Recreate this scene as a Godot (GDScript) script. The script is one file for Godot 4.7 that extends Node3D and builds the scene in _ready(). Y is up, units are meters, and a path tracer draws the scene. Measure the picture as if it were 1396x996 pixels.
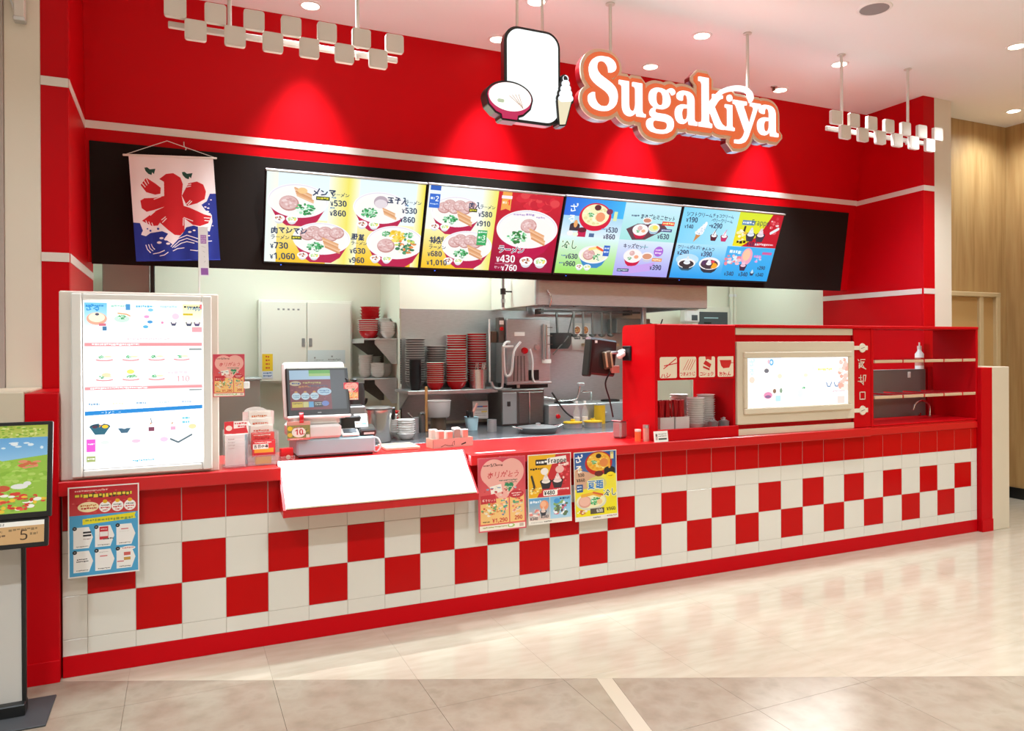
extends Node3D
# A ramen counter in a mall: x runs along the counter, z comes out towards the visitor, y is up; the counter front is the plane z = 0.

var taken := {}
var M := {}
var lights_out := []

# ---------- drawing pictures for prints and screens ----------
class Pic:
	var im: Image
	var w: int
	var h: int
	var faces := {}
	var strokes := {}

	func start(width: int, height: int, color: Color, given_faces: Dictionary, given_strokes: Dictionary) -> Pic:
		w = width
		h = height
		faces = given_faces
		strokes = given_strokes
		im = Image.create(w, h, false, Image.FORMAT_RGBA8)
		im.fill(color)
		return self

	func rect(x: float, y: float, a: float, b: float, c: Color) -> void:
		im.fill_rect(Rect2i(roundi(x), roundi(y), roundi(a), roundi(b)).intersection(Rect2i(0, 0, w, h)), c)

	func fade(x: float, y: float, a: float, b: float, c: Color, d: Color, across := false) -> void:
		var n := roundi(a if across else b)
		for i in n:
			var k := c.lerp(d, i / maxf(1.0, n - 1.0))
			if across:
				rect(x + i, y, 1, b, k)
			else:
				rect(x, y + i, a, 1, k)

	func oval(cx: float, cy: float, rx: float, ry: float, c: Color) -> void:
		for y in range(maxi(0, floori(cy - ry)), mini(h, ceili(cy + ry))):
			var t := (y + 0.5 - cy) / ry
			if absf(t) < 1.0:
				var half := rx * sqrt(1.0 - t * t)
				rect(cx - half, y, maxf(1.0, 2.0 * half), 1, c)

	func fill(loops: Array, c: Color) -> void:
		var lo := 1e9
		var hi := -1e9
		for loop in loops:
			for p in loop:
				lo = minf(lo, p.y)
				hi = maxf(hi, p.y)
		for y in range(maxi(0, floori(lo)), mini(h, ceili(hi))):
			var yy := y + 0.5
			var xs := []
			for loop in loops:
				var n: int = loop.size()
				for i in n:
					var p: Vector2 = loop[i]
					var q: Vector2 = loop[(i + 1) % n]
					if (p.y <= yy) != (q.y <= yy):
						xs.append(p.x + (yy - p.y) / (q.y - p.y) * (q.x - p.x))
			xs.sort()
			for i in range(0, xs.size() - 1, 2):
				rect(xs[i], y, maxf(1.0, xs[i + 1] - xs[i]), 1, c)

	func poly(points: Array, c: Color) -> void:
		fill([points], c)

	func line(points: Array, width: float, c: Color) -> void:
		for i in points.size() - 1:
			var p: Vector2 = points[i]
			var q: Vector2 = points[i + 1]
			var n := (q - p).orthogonal().normalized() * width * 0.5
			fill([[p + n, q + n, q - n, p - n]], c)
		if width > 2.5:
			for p in points:
				oval(p.x, p.y, width * 0.5, width * 0.5, c)

	func rrect(x: float, y: float, a: float, b: float, r: float, c: Color) -> void:
		rect(x + r, y, a - 2 * r, b, c)
		rect(x, y + r, a, b - 2 * r, c)
		for k in [[x + r, y + r], [x + a - r, y + r], [x + r, y + b - r], [x + a - r, y + b - r]]:
			oval(k[0], k[1], r, r, c)

	# y is the top of the capitals' line, size its height; returns the end
	func latin(text: String, x: float, y: float, size: float, c: Color, face := "bold", slant := 0.0) -> float:
		var f = faces[face]
		var ts := TextServerManager.get_primary_interface()
		var k: float = size / 46.0
		for ch in text:
			var gi: int = ts.font_get_glyph_index(f, 64, ch.unicode_at(0), 0)
			var d: Dictionary = ts.font_get_glyph_contours(f, 64, gi)
			var loops := []
			var at := 0
			var points = d.get("points", PackedVector3Array())
			for end in d.get("contours", PackedInt32Array()):
				loops.append(outline(points.slice(at, end + 1)).map(func(p): return Vector2(x + (p.x - p.y * slant) * k, y + size + p.y * k)))
				at = end + 1
			if loops:
				fill(loops, c)
			x += ts.font_get_glyph_advance(f, 64, gi).x * k
		return x

	static func outline(raw: Array) -> Array:
		# on-curve points carry 1, quadratic controls 2 in their z
		var out := []
		var n := raw.size()
		for i in n:
			var p: Vector3 = raw[i]
			var q: Vector3 = raw[(i + 1) % n]
			if p.z == 1.0:
				out.append(Vector2(p.x, p.y))
			else:
				var before: Vector3 = raw[(i - 1 + n) % n]
				var a := Vector2(before.x, before.y) if before.z == 1.0 else Vector2(before.x + p.x, before.y + p.y) / 2
				var b := Vector2(q.x, q.y) if q.z == 1.0 else Vector2(q.x + p.x, q.y + p.y) / 2
				for t in [0.33, 0.67]:
					out.append(a.lerp(Vector2(p.x, p.y), t).lerp(Vector2(p.x, p.y).lerp(b, t), t))
				if q.z != 1.0:
					out.append(b)
		return out

	func jp(text: String, x: float, y: float, size: float, c: Color, weight := 0.11, down := false, slant := 0.0) -> float:
		for ch in text:
			if strokes.has(ch):
				for run in strokes[ch].split(" "):
					var pts := []
					for i in run.length() / 2:
						var v := Vector2(run[2 * i].to_int(), run[2 * i + 1].to_int()) / 10.0
						pts.append(Vector2(x + (v.x + (0.5 - v.y) * slant) * size, y + v.y * size))
					line(pts, size * weight, c)
			elif ch.unicode_at(0) < 256 and ch != " ":
				var e := latin(ch, x, y + size * 0.12, size * 0.78, c)
				if not down:
					x = e + size * 0.04
					continue
			if down:
				y += size * 1.08
			else:
				x += size * (0.5 if ch == " " else 0.98)
		return y if down else x

	func jp_edge(text: String, x: float, y: float, size: float, c: Color, edge: Color, weight := 0.12, slant := 0.0) -> void:
		jp(text, x, y, size, edge, weight * 2.3, false, slant)
		jp(text, x, y, size, c, weight, false, slant)

	func words(x: float, y: float, a: float, size: float, c: Color, seed := 1) -> void:
		# print too small to read in the photograph: short marks in a line
		var r := RandomNumberGenerator.new()
		r.seed = seed
		var at := x
		while at < x + a:
			var d := r.randf_range(0.4, 1.1) * size
			rect(at, y + r.randf_range(0, 0.2) * size, minf(d, x + a - at), size * r.randf_range(0.5, 0.9), c)
			at += d + size * 0.25

	func specks(cx: float, cy: float, rx: float, ry: float, n: int, s: float, colors: Array, seed := 1) -> void:
		var r := RandomNumberGenerator.new()
		r.seed = seed
		for i in n:
			var a := r.randf() * TAU
			var d := sqrt(r.randf())
			oval(cx + cos(a) * d * rx, cy + sin(a) * d * ry, s * r.randf_range(0.5, 1.2), s * r.randf_range(0.3, 0.8), colors[r.randi() % colors.size()])

	func greens(cx: float, cy: float, r: float, seed := 1) -> void:
		specks(cx, cy, r, r * 0.6, 60, r * 0.2, [Color("2f9a57"), Color("58c07c"), Color("1f7a40"), Color("9fe0b4"), Color("e4f7ea")], seed)

	func meat(cx: float, cy: float, r: float, seed := 1) -> void:
		oval(cx, cy, r, r * 0.78, Color("c08a86"))
		oval(cx - r * 0.05, cy - r * 0.06, r * 0.9, r * 0.68, Color("dcb6b4"))
		specks(cx, cy, r * 0.8, r * 0.55, 26, r * 0.16, [Color("ecd5d4"), Color("d0a09e"), Color("e6c8c6")], seed)

	func shoots(cx: float, cy: float, r: float, n := 5) -> void:
		for i in n:
			var d := (i - n * 0.5) * r * 0.22
			line([Vector2(cx - r * 0.8 + d * 0.3, cy - r * 0.3 + d * 0.8), Vector2(cx + r * (0.8 - 0.06 * (i % 3)) + d * 0.3, cy + r * 0.28 + d * 0.8)], r * 0.17, [Color("e0a878"), Color("ecc09a"), Color("d69868")][i % 3])

	# a noodle bowl seen from above its rim
	func bowl(cx: float, cy: float, rx: float, ry: float, body: Color, soup: Color) -> void:
		poly([Vector2(cx - rx * 0.97, cy + ry * 0.2), Vector2(cx + rx * 0.97, cy + ry * 0.2), Vector2(cx + rx * 0.66, cy + ry * 1.15), Vector2(cx + rx * 0.36, cy + ry * 1.5), Vector2(cx - rx * 0.36, cy + ry * 1.5), Vector2(cx - rx * 0.66, cy + ry * 1.15)], body)
		oval(cx, cy, rx, ry, Color("f4f4f6"))
		oval(cx, cy - ry * 0.02, rx * 0.95, ry * 0.93, Color("e2deec"))
		oval(cx, cy + ry * 0.02, rx * 0.94, ry * 0.92, Color("f7f4f2"))
		oval(cx, cy + ry * 0.12, rx * 0.82, ry * 0.74, soup)

	func sides(cx: float, cy: float, r: float) -> void:
		for k in [-1.0, 1.0]:
			oval(cx + k * r, cy + r * 0.25, r * 0.7, r * 0.6, Color("d8dbe0"))
			oval(cx + k * r, cy, r * 0.92, r * 0.55, Color("fbfbfb"))
		specks(cx - r, cy, r * 0.6, r * 0.3, 12, r * 0.16, [Color("b06a4a"), Color("e2b088"), Color("8c4a36")], 5)
		specks(cx + r, cy, r * 0.6, r * 0.3, 14, r * 0.18, [Color("7cc06c"), Color("f0e27a"), Color("b6dc94")], 6)

	func cone(x: float, y: float, s: float) -> void:
		poly([Vector2(x - s * 0.2, y + s * 0.55), Vector2(x + s * 0.12, y + s * 0.7), Vector2(x - s * 0.3, y + s * 1.1)], Color("c98d55"))
		for i in 5:
			oval(x + s * (i * 0.09 - 0.02), y + s * (0.55 - i * 0.13), s * (0.3 - i * 0.05), s * 0.13, Color("eef3fa"))
			specks(x + s * (i * 0.09 - 0.02), y + s * (0.6 - i * 0.13), s * (0.26 - i * 0.05), s * 0.05, 6, s * 0.05, [Color("b9cbe2"), Color("ffffff")], i)

	func cup(cx: float, cy: float, r: float, dark: Color, top: Color) -> void:
		poly([Vector2(cx - r, cy), Vector2(cx + r, cy), Vector2(cx + r * 0.6, cy + r * 1.1), Vector2(cx - r * 0.6, cy + r * 1.1)], dark)
		oval(cx, cy, r, r * 0.38, dark.darkened(0.3))
		for i in 4:
			oval(cx, cy - r * 0.28 * i, r * (0.72 - 0.16 * i), r * 0.3, top.darkened(0.06 * (i % 2)))

	func texture() -> ImageTexture:
		return ImageTexture.create_from_image(im)


# strokes of the Japanese characters the place shows: runs of points on a grid of tenths
const STROKES := {
	"メ": "816519 2467", "ン": "1334 186784", "マ": "128245 3468", "ラ": "2171 14846739", "ー": "1585", "シ": "2133 1426 186683", "肉": "1913838979 51534436 4465 56473819 5668",
	"玉": "1282 2575 1888 5258 6577", "子": "217253 535948 1484", "入": "533719 315153 536889", "野": "115155151 1353 3158 1656 0858 618173 7384 6494 847868", "菜": "1282 3133 7173 7424 2536 4556 7565 1787 5659 5819 5889",
	"特": "2113 1343 0646 3139 5282 7075 4595 4797 8479 6768", "製": "1151 0353 3006 3155 7174 9095 1686 5519 3949 4679", "セ": "149375 31374888", "ッ": "2435 4445 846749", "ト": "4149 4476", "ミ": "2172 2474 1678",
	"ニ": "2282 1888", "キ": "1373 1686 4159", "ズ": "227219 5579 8092 9091", "ソ": "2135 827639", "フ": "12826739", "ク": "312315 32827639", "リ": "2126 71766859", "ム": "421787 6589", "チ": "7122 1484 525639", "ョ": "34747939 3676",
	"コ": "22828828", "ベ": "16436488 7283 8192", "ハ": "3318 6388", "ウ": "5053 2623836739", "ざ": "1383 4166 26284877 8092 9091", "る": "22721644747759483757", "し": "3137497987", "ま": "2282 2484 515749283747 4778",
	"ご": "227263 26384888 8092 9091", "と": "3145 843627388 3888", "ぜ": "1484 717665 31384979 8092 9091", "ん": "51193645577886", "い": "21263847 7286", "あ": "1383 41455868 63583927163474866", "み": "2253182736 3696 747758",
	"つ": "1362848678 7849", "よ": "515739274788 5483", "う": "3151 1453746739", "じ": "3137497987 7092 8091", "お": "1363 3138274474866857 7283", "わ": "2129 13332744748668", "が": "13636857 4118 7285 8092 9091", "り": "2126 71767859",
	"冷": "1213 1827 6237 6295 4676 487869 6779", "返": "3181 323517 33733718 4478 0112 142416 1699", "却": "1343 3135 0656 361647 4758 619186 6169", "口": "2282882822", "夏": "1191 2373772723 2575 4736 377719 3889", "五": "1282 5139 257578 1989", "目": "2181892921 2383 2686",
	"麺": "1151 0353 3118 2555 2757 1899 5191 7152 5393995953 7379 5696", "素": "2282 1484 5156 0696 5537 7547 7837 5659 3718 7789", "の": "52472815336384765 7658", "日": "2181892921 2585", "は": "1119 4383 717858476778", "親": "2151 1444 0555 3159 5618 5191 9161 6167 5797", "お ": "1585",
}
var faces := {}

func pic(width: int, height: int, color) -> Pic:
	return Pic.new().start(width, height, Color(color), faces, STROKES)

# ---------- naming and placing ----------
func numbered(called: String) -> String:
	var n: int = taken.get(called, 0)
	taken[called] = n + 1
	return called if n == 0 else "%s_%03d" % [called, n]

func thing(called: String, label: String, category: String, at := Vector3.ZERO, turn := 0.0, group := "") -> Node3D:
	var o := Node3D.new()
	o.name = numbered(called)
	add_child(o)
	o.position = at
	o.rotation_degrees.y = turn
	tag(o, label, category, group)
	return o

func tag(o: Node, label: String, category: String, group := "") -> void:
	o.set_meta("label", label)
	o.set_meta("category", category)
	if group:
		o.set_meta("group", group)

func part(called: String, mesh: Mesh, m: Material, parent: Node, at := Vector3.ZERO, turn := Vector3.ZERO) -> MeshInstance3D:
	var o := MeshInstance3D.new()
	o.name = called
	o.mesh = mesh
	if m:
		o.material_override = m
	o.position = at
	o.rotation_degrees = turn
	parent.add_child(o, true)
	return o

func single(called: String, mesh: Mesh, m: Material, label: String, category: String, at := Vector3.ZERO, turn := Vector3.ZERO, group := "") -> MeshInstance3D:
	var o := part(numbered(called), mesh, m, self, at, turn)
	tag(o, label, category, group)
	return o

func struct(called: String, mesh: Mesh, m: Material, at := Vector3.ZERO, turn := Vector3.ZERO, label := "") -> MeshInstance3D:
	var o := part(numbered(called), mesh, m, self, at, turn)
	o.set_meta("kind", "structure")
	if label:
		o.set_meta("label", label)
	return o

func again(o: Node3D, at: Vector3, turn: float, label: String, group := "") -> Node3D:
	var c: Node3D = o.duplicate()
	var plain := String(o.name)
	c.name = numbered(plain.left(-4) if plain.right(3).is_valid_int() else plain)
	add_child(c)
	c.position = at
	c.rotation_degrees.y = turn
	c.set_meta("label", label)
	if group:
		c.set_meta("group", group)
	return c

const NTH := ["topmost", "second from the top", "third from the top", "fourth from the top", "fifth from the top", "sixth from the top", "seventh from the top", "eighth from the top", "ninth from the top", "tenth from the top", "eleventh from the top", "twelfth from the top", "thirteenth from the top", "fourteenth from the top", "fifteenth from the top", "sixteenth from the top", "seventeenth from the top", "eighteenth from the top"]
const ORD := ["first", "second", "third", "fourth", "fifth", "sixth", "seventh", "eighth", "ninth", "tenth", "eleventh", "twelfth", "thirteenth"]

# ---------- shapes ----------
func face(st: SurfaceTool, p: Array, out: Vector3) -> void:
	# a convex face, turned so that it is clockwise seen from the side that out points to
	var n: Vector3 = (p[0] - p[2]).cross(p[0] - p[1])
	if n.dot(out) < 0.0:
		p = p.duplicate()
		p.reverse()
	for i in p.size() - 2:
		st.add_vertex(p[0])
		st.add_vertex(p[i + 1])
		st.add_vertex(p[i + 2])

var made := {}
func box(x: float, y: float, z: float, b := 0.004) -> ArrayMesh:
	var key := "%.4f %.4f %.4f %.4f" % [x, y, z, b]
	if made.has(key):
		return made[key]
	var st := SurfaceTool.new()
	st.begin(Mesh.PRIMITIVE_TRIANGLES)
	st.set_smooth_group(-1)
	add_box(st, Vector3(x, y, z), Vector3.ZERO, b)
	st.generate_normals()
	made[key] = st.commit()
	return made[key]

func add_box(st: SurfaceTool, size: Vector3, at: Vector3, b := 0.004, turn := Basis.IDENTITY) -> void:
	var h := size / 2
	b = minf(b, minf(h.x, minf(h.y, h.z)) * 0.6)
	var i := h - Vector3.ONE * b
	var put := func(p: Array): face(st, p.map(func(v): return at + turn * v), turn * p.reduce(func(u, v): return u + v, Vector3.ZERO))
	for s in [-1.0, 1.0]:
		put.call([Vector3(s * h.x, -i.y, -i.z), Vector3(s * h.x, i.y, -i.z), Vector3(s * h.x, i.y, i.z), Vector3(s * h.x, -i.y, i.z)])
		put.call([Vector3(-i.x, s * h.y, -i.z), Vector3(i.x, s * h.y, -i.z), Vector3(i.x, s * h.y, i.z), Vector3(-i.x, s * h.y, i.z)])
		put.call([Vector3(-i.x, -i.y, s * h.z), Vector3(i.x, -i.y, s * h.z), Vector3(i.x, i.y, s * h.z), Vector3(-i.x, i.y, s * h.z)])
		if b > 0.0:
			for t in [-1.0, 1.0]:
				put.call([Vector3(s * h.x, t * i.y, -i.z), Vector3(s * h.x, t * i.y, i.z), Vector3(s * i.x, t * h.y, i.z), Vector3(s * i.x, t * h.y, -i.z)])
				put.call([Vector3(s * h.x, -i.y, t * i.z), Vector3(s * h.x, i.y, t * i.z), Vector3(s * i.x, i.y, t * h.z), Vector3(s * i.x, -i.y, t * h.z)])
				put.call([Vector3(-i.x, s * h.y, t * i.z), Vector3(i.x, s * h.y, t * i.z), Vector3(i.x, s * i.y, t * h.z), Vector3(-i.x, s * i.y, t * h.z)])
				for u in [-1.0, 1.0]:
					put.call([Vector3(s * h.x, t * i.y, u * i.z), Vector3(s * i.x, t * h.y, u * i.z), Vector3(s * i.x, t * i.y, u * h.z)])

func new_st(group := 0) -> SurfaceTool:
	var st := SurfaceTool.new()
	st.begin(Mesh.PRIMITIVE_TRIANGLES)
	st.set_smooth_group(group)
	return st

func done(st: SurfaceTool) -> ArrayMesh:
	st.generate_normals()
	return st.commit()

# profile: (radius, height) points, upwards on the outside
func add_lathe(st: SurfaceTool, profile: Array, seg := 24, at := Transform3D()) -> void:
	var group := 1
	for i in profile.size() - 1:
		if i > 0:
			var u: Vector2 = (profile[i] - profile[i - 1]).normalized()
			var v: Vector2 = (profile[i + 1] - profile[i]).normalized()
			if u.dot(v) < 0.75:
				group += 1
		st.set_smooth_group(group)
		for j in seg:
			var a := TAU * j / seg
			var b := TAU * (j + 1) / seg
			var q := []
			for k in [[i + 1, b], [i + 1, a], [i, a], [i, b]]:
				q.append(at * Vector3(profile[k[0]].x * cos(k[1]), profile[k[0]].y, profile[k[0]].x * sin(k[1])))
			if profile[i + 1].x > 1e-6:
				for v in [q[0], q[1], q[2]]:
					st.add_vertex(v)
			if profile[i].x > 1e-6:
				for v in [q[0], q[2], q[3]]:
					st.add_vertex(v)

func lathe(profile: Array, seg := 24) -> ArrayMesh:
	var st := new_st()
	add_lathe(st, profile, seg)
	return done(st)

func rod(r: float, height: float, seg := 16) -> ArrayMesh:
	return lathe([Vector2(0, 0), Vector2(r, 0), Vector2(r, height), Vector2(0, height)], seg)

func add_tube(st: SurfaceTool, points: Array, r: float, seg := 8) -> void:
	var rings := []
	var up := Vector3.UP
	for i in points.size():
		var t: Vector3 = (points[mini(i + 1, points.size() - 1)] - points[maxi(i - 1, 0)]).normalized()
		var side := up.cross(t)
		if side.length() < 0.2:
			side = Vector3(0.3, 0.1, 1).cross(t)
		side = side.normalized()
		up = t.cross(side).normalized()
		var ring := []
		for j in seg:
			var a := TAU * j / seg
			ring.append(points[i] + (side * cos(a) + up * sin(a)) * r)
		rings.append(ring)
	st.set_smooth_group(1)
	for i in points.size() - 1:
		for j in seg:
			var k := (j + 1) % seg
			face(st, [rings[i][j], rings[i][k], rings[i + 1][k], rings[i + 1][j]], rings[i][j] + rings[i][k] - 2 * points[i])
	st.set_smooth_group(-1)
	face(st, rings[0], points[0] - points[1])
	face(st, rings[-1], points[-1] - points[-2])

func tube(points: Array, r: float, seg := 8) -> ArrayMesh:
	var st := new_st()
	add_tube(st, points, r, seg)
	return done(st)

func smooth(points: Array, n := 5) -> Array:
	var out := []
	for i in points.size() - 1:
		var a = points[maxi(i - 1, 0)]
		var d = points[mini(i + 2, points.size() - 1)]
		for k in n:
			out.append(points[i].cubic_interpolate(points[i + 1], a, d, k / float(n)))
	out.append(points[-1])
	return out

# a flat outline (x, y) given depth along z, centred on z = 0; the front can take a bevel
func add_prism(st: SurfaceTool, outline: PackedVector2Array, depth: float, at := Transform3D()) -> void:
	if Geometry2D.is_polygon_clockwise(outline):
		outline = outline.duplicate()
		outline.reverse()
	st.set_smooth_group(-1)
	var tri := Geometry2D.triangulate_polygon(outline)
	for s in [-0.5, 0.5]:
		for i in range(0, tri.size(), 3):
			var p := []
			for k in 3:
				var v := outline[tri[i + k]]
				p.append(at * Vector3(v.x, v.y, s * depth))
			face(st, p, at.basis * Vector3(0, 0, s))
	for i in outline.size():
		var a := outline[i]
		var b := outline[(i + 1) % outline.size()]
		var n := Vector3(b.y - a.y, a.x - b.x, 0)
		face(st, [at * Vector3(a.x, a.y, 0.5 * depth), at * Vector3(b.x, b.y, 0.5 * depth), at * Vector3(b.x, b.y, -0.5 * depth), at * Vector3(a.x, a.y, -0.5 * depth)], at.basis * n)

func prism(outline: PackedVector2Array, depth: float) -> ArrayMesh:
	var st := new_st(-1)
	add_prism(st, outline, depth)
	return done(st)

func rounded(w: float, h: float, r: float, n := 4) -> PackedVector2Array:
	var out := PackedVector2Array()
	for c in [[1, 1, 0], [-1, 1, 1], [-1, -1, 2], [1, -1, 3]]:
		for i in n + 1:
			var a: float = (c[2] + i / float(n)) * PI / 2
			out.append(Vector2(c[0] * (w / 2 - r) + cos(a) * r, c[1] * (h / 2 - r) + sin(a) * r))
	return out

# a sheet, card or screen: print on the face that looks along +z, a plain body behind; origin at its middle, face at z = 0
func sheet(w: float, h: float, t: float, front: Material, body: Material, bow := 0.0, rows := 1) -> ArrayMesh:
	var m := ArrayMesh.new()
	var st := new_st(0)
	for i in rows:
		var p := []
		for k in [[0, i], [1, i], [1, i + 1], [0, i + 1]]:
			var v: float = k[1] / float(rows)
			p.append([Vector3((k[0] - 0.5) * w, (0.5 - v) * h, bow * v * v), Vector2(k[0], v)])
		for k in [0, 1, 2, 0, 2, 3]:
			st.set_uv(p[k][1])
			st.add_vertex(p[k][0])
	st.generate_normals()
	st.set_material(front)
	st.commit(m)
	st = new_st(-1)
	for i in rows:
		var v := [i / float(rows), (i + 1) / float(rows)]
		var q := []
		for k in 2:
			for s in [-0.5, 0.5]:
				for d in [0.0, -t]:
					q.append(Vector3(s * w, (0.5 - v[k]) * h, bow * v[k] * v[k] + d))
		face(st, [q[1], q[3], q[7], q[5]], Vector3(0, 0, -1))
		face(st, [q[0], q[1], q[5], q[4]], Vector3(-1, 0, 0))
		face(st, [q[2], q[3], q[7], q[6]], Vector3(1, 0, 0))
		if i == 0:
			face(st, [q[0], q[1], q[3], q[2]], Vector3(0, 1, 0))
		if i == rows - 1:
			face(st, [q[4], q[5], q[7], q[6]], Vector3(0, -1, 0))
	st.generate_normals()
	st.set_material(body)
	st.commit(m)
	return m

# ---------- materials ----------
func mat(c, rough := 0.5, metal := 0.0) -> StandardMaterial3D:
	var m := StandardMaterial3D.new()
	m.albedo_color = Color(c)
	m.roughness = rough
	m.metallic = metal
	return m

func printed(p: Pic, rough := 0.45) -> StandardMaterial3D:
	var m := mat("ffffff", rough)
	m.albedo_texture = p.texture()
	m.texture_repeat = false
	return m

func lit(p: Pic, energy: float) -> StandardMaterial3D:
	var m := mat("101010", 0.3)
	m.emission_enabled = true
	m.emission = Color.BLACK
	m.emission_texture = p.texture()
	m.emission_energy_multiplier = energy
	m.texture_repeat = false
	return m

func glow(c, energy: float) -> StandardMaterial3D:
	var m := mat("202020", 0.4)
	m.emission_enabled = true
	m.emission = Color(c)
	m.emission_energy_multiplier = energy
	return m

func noise_tex(freq: float, ramp: Array, seed := 1, octaves := 4, size := 512, stretch := Vector2.ONE) -> Texture2D:
	var n := FastNoiseLite.new()
	n.seed = seed
	n.noise_type = FastNoiseLite.TYPE_SIMPLEX_SMOOTH
	n.frequency = freq
	n.fractal_octaves = octaves
	var im := n.get_seamless_image(int(size / stretch.x), int(size / stretch.y), false, false, 0.2)
	im.resize(size, size, Image.INTERPOLATE_CUBIC)
	im.convert(Image.FORMAT_RGB8)
	var g := Gradient.new()
	g.offsets = PackedFloat32Array(range(ramp.size()).map(func(i): return i / (ramp.size() - 1.0)))
	g.colors = PackedColorArray(ramp.map(func(c): return Color(c)))
	for y in size:
		for x in size:
			im.set_pixel(x, y, g.sample(im.get_pixel(x, y).r))
	return ImageTexture.create_from_image(im)

func world_mapped(m: StandardMaterial3D, t: Texture2D, scale: Vector3) -> StandardMaterial3D:
	m.albedo_texture = t
	m.uv1_triplanar = true
	m.uv1_world_triplanar = true
	m.uv1_scale = scale
	return m

func make_materials() -> void:
	var specs := {
		"red": ["c4020f", 0.42, 0.0], "red_gloss": ["cc0410", 0.32, 0.0], "red_tile": ["c00a0c", 0.14, 0.0], "white_tile": ["e2dcd0", 0.2, 0.0], "grout": ["c2b8aa", 0.8, 0.0], "stripe": ["e2d8ce", 0.5, 0.0],
		"cream": ["dccdb4", 0.5, 0.0], "cream_wall": ["e6dbca", 0.7, 0.0], "grey_wall": ["b4a49c", 0.7, 0.0], "ceiling": ["f4f2f0", 0.85, 0.0], "black_board": ["241d1a", 0.6, 0.0], "black": ["121212", 0.4, 0.0],
		"kitchen_wall": ["eeeedd", 0.55, 0.0], "cabinet_white": ["f0efe2", 0.4, 0.0], "white": ["f2f0ec", 0.4, 0.0], "white_gloss": ["f4f3f0", 0.15, 0.0], "paper": ["f3f0ea", 0.6, 0.0], "silver": ["c9c9c9", 0.3, 0.9],
		"steel": ["b7b4b0", 0.32, 0.6], "dark_steel": ["66625f", 0.35, 0.6], "chrome": ["d8d8d8", 0.08, 1.0], "dark_plastic": ["2a2928", 0.35, 0.0], "grey_plastic": ["8d8c8a", 0.4, 0.0], "pos_white": ["f0f0ee", 0.4, 0.0], "pos_blue": ["b8dce6", 0.4, 0.0],
		"wood_stick": ["b9874e", 0.6, 0.0], "yellow": ["d9b022", 0.4, 0.0], "brown": ["5c4a3a", 0.5, 0.0], "cardboard": ["c9a690", 0.7, 0.0], "carton": ["e6d7cc", 0.5, 0.0], "carton_pink": ["d8998a", 0.5, 0.0], "stone_top": ["4c4c4e", 0.25, 0.0],
		"bowl_red": ["c8101a", 0.2, 0.0], "bowl_white": ["dcd8d2", 0.2, 0.0], "bowl_grey": ["6d6b69", 0.3, 0.0], "black_cup": ["1a1a1b", 0.3, 0.0], "stick_red": ["b3121a", 0.4, 0.0], "sink_grey": ["85827f", 0.35, 0.25], "slate": ["4e565c", 0.5, 0.0], "door_ochre": ["c29a62", 0.55, 0.0], "beige_frame": ["cdb489", 0.5, 0.0],
		"lb_case": ["e8dcd0", 0.4, 0.0], "alu": ["d4d0cc", 0.4, 0.3], "fridge": ["a8a59c", 0.35, 0.3], "pot_steel": ["d2cec8", 0.24, 0.85], "post": ["c8c2ba", 0.5, 0.0], "lb_frame": ["ece8e2", 0.35, 0.0], "dark_red": ["7d0a14", 0.3, 0.0], "orange": ["f0703a", 0.4, 0.0], "sign_edge": ["e6cfb6", 0.4, 0.0], "rail": ["ddd5cc", 0.4, 0.0], "knob": ["e9dcc6", 0.4, 0.0], "shelf_rail": ["d2b28f", 0.4, 0.0],
	}
	for k in specs:
		M[k] = mat(specs[k][0], specs[k][1], specs[k][2])
	M.red.metallic_specular = 0.25
	M.black_board.metallic_specular = 0.2
	M.bowl_inside = mat("f6f4f0", 0.2)
	M.red_tile.metallic_specular = 0.26
	M.red_gloss.clearcoat_enabled = true
	M.red_gloss.clearcoat = 0.2
	M.red_gloss.clearcoat_roughness = 0.2
	var brushed := noise_tex(0.16, ["c2c0bd", "cfcdca"], 4, 2, 256, Vector2(6, 1))
	for k in ["steel", "dark_steel"]:
		world_mapped(M[k], brushed, Vector3(2, 2, 2))
	M.steel.albedo_color = Color("ecf0f4")
	M.dark_steel.albedo_color = Color("94908c")
	M.dark_steel.albedo_color = Color("8a8784")
	M.clear = mat(Color(0.95, 0.97, 0.97, 0.12), 0.05)
	M.clear.transparency = BaseMaterial3D.TRANSPARENCY_ALPHA
	M.floor_cream = world_mapped(mat("ffffff", 0.13), noise_tex(0.03, ["b4a792", "bbae9a", "c0b4a1"], 2, 5, 512, Vector2(4, 1)), Vector3(0.9, 0.9, 0.9))
	M.floor_grey = world_mapped(mat("ffffff", 0.26), noise_tex(0.012, ["8a7a69", "958573", "9d8f7d", "8f806e"], 3, 5), Vector3(0.8, 0.8, 0.8))
	M.floor_strip = mat("bcae9a", 0.25)
	M.wood = world_mapped(mat("ffffff", 0.5), noise_tex(0.03, ["a07a4a", "b08a58", "ba9663", "a58050"], 6, 4, 512, Vector2(1, 16)), Vector3(0.7, 0.7, 0.7))
	M.cloth = mat("efe4e0", 0.9)

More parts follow.
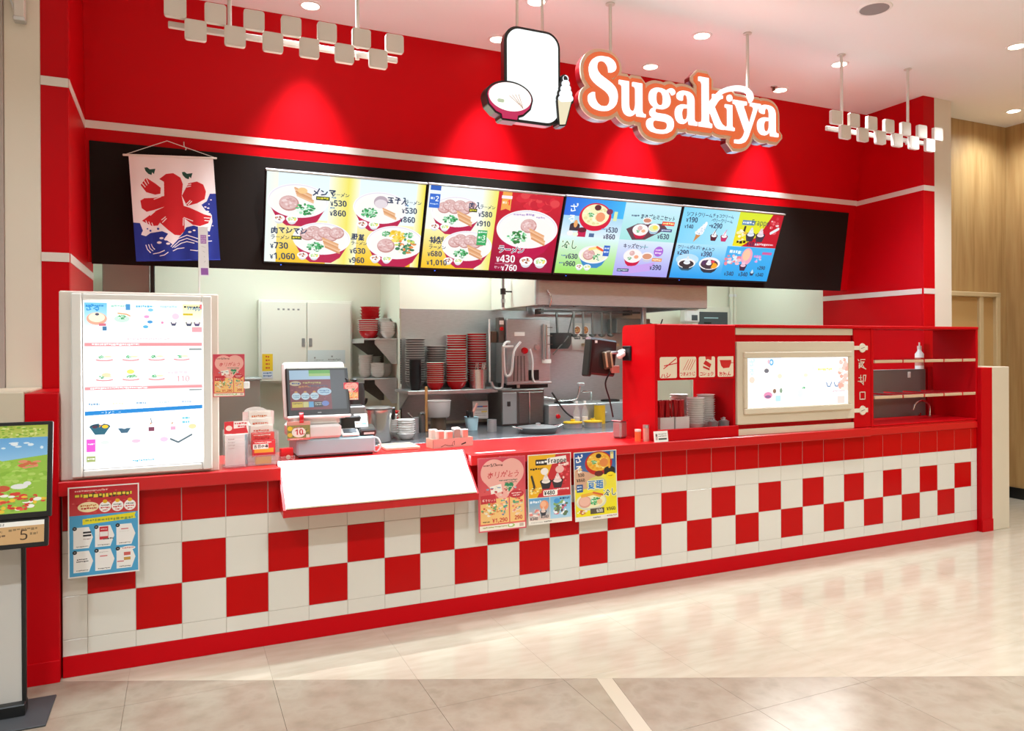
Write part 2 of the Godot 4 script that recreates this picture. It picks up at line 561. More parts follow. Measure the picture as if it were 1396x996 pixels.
# ---------- camera, light, exposure ----------
func make_view() -> void:
	var cam := Camera3D.new()
	cam.name = "camera"
	var f := 1043.73
	cam.near = 0.05
	cam.far = 60.0
	cam.projection = Camera3D.PROJECTION_FRUSTUM
	cam.size = 996.0 / f * cam.near
	cam.frustum_offset = Vector2(-40.09, -22.37) / f * cam.near
	var yaw := 0.439639
	var pitch := -0.00212
	var roll := -0.004925
	var ahead := Vector3(sin(yaw) * cos(pitch), sin(pitch), -cos(yaw) * cos(pitch))
	var right := Vector3(cos(yaw), 0, sin(yaw))
	var up := right.cross(ahead)
	var r2 := right * cos(roll) + up * sin(roll)
	var u2 := up * cos(roll) - right * sin(roll)
	add_child(cam)
	cam.transform = Transform3D(Basis(r2, u2, -ahead), Vector3(0.4031, 1.51727, 4.13929))
	cam.current = true
	var we := WorldEnvironment.new()
	we.name = "surroundings"
	var e := Environment.new()
	e.background_mode = Environment.BG_COLOR
	e.background_color = Color(0, 0, 0)
	e.tonemap_mode = Environment.TONE_MAPPER_LINEAR
	e.tonemap_exposure = 1.1
	e.sdfgi_enabled = true
	e.ssao_enabled = true
	e.ssil_enabled = true
	we.environment = e
	add_child(we)

const WARM := Color(0.915, 0.968, 1.0)
const COOL := Color(0.90, 1.0, 0.99)
const CEIL := 3.69

func spot(parent: Node3D, at: Vector3, aim: Vector3, energy: float, angle: float, blend: float, color: Color, size := 0.04) -> void:
	var s := SpotLight3D.new()
	s.name = "beam"
	s.light_color = color
	s.light_energy = energy
	s.spot_angle = angle
	s.spot_angle_attenuation = blend
	s.spot_range = 20.0
	s.spot_attenuation = 2.0
	s.light_size = size
	s.shadow_enabled = true
	parent.add_child(s, true)
	s.transform = Transform3D(Basis.looking_at(aim, Vector3(0.0, 0.1, 1.0)), at)

func panel_light(parent: Node3D, at: Vector3, turn: Vector3, w: float, h: float, energy: float, color: Color) -> void:
	# turn is that of the glowing sheet, which looks along its own +z
	var a := AreaLight3D.new()
	a.name = "panel_glow"
	a.area_size = Vector2(w, h)
	a.light_color = color
	a.light_energy = energy
	a.area_normalize_energy = true
	a.area_range = 20.0
	a.shadow_enabled = true
	parent.add_child(a, true)
	a.transform = Transform3D(Basis.from_euler(turn * PI / 180.0) * Basis(Vector3.UP, PI), at)

func downlight(x: float, z: float, label: String, group: String, energy: float, angle: float, blend: float, aim := Vector3(0, -1, 0), r := 0.055) -> void:
	var o := thing("downlight", label, "ceiling light", Vector3(x, CEIL, z), 0, group)
	part("trim_ring", lathe([Vector2(r, 0.0), Vector2(r, -0.006), Vector2(r * 1.28, -0.004), Vector2(r * 1.3, 0.0)], 24), M.white, o)
	part("lamp_disc", lathe([Vector2(0, -0.003), Vector2(r * 0.98, -0.003)], 24), glow(Color(1.0, 0.95, 0.86), 9.0), o)
	spot(o, Vector3(0, -0.02, 0), aim, energy, angle, blend, WARM, r)

func make_lights() -> void:
	var names := ["above the checkered bar", "above the hanging sign board", "above the lettered sign", "above the right end of the lettered sign"]
	var xs := [1.155, 2.433, 3.707, 5.008]
	for i in 4:
		downlight(xs[i], -0.872, "round recessed downlight close to the red wall, %s from the left in its row" % ORD[i], "downlights along the red wall", 12.5, 34.0, 1.0, Vector3(0, -1, -0.05))
	for i in 4:
		downlight(xs[i], -0.225, "round recessed downlight in the row over the counter front, %s from the left" % ORD[i], "downlights over the counter front", 3.6, 55.0, 0.8)
	downlight(5.913, 0.572, "round recessed downlight at the right edge of the photograph", "", 5.5, 62.0, 0.8)
	downlight(7.404, -0.423, "round recessed downlight before the wood wall of the passage", "", 2.0, 78.0, 1.0)
	var n := 0
	for z in [1.0, 2.7, 4.6, 6.5]:
		for x in [-3.0, -0.6, 1.9, 4.4, 6.9]:
			if z == 1.0 and x > 3.0:
				continue
			n += 1
			downlight(x, z, "concourse downlight, %s row out from the shop, %s from the left" % [ORD[[1.0, 2.7, 4.6, 6.5].find(z)], ORD[[-3.0, -0.6, 1.9, 4.4, 6.9].find(x)]], "concourse downlights", [1.8, 5.2, 6.0, 5.0][[1.0, 2.7, 4.6, 6.5].find(z)], 66.0, 0.8)

# ---------- the setting ----------
func tile_clip(st_polys: Array, region: PackedVector2Array) -> Array:
	var out := []
	for p in st_polys:
		out.append_array(Geometry2D.intersect_polygons(p, region))
	return out

func floor_line(x: float) -> float:
	return 0.338 + (x - 0.556) * (1.903 - 0.338) / (3.894 - 0.556)

func make_floor() -> void:
	var fl := struct("floor", box(18.0, 0.1, 12.0, 0), mat("a39684", 0.5), Vector3(3.0, -0.055, 2.6), Vector3.ZERO, "polished vinyl tile floor, cream by the counter and grey beyond")
	var far := PackedVector2Array([Vector2(-6, floor_line(-6)), Vector2(12, floor_line(12)), Vector2(12, 12), Vector2(-6, 12)])
	var near := PackedVector2Array([Vector2(-6, floor_line(-6)), Vector2(12, floor_line(12)), Vector2(12, -6), Vector2(-6, -6)])
	var a := Vector2(2.13, 1.013)
	var b := Vector2(1.86, 2.275)
	var w := Vector2(0.068, 0.02)
	var band := PackedVector2Array([a - (b - a) * 0.05, a + w - (b - a) * 0.05, b + w + (b - a), b + (b - a)])
	var put := func(polys: Array, m: Material, gap: float):
		for p in polys:
			for q in Geometry2D.offset_polygon(p, -gap):
				if q.size() > 2:
					var st := new_st(-1)
					add_prism(st, q, 0.006, Transform3D(Basis(Vector3(1, 0, 0), Vector3(0, 0, 1), Vector3(0, -1, 0)), Vector3(0, 0, 0)))
					part("tile", done(st), m, fl, Vector3(-3.0, 0.052, -2.6))
	for i in 22:
		for j in 10:
			var x := 0.175 - 3.6 + 0.6 * i
			var z := 0.43 - 1.8 + 0.6 * j
			if z < -0.2 and x < 6.6 and x > -0.6 or z > 4.0:
				continue
			var sq := PackedVector2Array([Vector2(x, z), Vector2(x + 0.6, z), Vector2(x + 0.6, z + 0.6), Vector2(x, z + 0.6)])
			put.call(Geometry2D.intersect_polygons(sq, near), M.floor_cream, 0.0004)
			var grey := []
			for p in Geometry2D.intersect_polygons(sq, far):
				grey.append_array(Geometry2D.clip_polygons(p, band))
			put.call(grey, M.floor_grey, 0.0008)
	put.call(Geometry2D.intersect_polygons(band, far), M.floor_strip, 0.0004)
	# beyond the tiles that can be picked apart
	struct("floor", box(18.0, 0.004, 4.2, 0), M.floor_grey, Vector3(3.0, -0.001, 6.55), Vector3.ZERO, "grey floor further out in the concourse")

func make_shell() -> void:
	struct("ceiling", box(18.0, 0.12, 10.2, 0), M.ceiling, Vector3(3.0, CEIL + 0.06, 3.5), Vector3.ZERO, "flat plastered mall ceiling with recessed downlights")
	struct("wall_back", box(18.0, 3.9, 0.15, 0), M.cream_wall, Vector3(3.0, 1.85, 8.6), Vector3.ZERO, "pale wall across the concourse")
	struct("wall_left", box(0.15, 3.9, 10.0, 0), M.cream_wall, Vector3(-6.0, 1.85, 3.6), Vector3.ZERO, "pale wall at the left end of the concourse")
	# beside the shop on the left: grey wall, cream pillar, cream low wall, red jamb and red low wall
	struct("wall_left", box(5.6, 3.7, 0.15, 0), M.grey_wall, Vector3(-3.195, 1.85, -0.53), Vector3.ZERO, "greyish wall at the left edge")
	struct("trim", box(0.155, 3.69, 0.4, 0.003), M.cream_wall, Vector3(-0.3165, 1.845, -0.67), Vector3.ZERO, "cream pillar left of the red shop front")
	struct("trim", box(0.6, 1.328, 0.5, 0.004), M.cream, Vector3(-0.538, 0.664, -0.215), Vector3.ZERO, "cream low wall left of the red shop front")
	struct("trim", box(0.122, 3.69, 0.02, 0.001), M.red, Vector3(-0.1775, 1.845, -0.48), Vector3.ZERO, "tall red panel at the left end of the shop front")
	var wing := struct("trim", box(0.13, 1.32, 0.5, 0.004), M.red, Vector3(-0.1715, 0.66, -0.215), Vector3.ZERO, "red low wall at the left end of the counter")
	part("plinth", box(0.13, 0.1, 0.006, 0.001), M.red, wing, Vector3(0, -0.61, 0.253))
	# the same on the right
	struct("trim", box(0.14, 3.69, 0.02, 0.001), M.red, Vector3(6.32, 1.845, -0.48), Vector3.ZERO, "tall red panel at the right end of the shop front")
	struct("trim", box(0.22, 3.69, 0.33, 0.003), M.cream_wall, Vector3(6.5, 1.845, -0.636), Vector3.ZERO, "cream pillar right of the red shop front")
	wing = struct("trim", box(0.135, 1.335, 0.5, 0.004), M.red, Vector3(6.344, 0.6675, -0.212), Vector3.ZERO, "red low wall at the right end of the counter")
	part("plinth", box(0.135, 0.1, 0.006, 0.001), M.red, wing, Vector3(0, -0.6175, 0.253))
	struct("trim", box(0.215, 1.34, 0.5, 0.004), M.cream, Vector3(6.519, 0.67, -0.213), Vector3.ZERO, "cream low wall at the right end of the counter")
	# return walls
	for s in [[-0.175, -1], [6.31, 1]]:
		var rw := struct("wall_left" if s[1] < 0 else "wall_right", box(0.12, 3.69, 1.14, 0.002), M.red, Vector3(s[0], 1.845, -1.06), Vector3.ZERO, "red side wall under the menu board")
		for y in [2.8815, 1.992]:
			part("stripe", box(0.004, 0.044 if y > 2.5 else 0.047, 0.79 if y > 2.5 else 1.14, 0.001), M.stripe, rw, Vector3(-s[1] * 0.061, y - 1.845, 0.193 if y > 2.5 else 0.0), Vector3(-1.33 if y > 2.5 else 0.0, 0, 0))
	for s in [[-0.1775, 0.122, "left"], [6.32, 0.14, "right"]]:
		for y in [2.89, 1.992]:
			struct("trim", box(s[1], 0.046, 0.006, 0.001), M.stripe, Vector3(s[0], y, -0.468), Vector3.ZERO, "white stripe on the red panel at the %s, %s" % [s[2], "upper one" if y > 2.5 else "lower one"])
	# the fascia leans forward at its top by 8.4 degrees
	var lean := Basis.from_euler(Vector3(deg_to_rad(8.37), 0, 0))
	var fascia := Node3D.new()
	fascia.name = "wall_front"
	add_child(fascia)
	fascia.transform = Transform3D(lean, Vector3(3.0675, 2.87, -1.2007))
	fascia.set_meta("kind", "structure")
	fascia.set_meta("label", "red wall over the counter, leaning forward, with a white stripe")
	part("red_panel", box(6.365, 1.652, 0.08, 0.001), M.red, fascia, Vector3(0, 0.005, -0.04))
	part("stripe", box(6.365, 0.046, 0.006, 0.001), M.stripe, fascia, Vector3(0, 0.008, 0.001))
	var bb := struct("trim", box(6.25, 0.742, 0.012, 0.001), M.black_board, Vector3(3.031, 2.415, -1.264), Vector3(8.37, 0, 0), "black board that the menu screens hang on")
	bb.name = "menu_backboard"
	# passage on the right
	var ww := struct("wall_back", box(1.27, 3.69, 0.12, 0), M.wood, Vector3(7.235, 1.845, -0.87), Vector3.ZERO, "wood panelled wall of the passage")
	ww.name = "wall_passage"
	struct("wall_right", box(0.12, 3.69, 9.6, 0), M.wood, Vector3(7.93, 1.845, 3.87), Vector3.ZERO, "wood panelled wall at the right edge")
	struct("baseboard_right", box(0.012, 0.11, 9.4, 0.002), M.black, Vector3(7.864, 0.055, 3.9), Vector3.ZERO, "black baseboard of the wood wall")
	struct("baseboard_back", box(0.2, 0.11, 0.012, 0.002), M.black, Vector3(7.76, 0.055, -0.804), Vector3.ZERO, "black baseboard of the passage")
	var dr := struct("door", box(0.86, 1.985, 0.03, 0.003), M.door_ochre, Vector3(7.19, 0.9925, -0.79), Vector3.ZERO, "ochre door in the wood wall")
	part("door_frame", box(0.06, 2.03, 0.07, 0.006), M.beige_frame, dr, Vector3(0.455, 0.02, 0.02))
	part("door_frame", box(0.98, 0.045, 0.07, 0.006), M.beige_frame, dr, Vector3(0, 1.015, 0.02))
	part("door_frame", box(0.06, 2.03, 0.05, 0.006), M.beige_frame, dr, Vector3(0.22, 0.0, 0.02))

func make_kitchen_shell() -> void:
	struct("wall_kitchen", box(6.9, 2.7, 0.12, 0), M.kitchen_wall, Vector3(3.05, 1.35, -3.16), Vector3.ZERO, "off-white back wall of the kitchen")
	struct("wall_kitchen", box(0.1, 2.7, 1.6, 0), M.kitchen_wall, Vector3(-0.3, 1.35, -2.4), Vector3.ZERO, "off-white left wall of the kitchen")
	struct("wall_kitchen", box(0.1, 2.7, 1.55, 0), M.kitchen_wall, Vector3(6.36, 1.35, -2.38), Vector3.ZERO, "off-white right wall of the kitchen")
	struct("ceiling", box(6.9, 0.08, 2.0, 0), M.kitchen_wall, Vector3(3.05, 2.72, -2.26), Vector3.ZERO, "kitchen ceiling")
	struct("wall_kitchen", box(2.48, 2.7, 0.7, 0.002), M.kitchen_wall, Vector3(3.36, 1.35, -2.75), Vector3.ZERO, "white wall block behind the stove")
	for k in [[1.0, -2.3, 1.6, "left"], [2.75, -1.9, 1.5, "middle"], [5.4, -2.3, 1.0, "right"]]:
		var o := thing("ceiling_light", "flat white kitchen ceiling lamp, %s one" % k[3], "ceiling light", Vector3(k[0], 2.68, k[1]), 0, "kitchen ceiling lamps")
		part("housing", box(1.2, 0.04, 0.24, 0.005), M.white, o, Vector3(0, -0.02, 0))
		part("diffuser", box(1.16, 0.01, 0.2, 0.002), glow(COOL, 1.5), o, Vector3(0, -0.043, 0))
		panel_light(o, Vector3(0, -0.055, 0), Vector3(90, 0, 0), 1.16, 0.2, k[2], COOL)

# ---------- the counter ----------
func make_counter() -> void:
	var c := thing("counter", "long red and white checker-tiled service counter with a red top", "counter", Vector3(0, 0, 0))
	part("body", box(6.37, 0.83, 0.56, 0), M.grout, c, Vector3(3.085, 0.425, -0.2825))
	part("plinth", box(6.372, 0.0977, 0.02, 0.002), M.red, c, Vector3(3.086, 0.0489, -0.008))
	var rows := [[0.0977, 0.1747], [0.1747, 0.3747], [0.3747, 0.5747], [0.5747, 0.678], [0.678, 0.85]]
	for i in range(-1, 32):
		var x0: float = maxf(0.2 * i, -0.1)
		var x1: float = minf(0.2 * (i + 1), 6.27)
		for k in 5:
			var red: bool = k == 4 or (i >= 0 and i < 31 and (k == 1 and i % 2 == 1 or k == 2 and i % 2 == 0))
			part("tile", box(x1 - x0 - (0.0034 if k == 4 else 0.0022), rows[k][1] - rows[k][0] - 0.0022, 0.008, 0.001), M.red_tile if red else M.white_tile, c, Vector3((x0 + x1) / 2, (rows[k][0] + rows[k][1]) / 2, -0.004))
	# the top stands over the front as far as the return shelf, left and right of the sloping light panel
	part("countertop", box(0.95, 0.05, 0.60, 0.003), M.red_gloss, c, Vector3(0.375, 0.884, -0.303))
	part("countertop", box(1.04, 0.05, 0.508, 0.003), M.red_gloss, c, Vector3(1.37, 0.884, -0.349))
	part("countertop", box(4.38, 0.05, 0.60, 0.003), M.red_gloss, c, Vector3(4.08, 0.884, -0.303))
	part("lip", box(0.972, 0.066, 0.046, 0.004), M.red_gloss, c, Vector3(0.376, 0.879, 0.019))
	part("lip", box(3.15, 0.062, 0.046, 0.004), M.red_gloss, c, Vector3(3.46, 0.878, 0.019))
	part("lip", box(1.235, 0.05, 0.014, 0.003), M.red_gloss, c, Vector3(5.652, 0.872, 0.003))

	var s := thing("light_panel", "glowing white sloping menu panel in a red frame built into the counter", "light panel", Vector3(1.37, 0.0, 0.0))
	var cross := PackedVector2Array([Vector2(-0.08, 0.928), Vector2(-0.088, 0.925), Vector2(-0.088, 0.85), Vector2(0.002, 0.85), Vector2(0.002, 0.69), Vector2(0.165, 0.678), Vector2(0.17, 0.715)])
	var st := new_st(-1)
	add_prism(st, cross, 1.03, Transform3D(Basis(Vector3(0, 0, 1), Vector3(0, 1, 0), Vector3(-1, 0, 0)), Vector3.ZERO))
	part("frame", done(st), M.red_gloss, s)
	var p := pic(512, 160, "ffffff")
	p.words(40, 40, 400, 10, Color("f4f8fa"), 3)
	p.words(60, 90, 380, 10, Color("fbf3f2"), 4)
	var turn := Vector3(-rad_to_deg(atan2(0.25, 0.213)), 0, 0)
	var mid := Vector3(0, 0.825, 0.049)
	part("light_face", sheet(1.006, 0.318, 0.008, lit(p, 1.25), M.paper), null, s, mid, turn)
	part("rim", box(1.0, 0.008, 0.016, 0.002), M.cream, s, Vector3(0, 0.723, 0.165))
	var n := Basis.from_euler(turn * PI / 180.0).z
	panel_light(s, mid + n * 0.005, turn, 0.99, 0.3, 1.1, Color(1, 1, 1))

# ---------- on the counter, left to right ----------
func make_menu_box() -> void:
	var o := thing("menu_lightbox", "tall glowing white menu lightbox standing on the left end of the counter", "lightbox", Vector3(0.2325, 0.909, -0.07))
	part("case", box(0.68, 0.882, 0.13, 0.006), M.lb_case, o, Vector3(0, 0.441, 0))
	var y := 0.443
	for s in [-1, 1]:
		part("bezel", box(0.045, 0.855, 0.035, 0.006), M.lb_frame, o, Vector3(s * 0.2765 + 0.009, y, 0.082))
		part("bezel", box(0.506, 0.034, 0.033, 0.006), M.lb_frame, o, Vector3(0.009, y + s * 0.4105, 0.081))
	var p := pic(720, 1080, "ffffff")
	var sky := Color("d8f0fa")
	for i in 5:
		var x := 8 + i * 144
		p.fade(x, 18, 128, 190, [Color("6fc0ea"), Color("e6f8e8"), Color("eafafa"), Color("ddf0fc"), Color("fdf3b0")][i], Color("ffffff"))
		p.words(x + 8, 30, 100, 14, [Color("3a8fc4"), Color("9cd4c4"), Color("5ab0dc"), Color("b0d4f0"), Color("303840")][i], i + 5)
	p.jp("ざる", 14, 30, 44, Color("2f8fd0"), 0.14)
	p.oval(78, 120, 58, 40, Color("f0a890")); p.oval(78, 112, 46, 30, Color("fbf2cc")); p.oval(80, 92, 12, 8, Color("50506a"))
	p.rect(90, 150, 40, 16, Color("d07080")); p.rect(110, 170, 24, 26, Color("4a7aa0"))
	p.oval(222, 120, 44, 22, Color("c6ecd4")); p.greens(222, 108, 22, 4); p.line([Vector2(200, 84), Vector2(250, 90), Vector2(268, 100)], 8, Color("f0a070")); p.rect(244, 24, 26, 38, Color("4a92c8"))
	for k in [[390, 60, "7cc4ea"], [366, 104, "f09ac8"], [386, 138, "4a96d0"], [360, 170, "58b0d8"]]:
		p.oval(k[0], k[1], 16, 10, Color(k[2]))
	p.oval(540, 100, 22, 20, Color("fac8d8")); p.cup(528, 142, 18, Color("50506a"), Color("fbeef2")); p.oval(460, 142, 8, 8, Color("f48ab0"))
	p.latin("Frappe", 612, 34, 22, Color("3a78a8")); p.cup(622, 142, 20, Color("4a5068"), Color("fdf2f2")); p.cup(672, 142, 20, Color("5a5078"), Color("fde4ea"))
	p.rect(640, 170, 70, 34, Color("f4a0a8")); p.rect(586, 80, 60, 12, Color("c8b020")); p.rect(690, 18, 26, 30, Color("f06a70"))
	p.words(250, 244, 260, 14, Color("fbd0d4"), 9)
	p.fade(8, 274, 700, 22, Color("f8a0a4"), Color("f58a90")); p.words(50, 278, 270, 14, Color("ffffff"), 2); p.rect(622, 312, 78, 12, Color("909898"))
	for i in 7:
		var x := 120 + (i % 4) * 152
		var yy: int = 372 + (i / 4) * 128
		p.oval(x, yy + 12, 50, 9, Color("f28a90")); p.oval(x, yy + 2, 50, 12, Color("ffffff")); p.greens(x - 20 + (i * 7) % 12, yy - 6, 16, i)
		p.oval(x + 20, yy - 8, 22, 6, Color("fae2bc")); p.words(x - 60, yy - 58, 80, 8, Color("e6eef2"), i)
	p.oval(270, 462, 22, 14, Color("f6ea70")); p.greens(288, 490, 18, 12); p.oval(130, 480, 26, 12, Color("f8d8b0"))
	p.words(490, 462, 120, 22, Color("fad4da"), 3); p.latin("110", 542, 496, 36, Color("f08a98"), "sans")
	p.fade(8, 556, 700, 20, Color("f8a0a4"), Color("f68e94")); p.words(40, 560, 330, 12, Color("ffffff"), 7); p.rect(622, 584, 78, 10, Color("9aa2a2"))
	for i in 5:
		p.words(30 + i * 136, 660, 60, 16, [Color("6c9cc0"), Color("fbe6c8"), Color("8ab0cc"), Color("c8d8f0"), Color("b8c8e8")][i], i)
	p.poly([Vector2(8, 712), Vector2(708, 692), Vector2(708, 716), Vector2(8, 738)], Color("1f84cc")); p.jp("デザートメニュー", 60, 712, 20, Color("ffffff"))
	p.fade(8, 738, 700, 130, Color("dff0fa"), Color("ffffff"))
	p.oval(92, 812, 58, 20, Color("224a5c")); p.poly([Vector2(34, 812), Vector2(150, 812), Vector2(118, 862), Vector2(64, 862)], Color("2c6478")); p.cone(100, 770, 44); p.oval(122, 812, 18, 11, Color("f4c430")); p.oval(64, 812, 16, 9, Color("50364a"))
	p.oval(232, 824, 42, 18, Color("dfe8f0")); p.poly([Vector2(196, 828), Vector2(268, 828), Vector2(250, 858), Vector2(214, 858)], Color("40667e")); p.oval(232, 812, 20, 20, Color("eef6fc"))
	p.cone(392, 776, 34); p.rect(374, 828, 34, 26, Color("804058")); p.line([Vector2(386, 770), Vector2(394, 800)], 3, Color("303438"))
	p.cone(520, 780, 34); p.rect(506, 830, 30, 22, Color("f0a8c4")); p.words(578, 770, 44, 16, Color("58bcd0"), 2); p.words(578, 796, 44, 16, Color("70c4d8"), 4); p.oval(640, 834, 24, 16, Color("f6d9a4"))
	p.rect(16, 890, 50, 80, Color("e45ac8")); p.words(24, 916, 36, 10, Color("ffffff"), 3); p.rect(16, 998, 50, 36, Color("a0ac6c")); p.words(22, 1010, 40, 10, Color("ffffff"), 4)
	for i in 3:
		p.oval(120 + i * 90, 914, 26, 12, [Color("d8f0dc"), Color("fce0e4"), Color("fac0d4")][i])
	p.oval(466, 912, 24, 16, Color("f8c4dc")); p.line([Vector2(506, 912), Vector2(552, 936), Vector2(634, 890)], 11, Color("5a6e78")); p.oval(540, 906, 18, 11, Color("e8f4f0")); p.oval(590, 888, 18, 11, Color("e6f6ec"))
	p.words(280, 1036, 130, 12, Color("5ab4d0"), 8); p.words(590, 1020, 100, 8, Color("e0e4f0"), 5)
	part("light_face", sheet(0.518, 0.79, 0.01, lit(p, 1.2), M.paper), null, o, Vector3(0.0165, y + 0.003, 0.085))
	panel_light(o, Vector3(0.0165, y, 0.09), Vector3.ZERO, 0.5, 0.76, 0.9, Color(1, 1, 1))

	# price flag on a stick on the lightbox
	o = thing("price_flag", "narrow white and purple price flag on a thin stick on the lightbox", "flag", Vector3(0.487, 1.791, -0.1))
	part("foot", box(0.075, 0.006, 0.03, 0.002), M.white, o, Vector3(-0.03, 0.003, 0))
	part("stick", rod(0.004, 0.34, 8), M.white, o, Vector3(0, 0.006, 0))
	p = pic(64, 360, "f4eef2")
	p.rect(14, 60, 38, 62, Color("b070c0")); p.rect(10, 300, 48, 50, Color("a060b4"))
	for i in 4:
		p.line([Vector2(18 + i * 8, 140 + i * 36), Vector2(46 - i * 4, 150 + i * 36)], 2.0, Color("b8b0b8"))
		p.words(16, 68 + i * 13, 32, 8, Color("ecd8f0"), i)
	part("banner", sheet(0.045, 0.25, 0.001, printed(p), M.paper), null, o, Vector3(0.021, 0.22, 0.003), Vector3(0, 0, 1.5))

func poster_thanks(big: bool) -> Pic:
	var p := pic(340, 480, "d8505e")
	p.fade(10, 8, 320, 440, Color("d04458"), Color("e86a5e"))
	p.oval(112, 100, 92, 88, Color("f2b0a4")); p.oval(236, 100, 92, 88, Color("f2b0a4")); p.poly([Vector2(28, 140), Vector2(320, 140), Vector2(174, 300)], Color("f2b0a4"))
	p.latin("5/7", 88, 40, 20, Color("503030")); p.words(40, 46, 44, 12, Color("8a4a44"), 3); p.words(128, 46, 50, 12, Color("8a4a44"), 4)
	p.jp("ありがとう", 66, 92, 48, Color("d0343c"), 0.08, false, 0.2)
	p.words(150, 150, 130, 10, Color("6a6a5a"), 2); p.words(190, 166, 90, 8, Color("6a6a5a"), 6)
	p.poly([Vector2(84, 190), Vector2(164, 176), Vector2(172, 226), Vector2(92, 240)], Color("f6ece0"))
	p.oval(206, 188, 18, 16, Color("2f8a5a")); p.oval(234, 188, 18, 16, Color("2f8a5a")); p.poly([Vector2(190, 194), Vector2(250, 194), Vector2(220, 232)], Color("2f8a5a")); p.words(200, 194, 42, 8, Color("d8ecd8"), 5)
	p.specks(174, 220, 150, 30, 26, 9.0, [Color("e8d8c8"), Color("c84848"), Color("8aa0b8"), Color("f0c0a0")], 3)
	p.rect(16, 270, 200, 160, Color("f4c47c")); p.rect(224, 250, 104, 180, Color("f4c47c"))
	p.poly([Vector2(18, 246), Vector2(120, 240), Vector2(128, 296), Vector2(18, 300)], Color("c8303c")); p.oval(272, 250, 54, 26, Color("c8303c"))
	p.jp("親子セット", 28, 268, 20, Color("fdf2e4"), 0.1); p.words(238, 240, 70, 8, Color("fdf2e4"), 7); p.words(246, 254, 50, 8, Color("fdf2e4"), 8)
	p.specks(90, 340, 66, 40, 44, 11.0, [Color("f2e8d8"), Color("e08a50"), Color("70a868"), Color("d8503c"), Color("f4dca0")], 2)
	p.specks(180, 330, 28, 60, 26, 9.0, [Color("e87a8a"), Color("4aa08a"), Color("f2d8c0"), Color("3a78a8")], 9)
	p.specks(276, 330, 40, 56, 36, 10.0, [Color("e05a50"), Color("f2d0b8"), Color("e88a7a"), Color("58a078")], 8)
	p.latin("¥1,290", 96, 398, 26, Color("d0302c")); p.latin("290", 254, 392, 26, Color("c43030")); p.words(30, 412, 50, 10, Color("503428"), 2)
	p.rect(8, 440, 324, 32, Color("f2e6d4")); p.oval(230, 452, 26, 12, Color("a8c468")); p.oval(228, 450, 15, 8, Color("f8f4ea")); p.words(30, 448, 170, 9, Color("a0a04a"), 5); p.rect(290, 444, 30, 20, Color("c8b0a0"))
	return p

func poster_frappe() -> Pic:
	var p := pic(340, 480, "e8e0d4")
	p.rect(6, 6, 328, 290, Color("c82c34")); p.poly([Vector2(6, 6), Vector2(220, 6), Vector2(150, 160), Vector2(70, 296), Vector2(6, 296)], Color("efb424"))
	p.specks(280, 120, 50, 100, 34, 12.0, [Color("e8505a"), Color("f2d0c8"), Color("b01c28")], 3)
	p.rrect(60, 36, 110, 40, 8, Color("2c2a30")); p.words(68, 46, 96, 20, Color("f4f0ea"), 3); p.poly([Vector2(150, 30), Vector2(300, 18), Vector2(306, 62), Vector2(150, 76)], Color("f6f0ea"))
	p.latin("Frappe", 156, 34, 32, Color("1c1c20"), "bold", -0.1); p.words(240, 76, 80, 14, Color("fbeee4"), 4); p.words(20, 92, 110, 16, Color("201c18"), 5)
	p.cup(140, 190, 46, Color("2e2c34"), Color("f2e4dc")); p.cup(232, 190, 46, Color("3a3238"), Color("f6dcd8")); p.oval(130, 120, 30, 24, Color("f6ece4")); p.oval(250, 112, 34, 26, Color("f0b8b0"))
	p.line([Vector2(30, 150), Vector2(50, 220), Vector2(36, 250)], 16, Color("3a342c")); p.specks(60, 250, 44, 24, 20, 12.0, [Color("f2cc50"), Color("d8922c"), Color("f8e4a0")], 6)
	p.rect(196, 240, 130, 22, Color("d8404a")); p.words(226, 244, 94, 12, Color("fbeee8"), 6)
	p.rrect(118, 250, 112, 40, 8, Color("fbf4ec")); p.latin("¥480", 124, 256, 28, Color("201c20"))
	p.fade(6, 300, 160, 150, Color("5ca4d4"), Color("e8c8b8")); p.fade(170, 300, 164, 150, Color("74b8e0"), Color("b0d4e8"))
	p.jp("ふわふわ", 16, 312, 24, Color("f2f8fc"), 0.12); p.words(14, 318, 70, 18, Color("eaf4fa"), 9); p.words(246, 308, 76, 18, Color("2a4a78"), 2)
	p.oval(124, 352, 34, 34, Color("f09a70")); p.oval(118, 344, 22, 20, Color("f6b890")); p.cup(116, 394, 26, Color("3a3a44"), Color("f4d8cc"))
	p.specks(50, 400, 36, 26, 14, 12.0, [Color("f4c0b0"), Color("e88a80"), Color("f8e4dc")], 4)
	p.specks(254, 380, 56, 56, 40, 15.0, [Color("f2f4f6"), Color("607858"), Color("5a4a50"), Color("d87088"), Color("8ab06a")], 7)
	p.oval(224, 330, 24, 18, Color("4a98d8")); p.latin("¥340", 12, 428, 20, Color("2c2c34")); p.latin("¥340", 96, 420, 20, Color("2c2c34"))
	p.rect(0, 452, 340, 28, Color("ece4d8")); p.words(120, 460, 60, 9, Color("706860"), 3); p.words(20, 462, 90, 6, Color("b0a8a0"), 4)
	return p

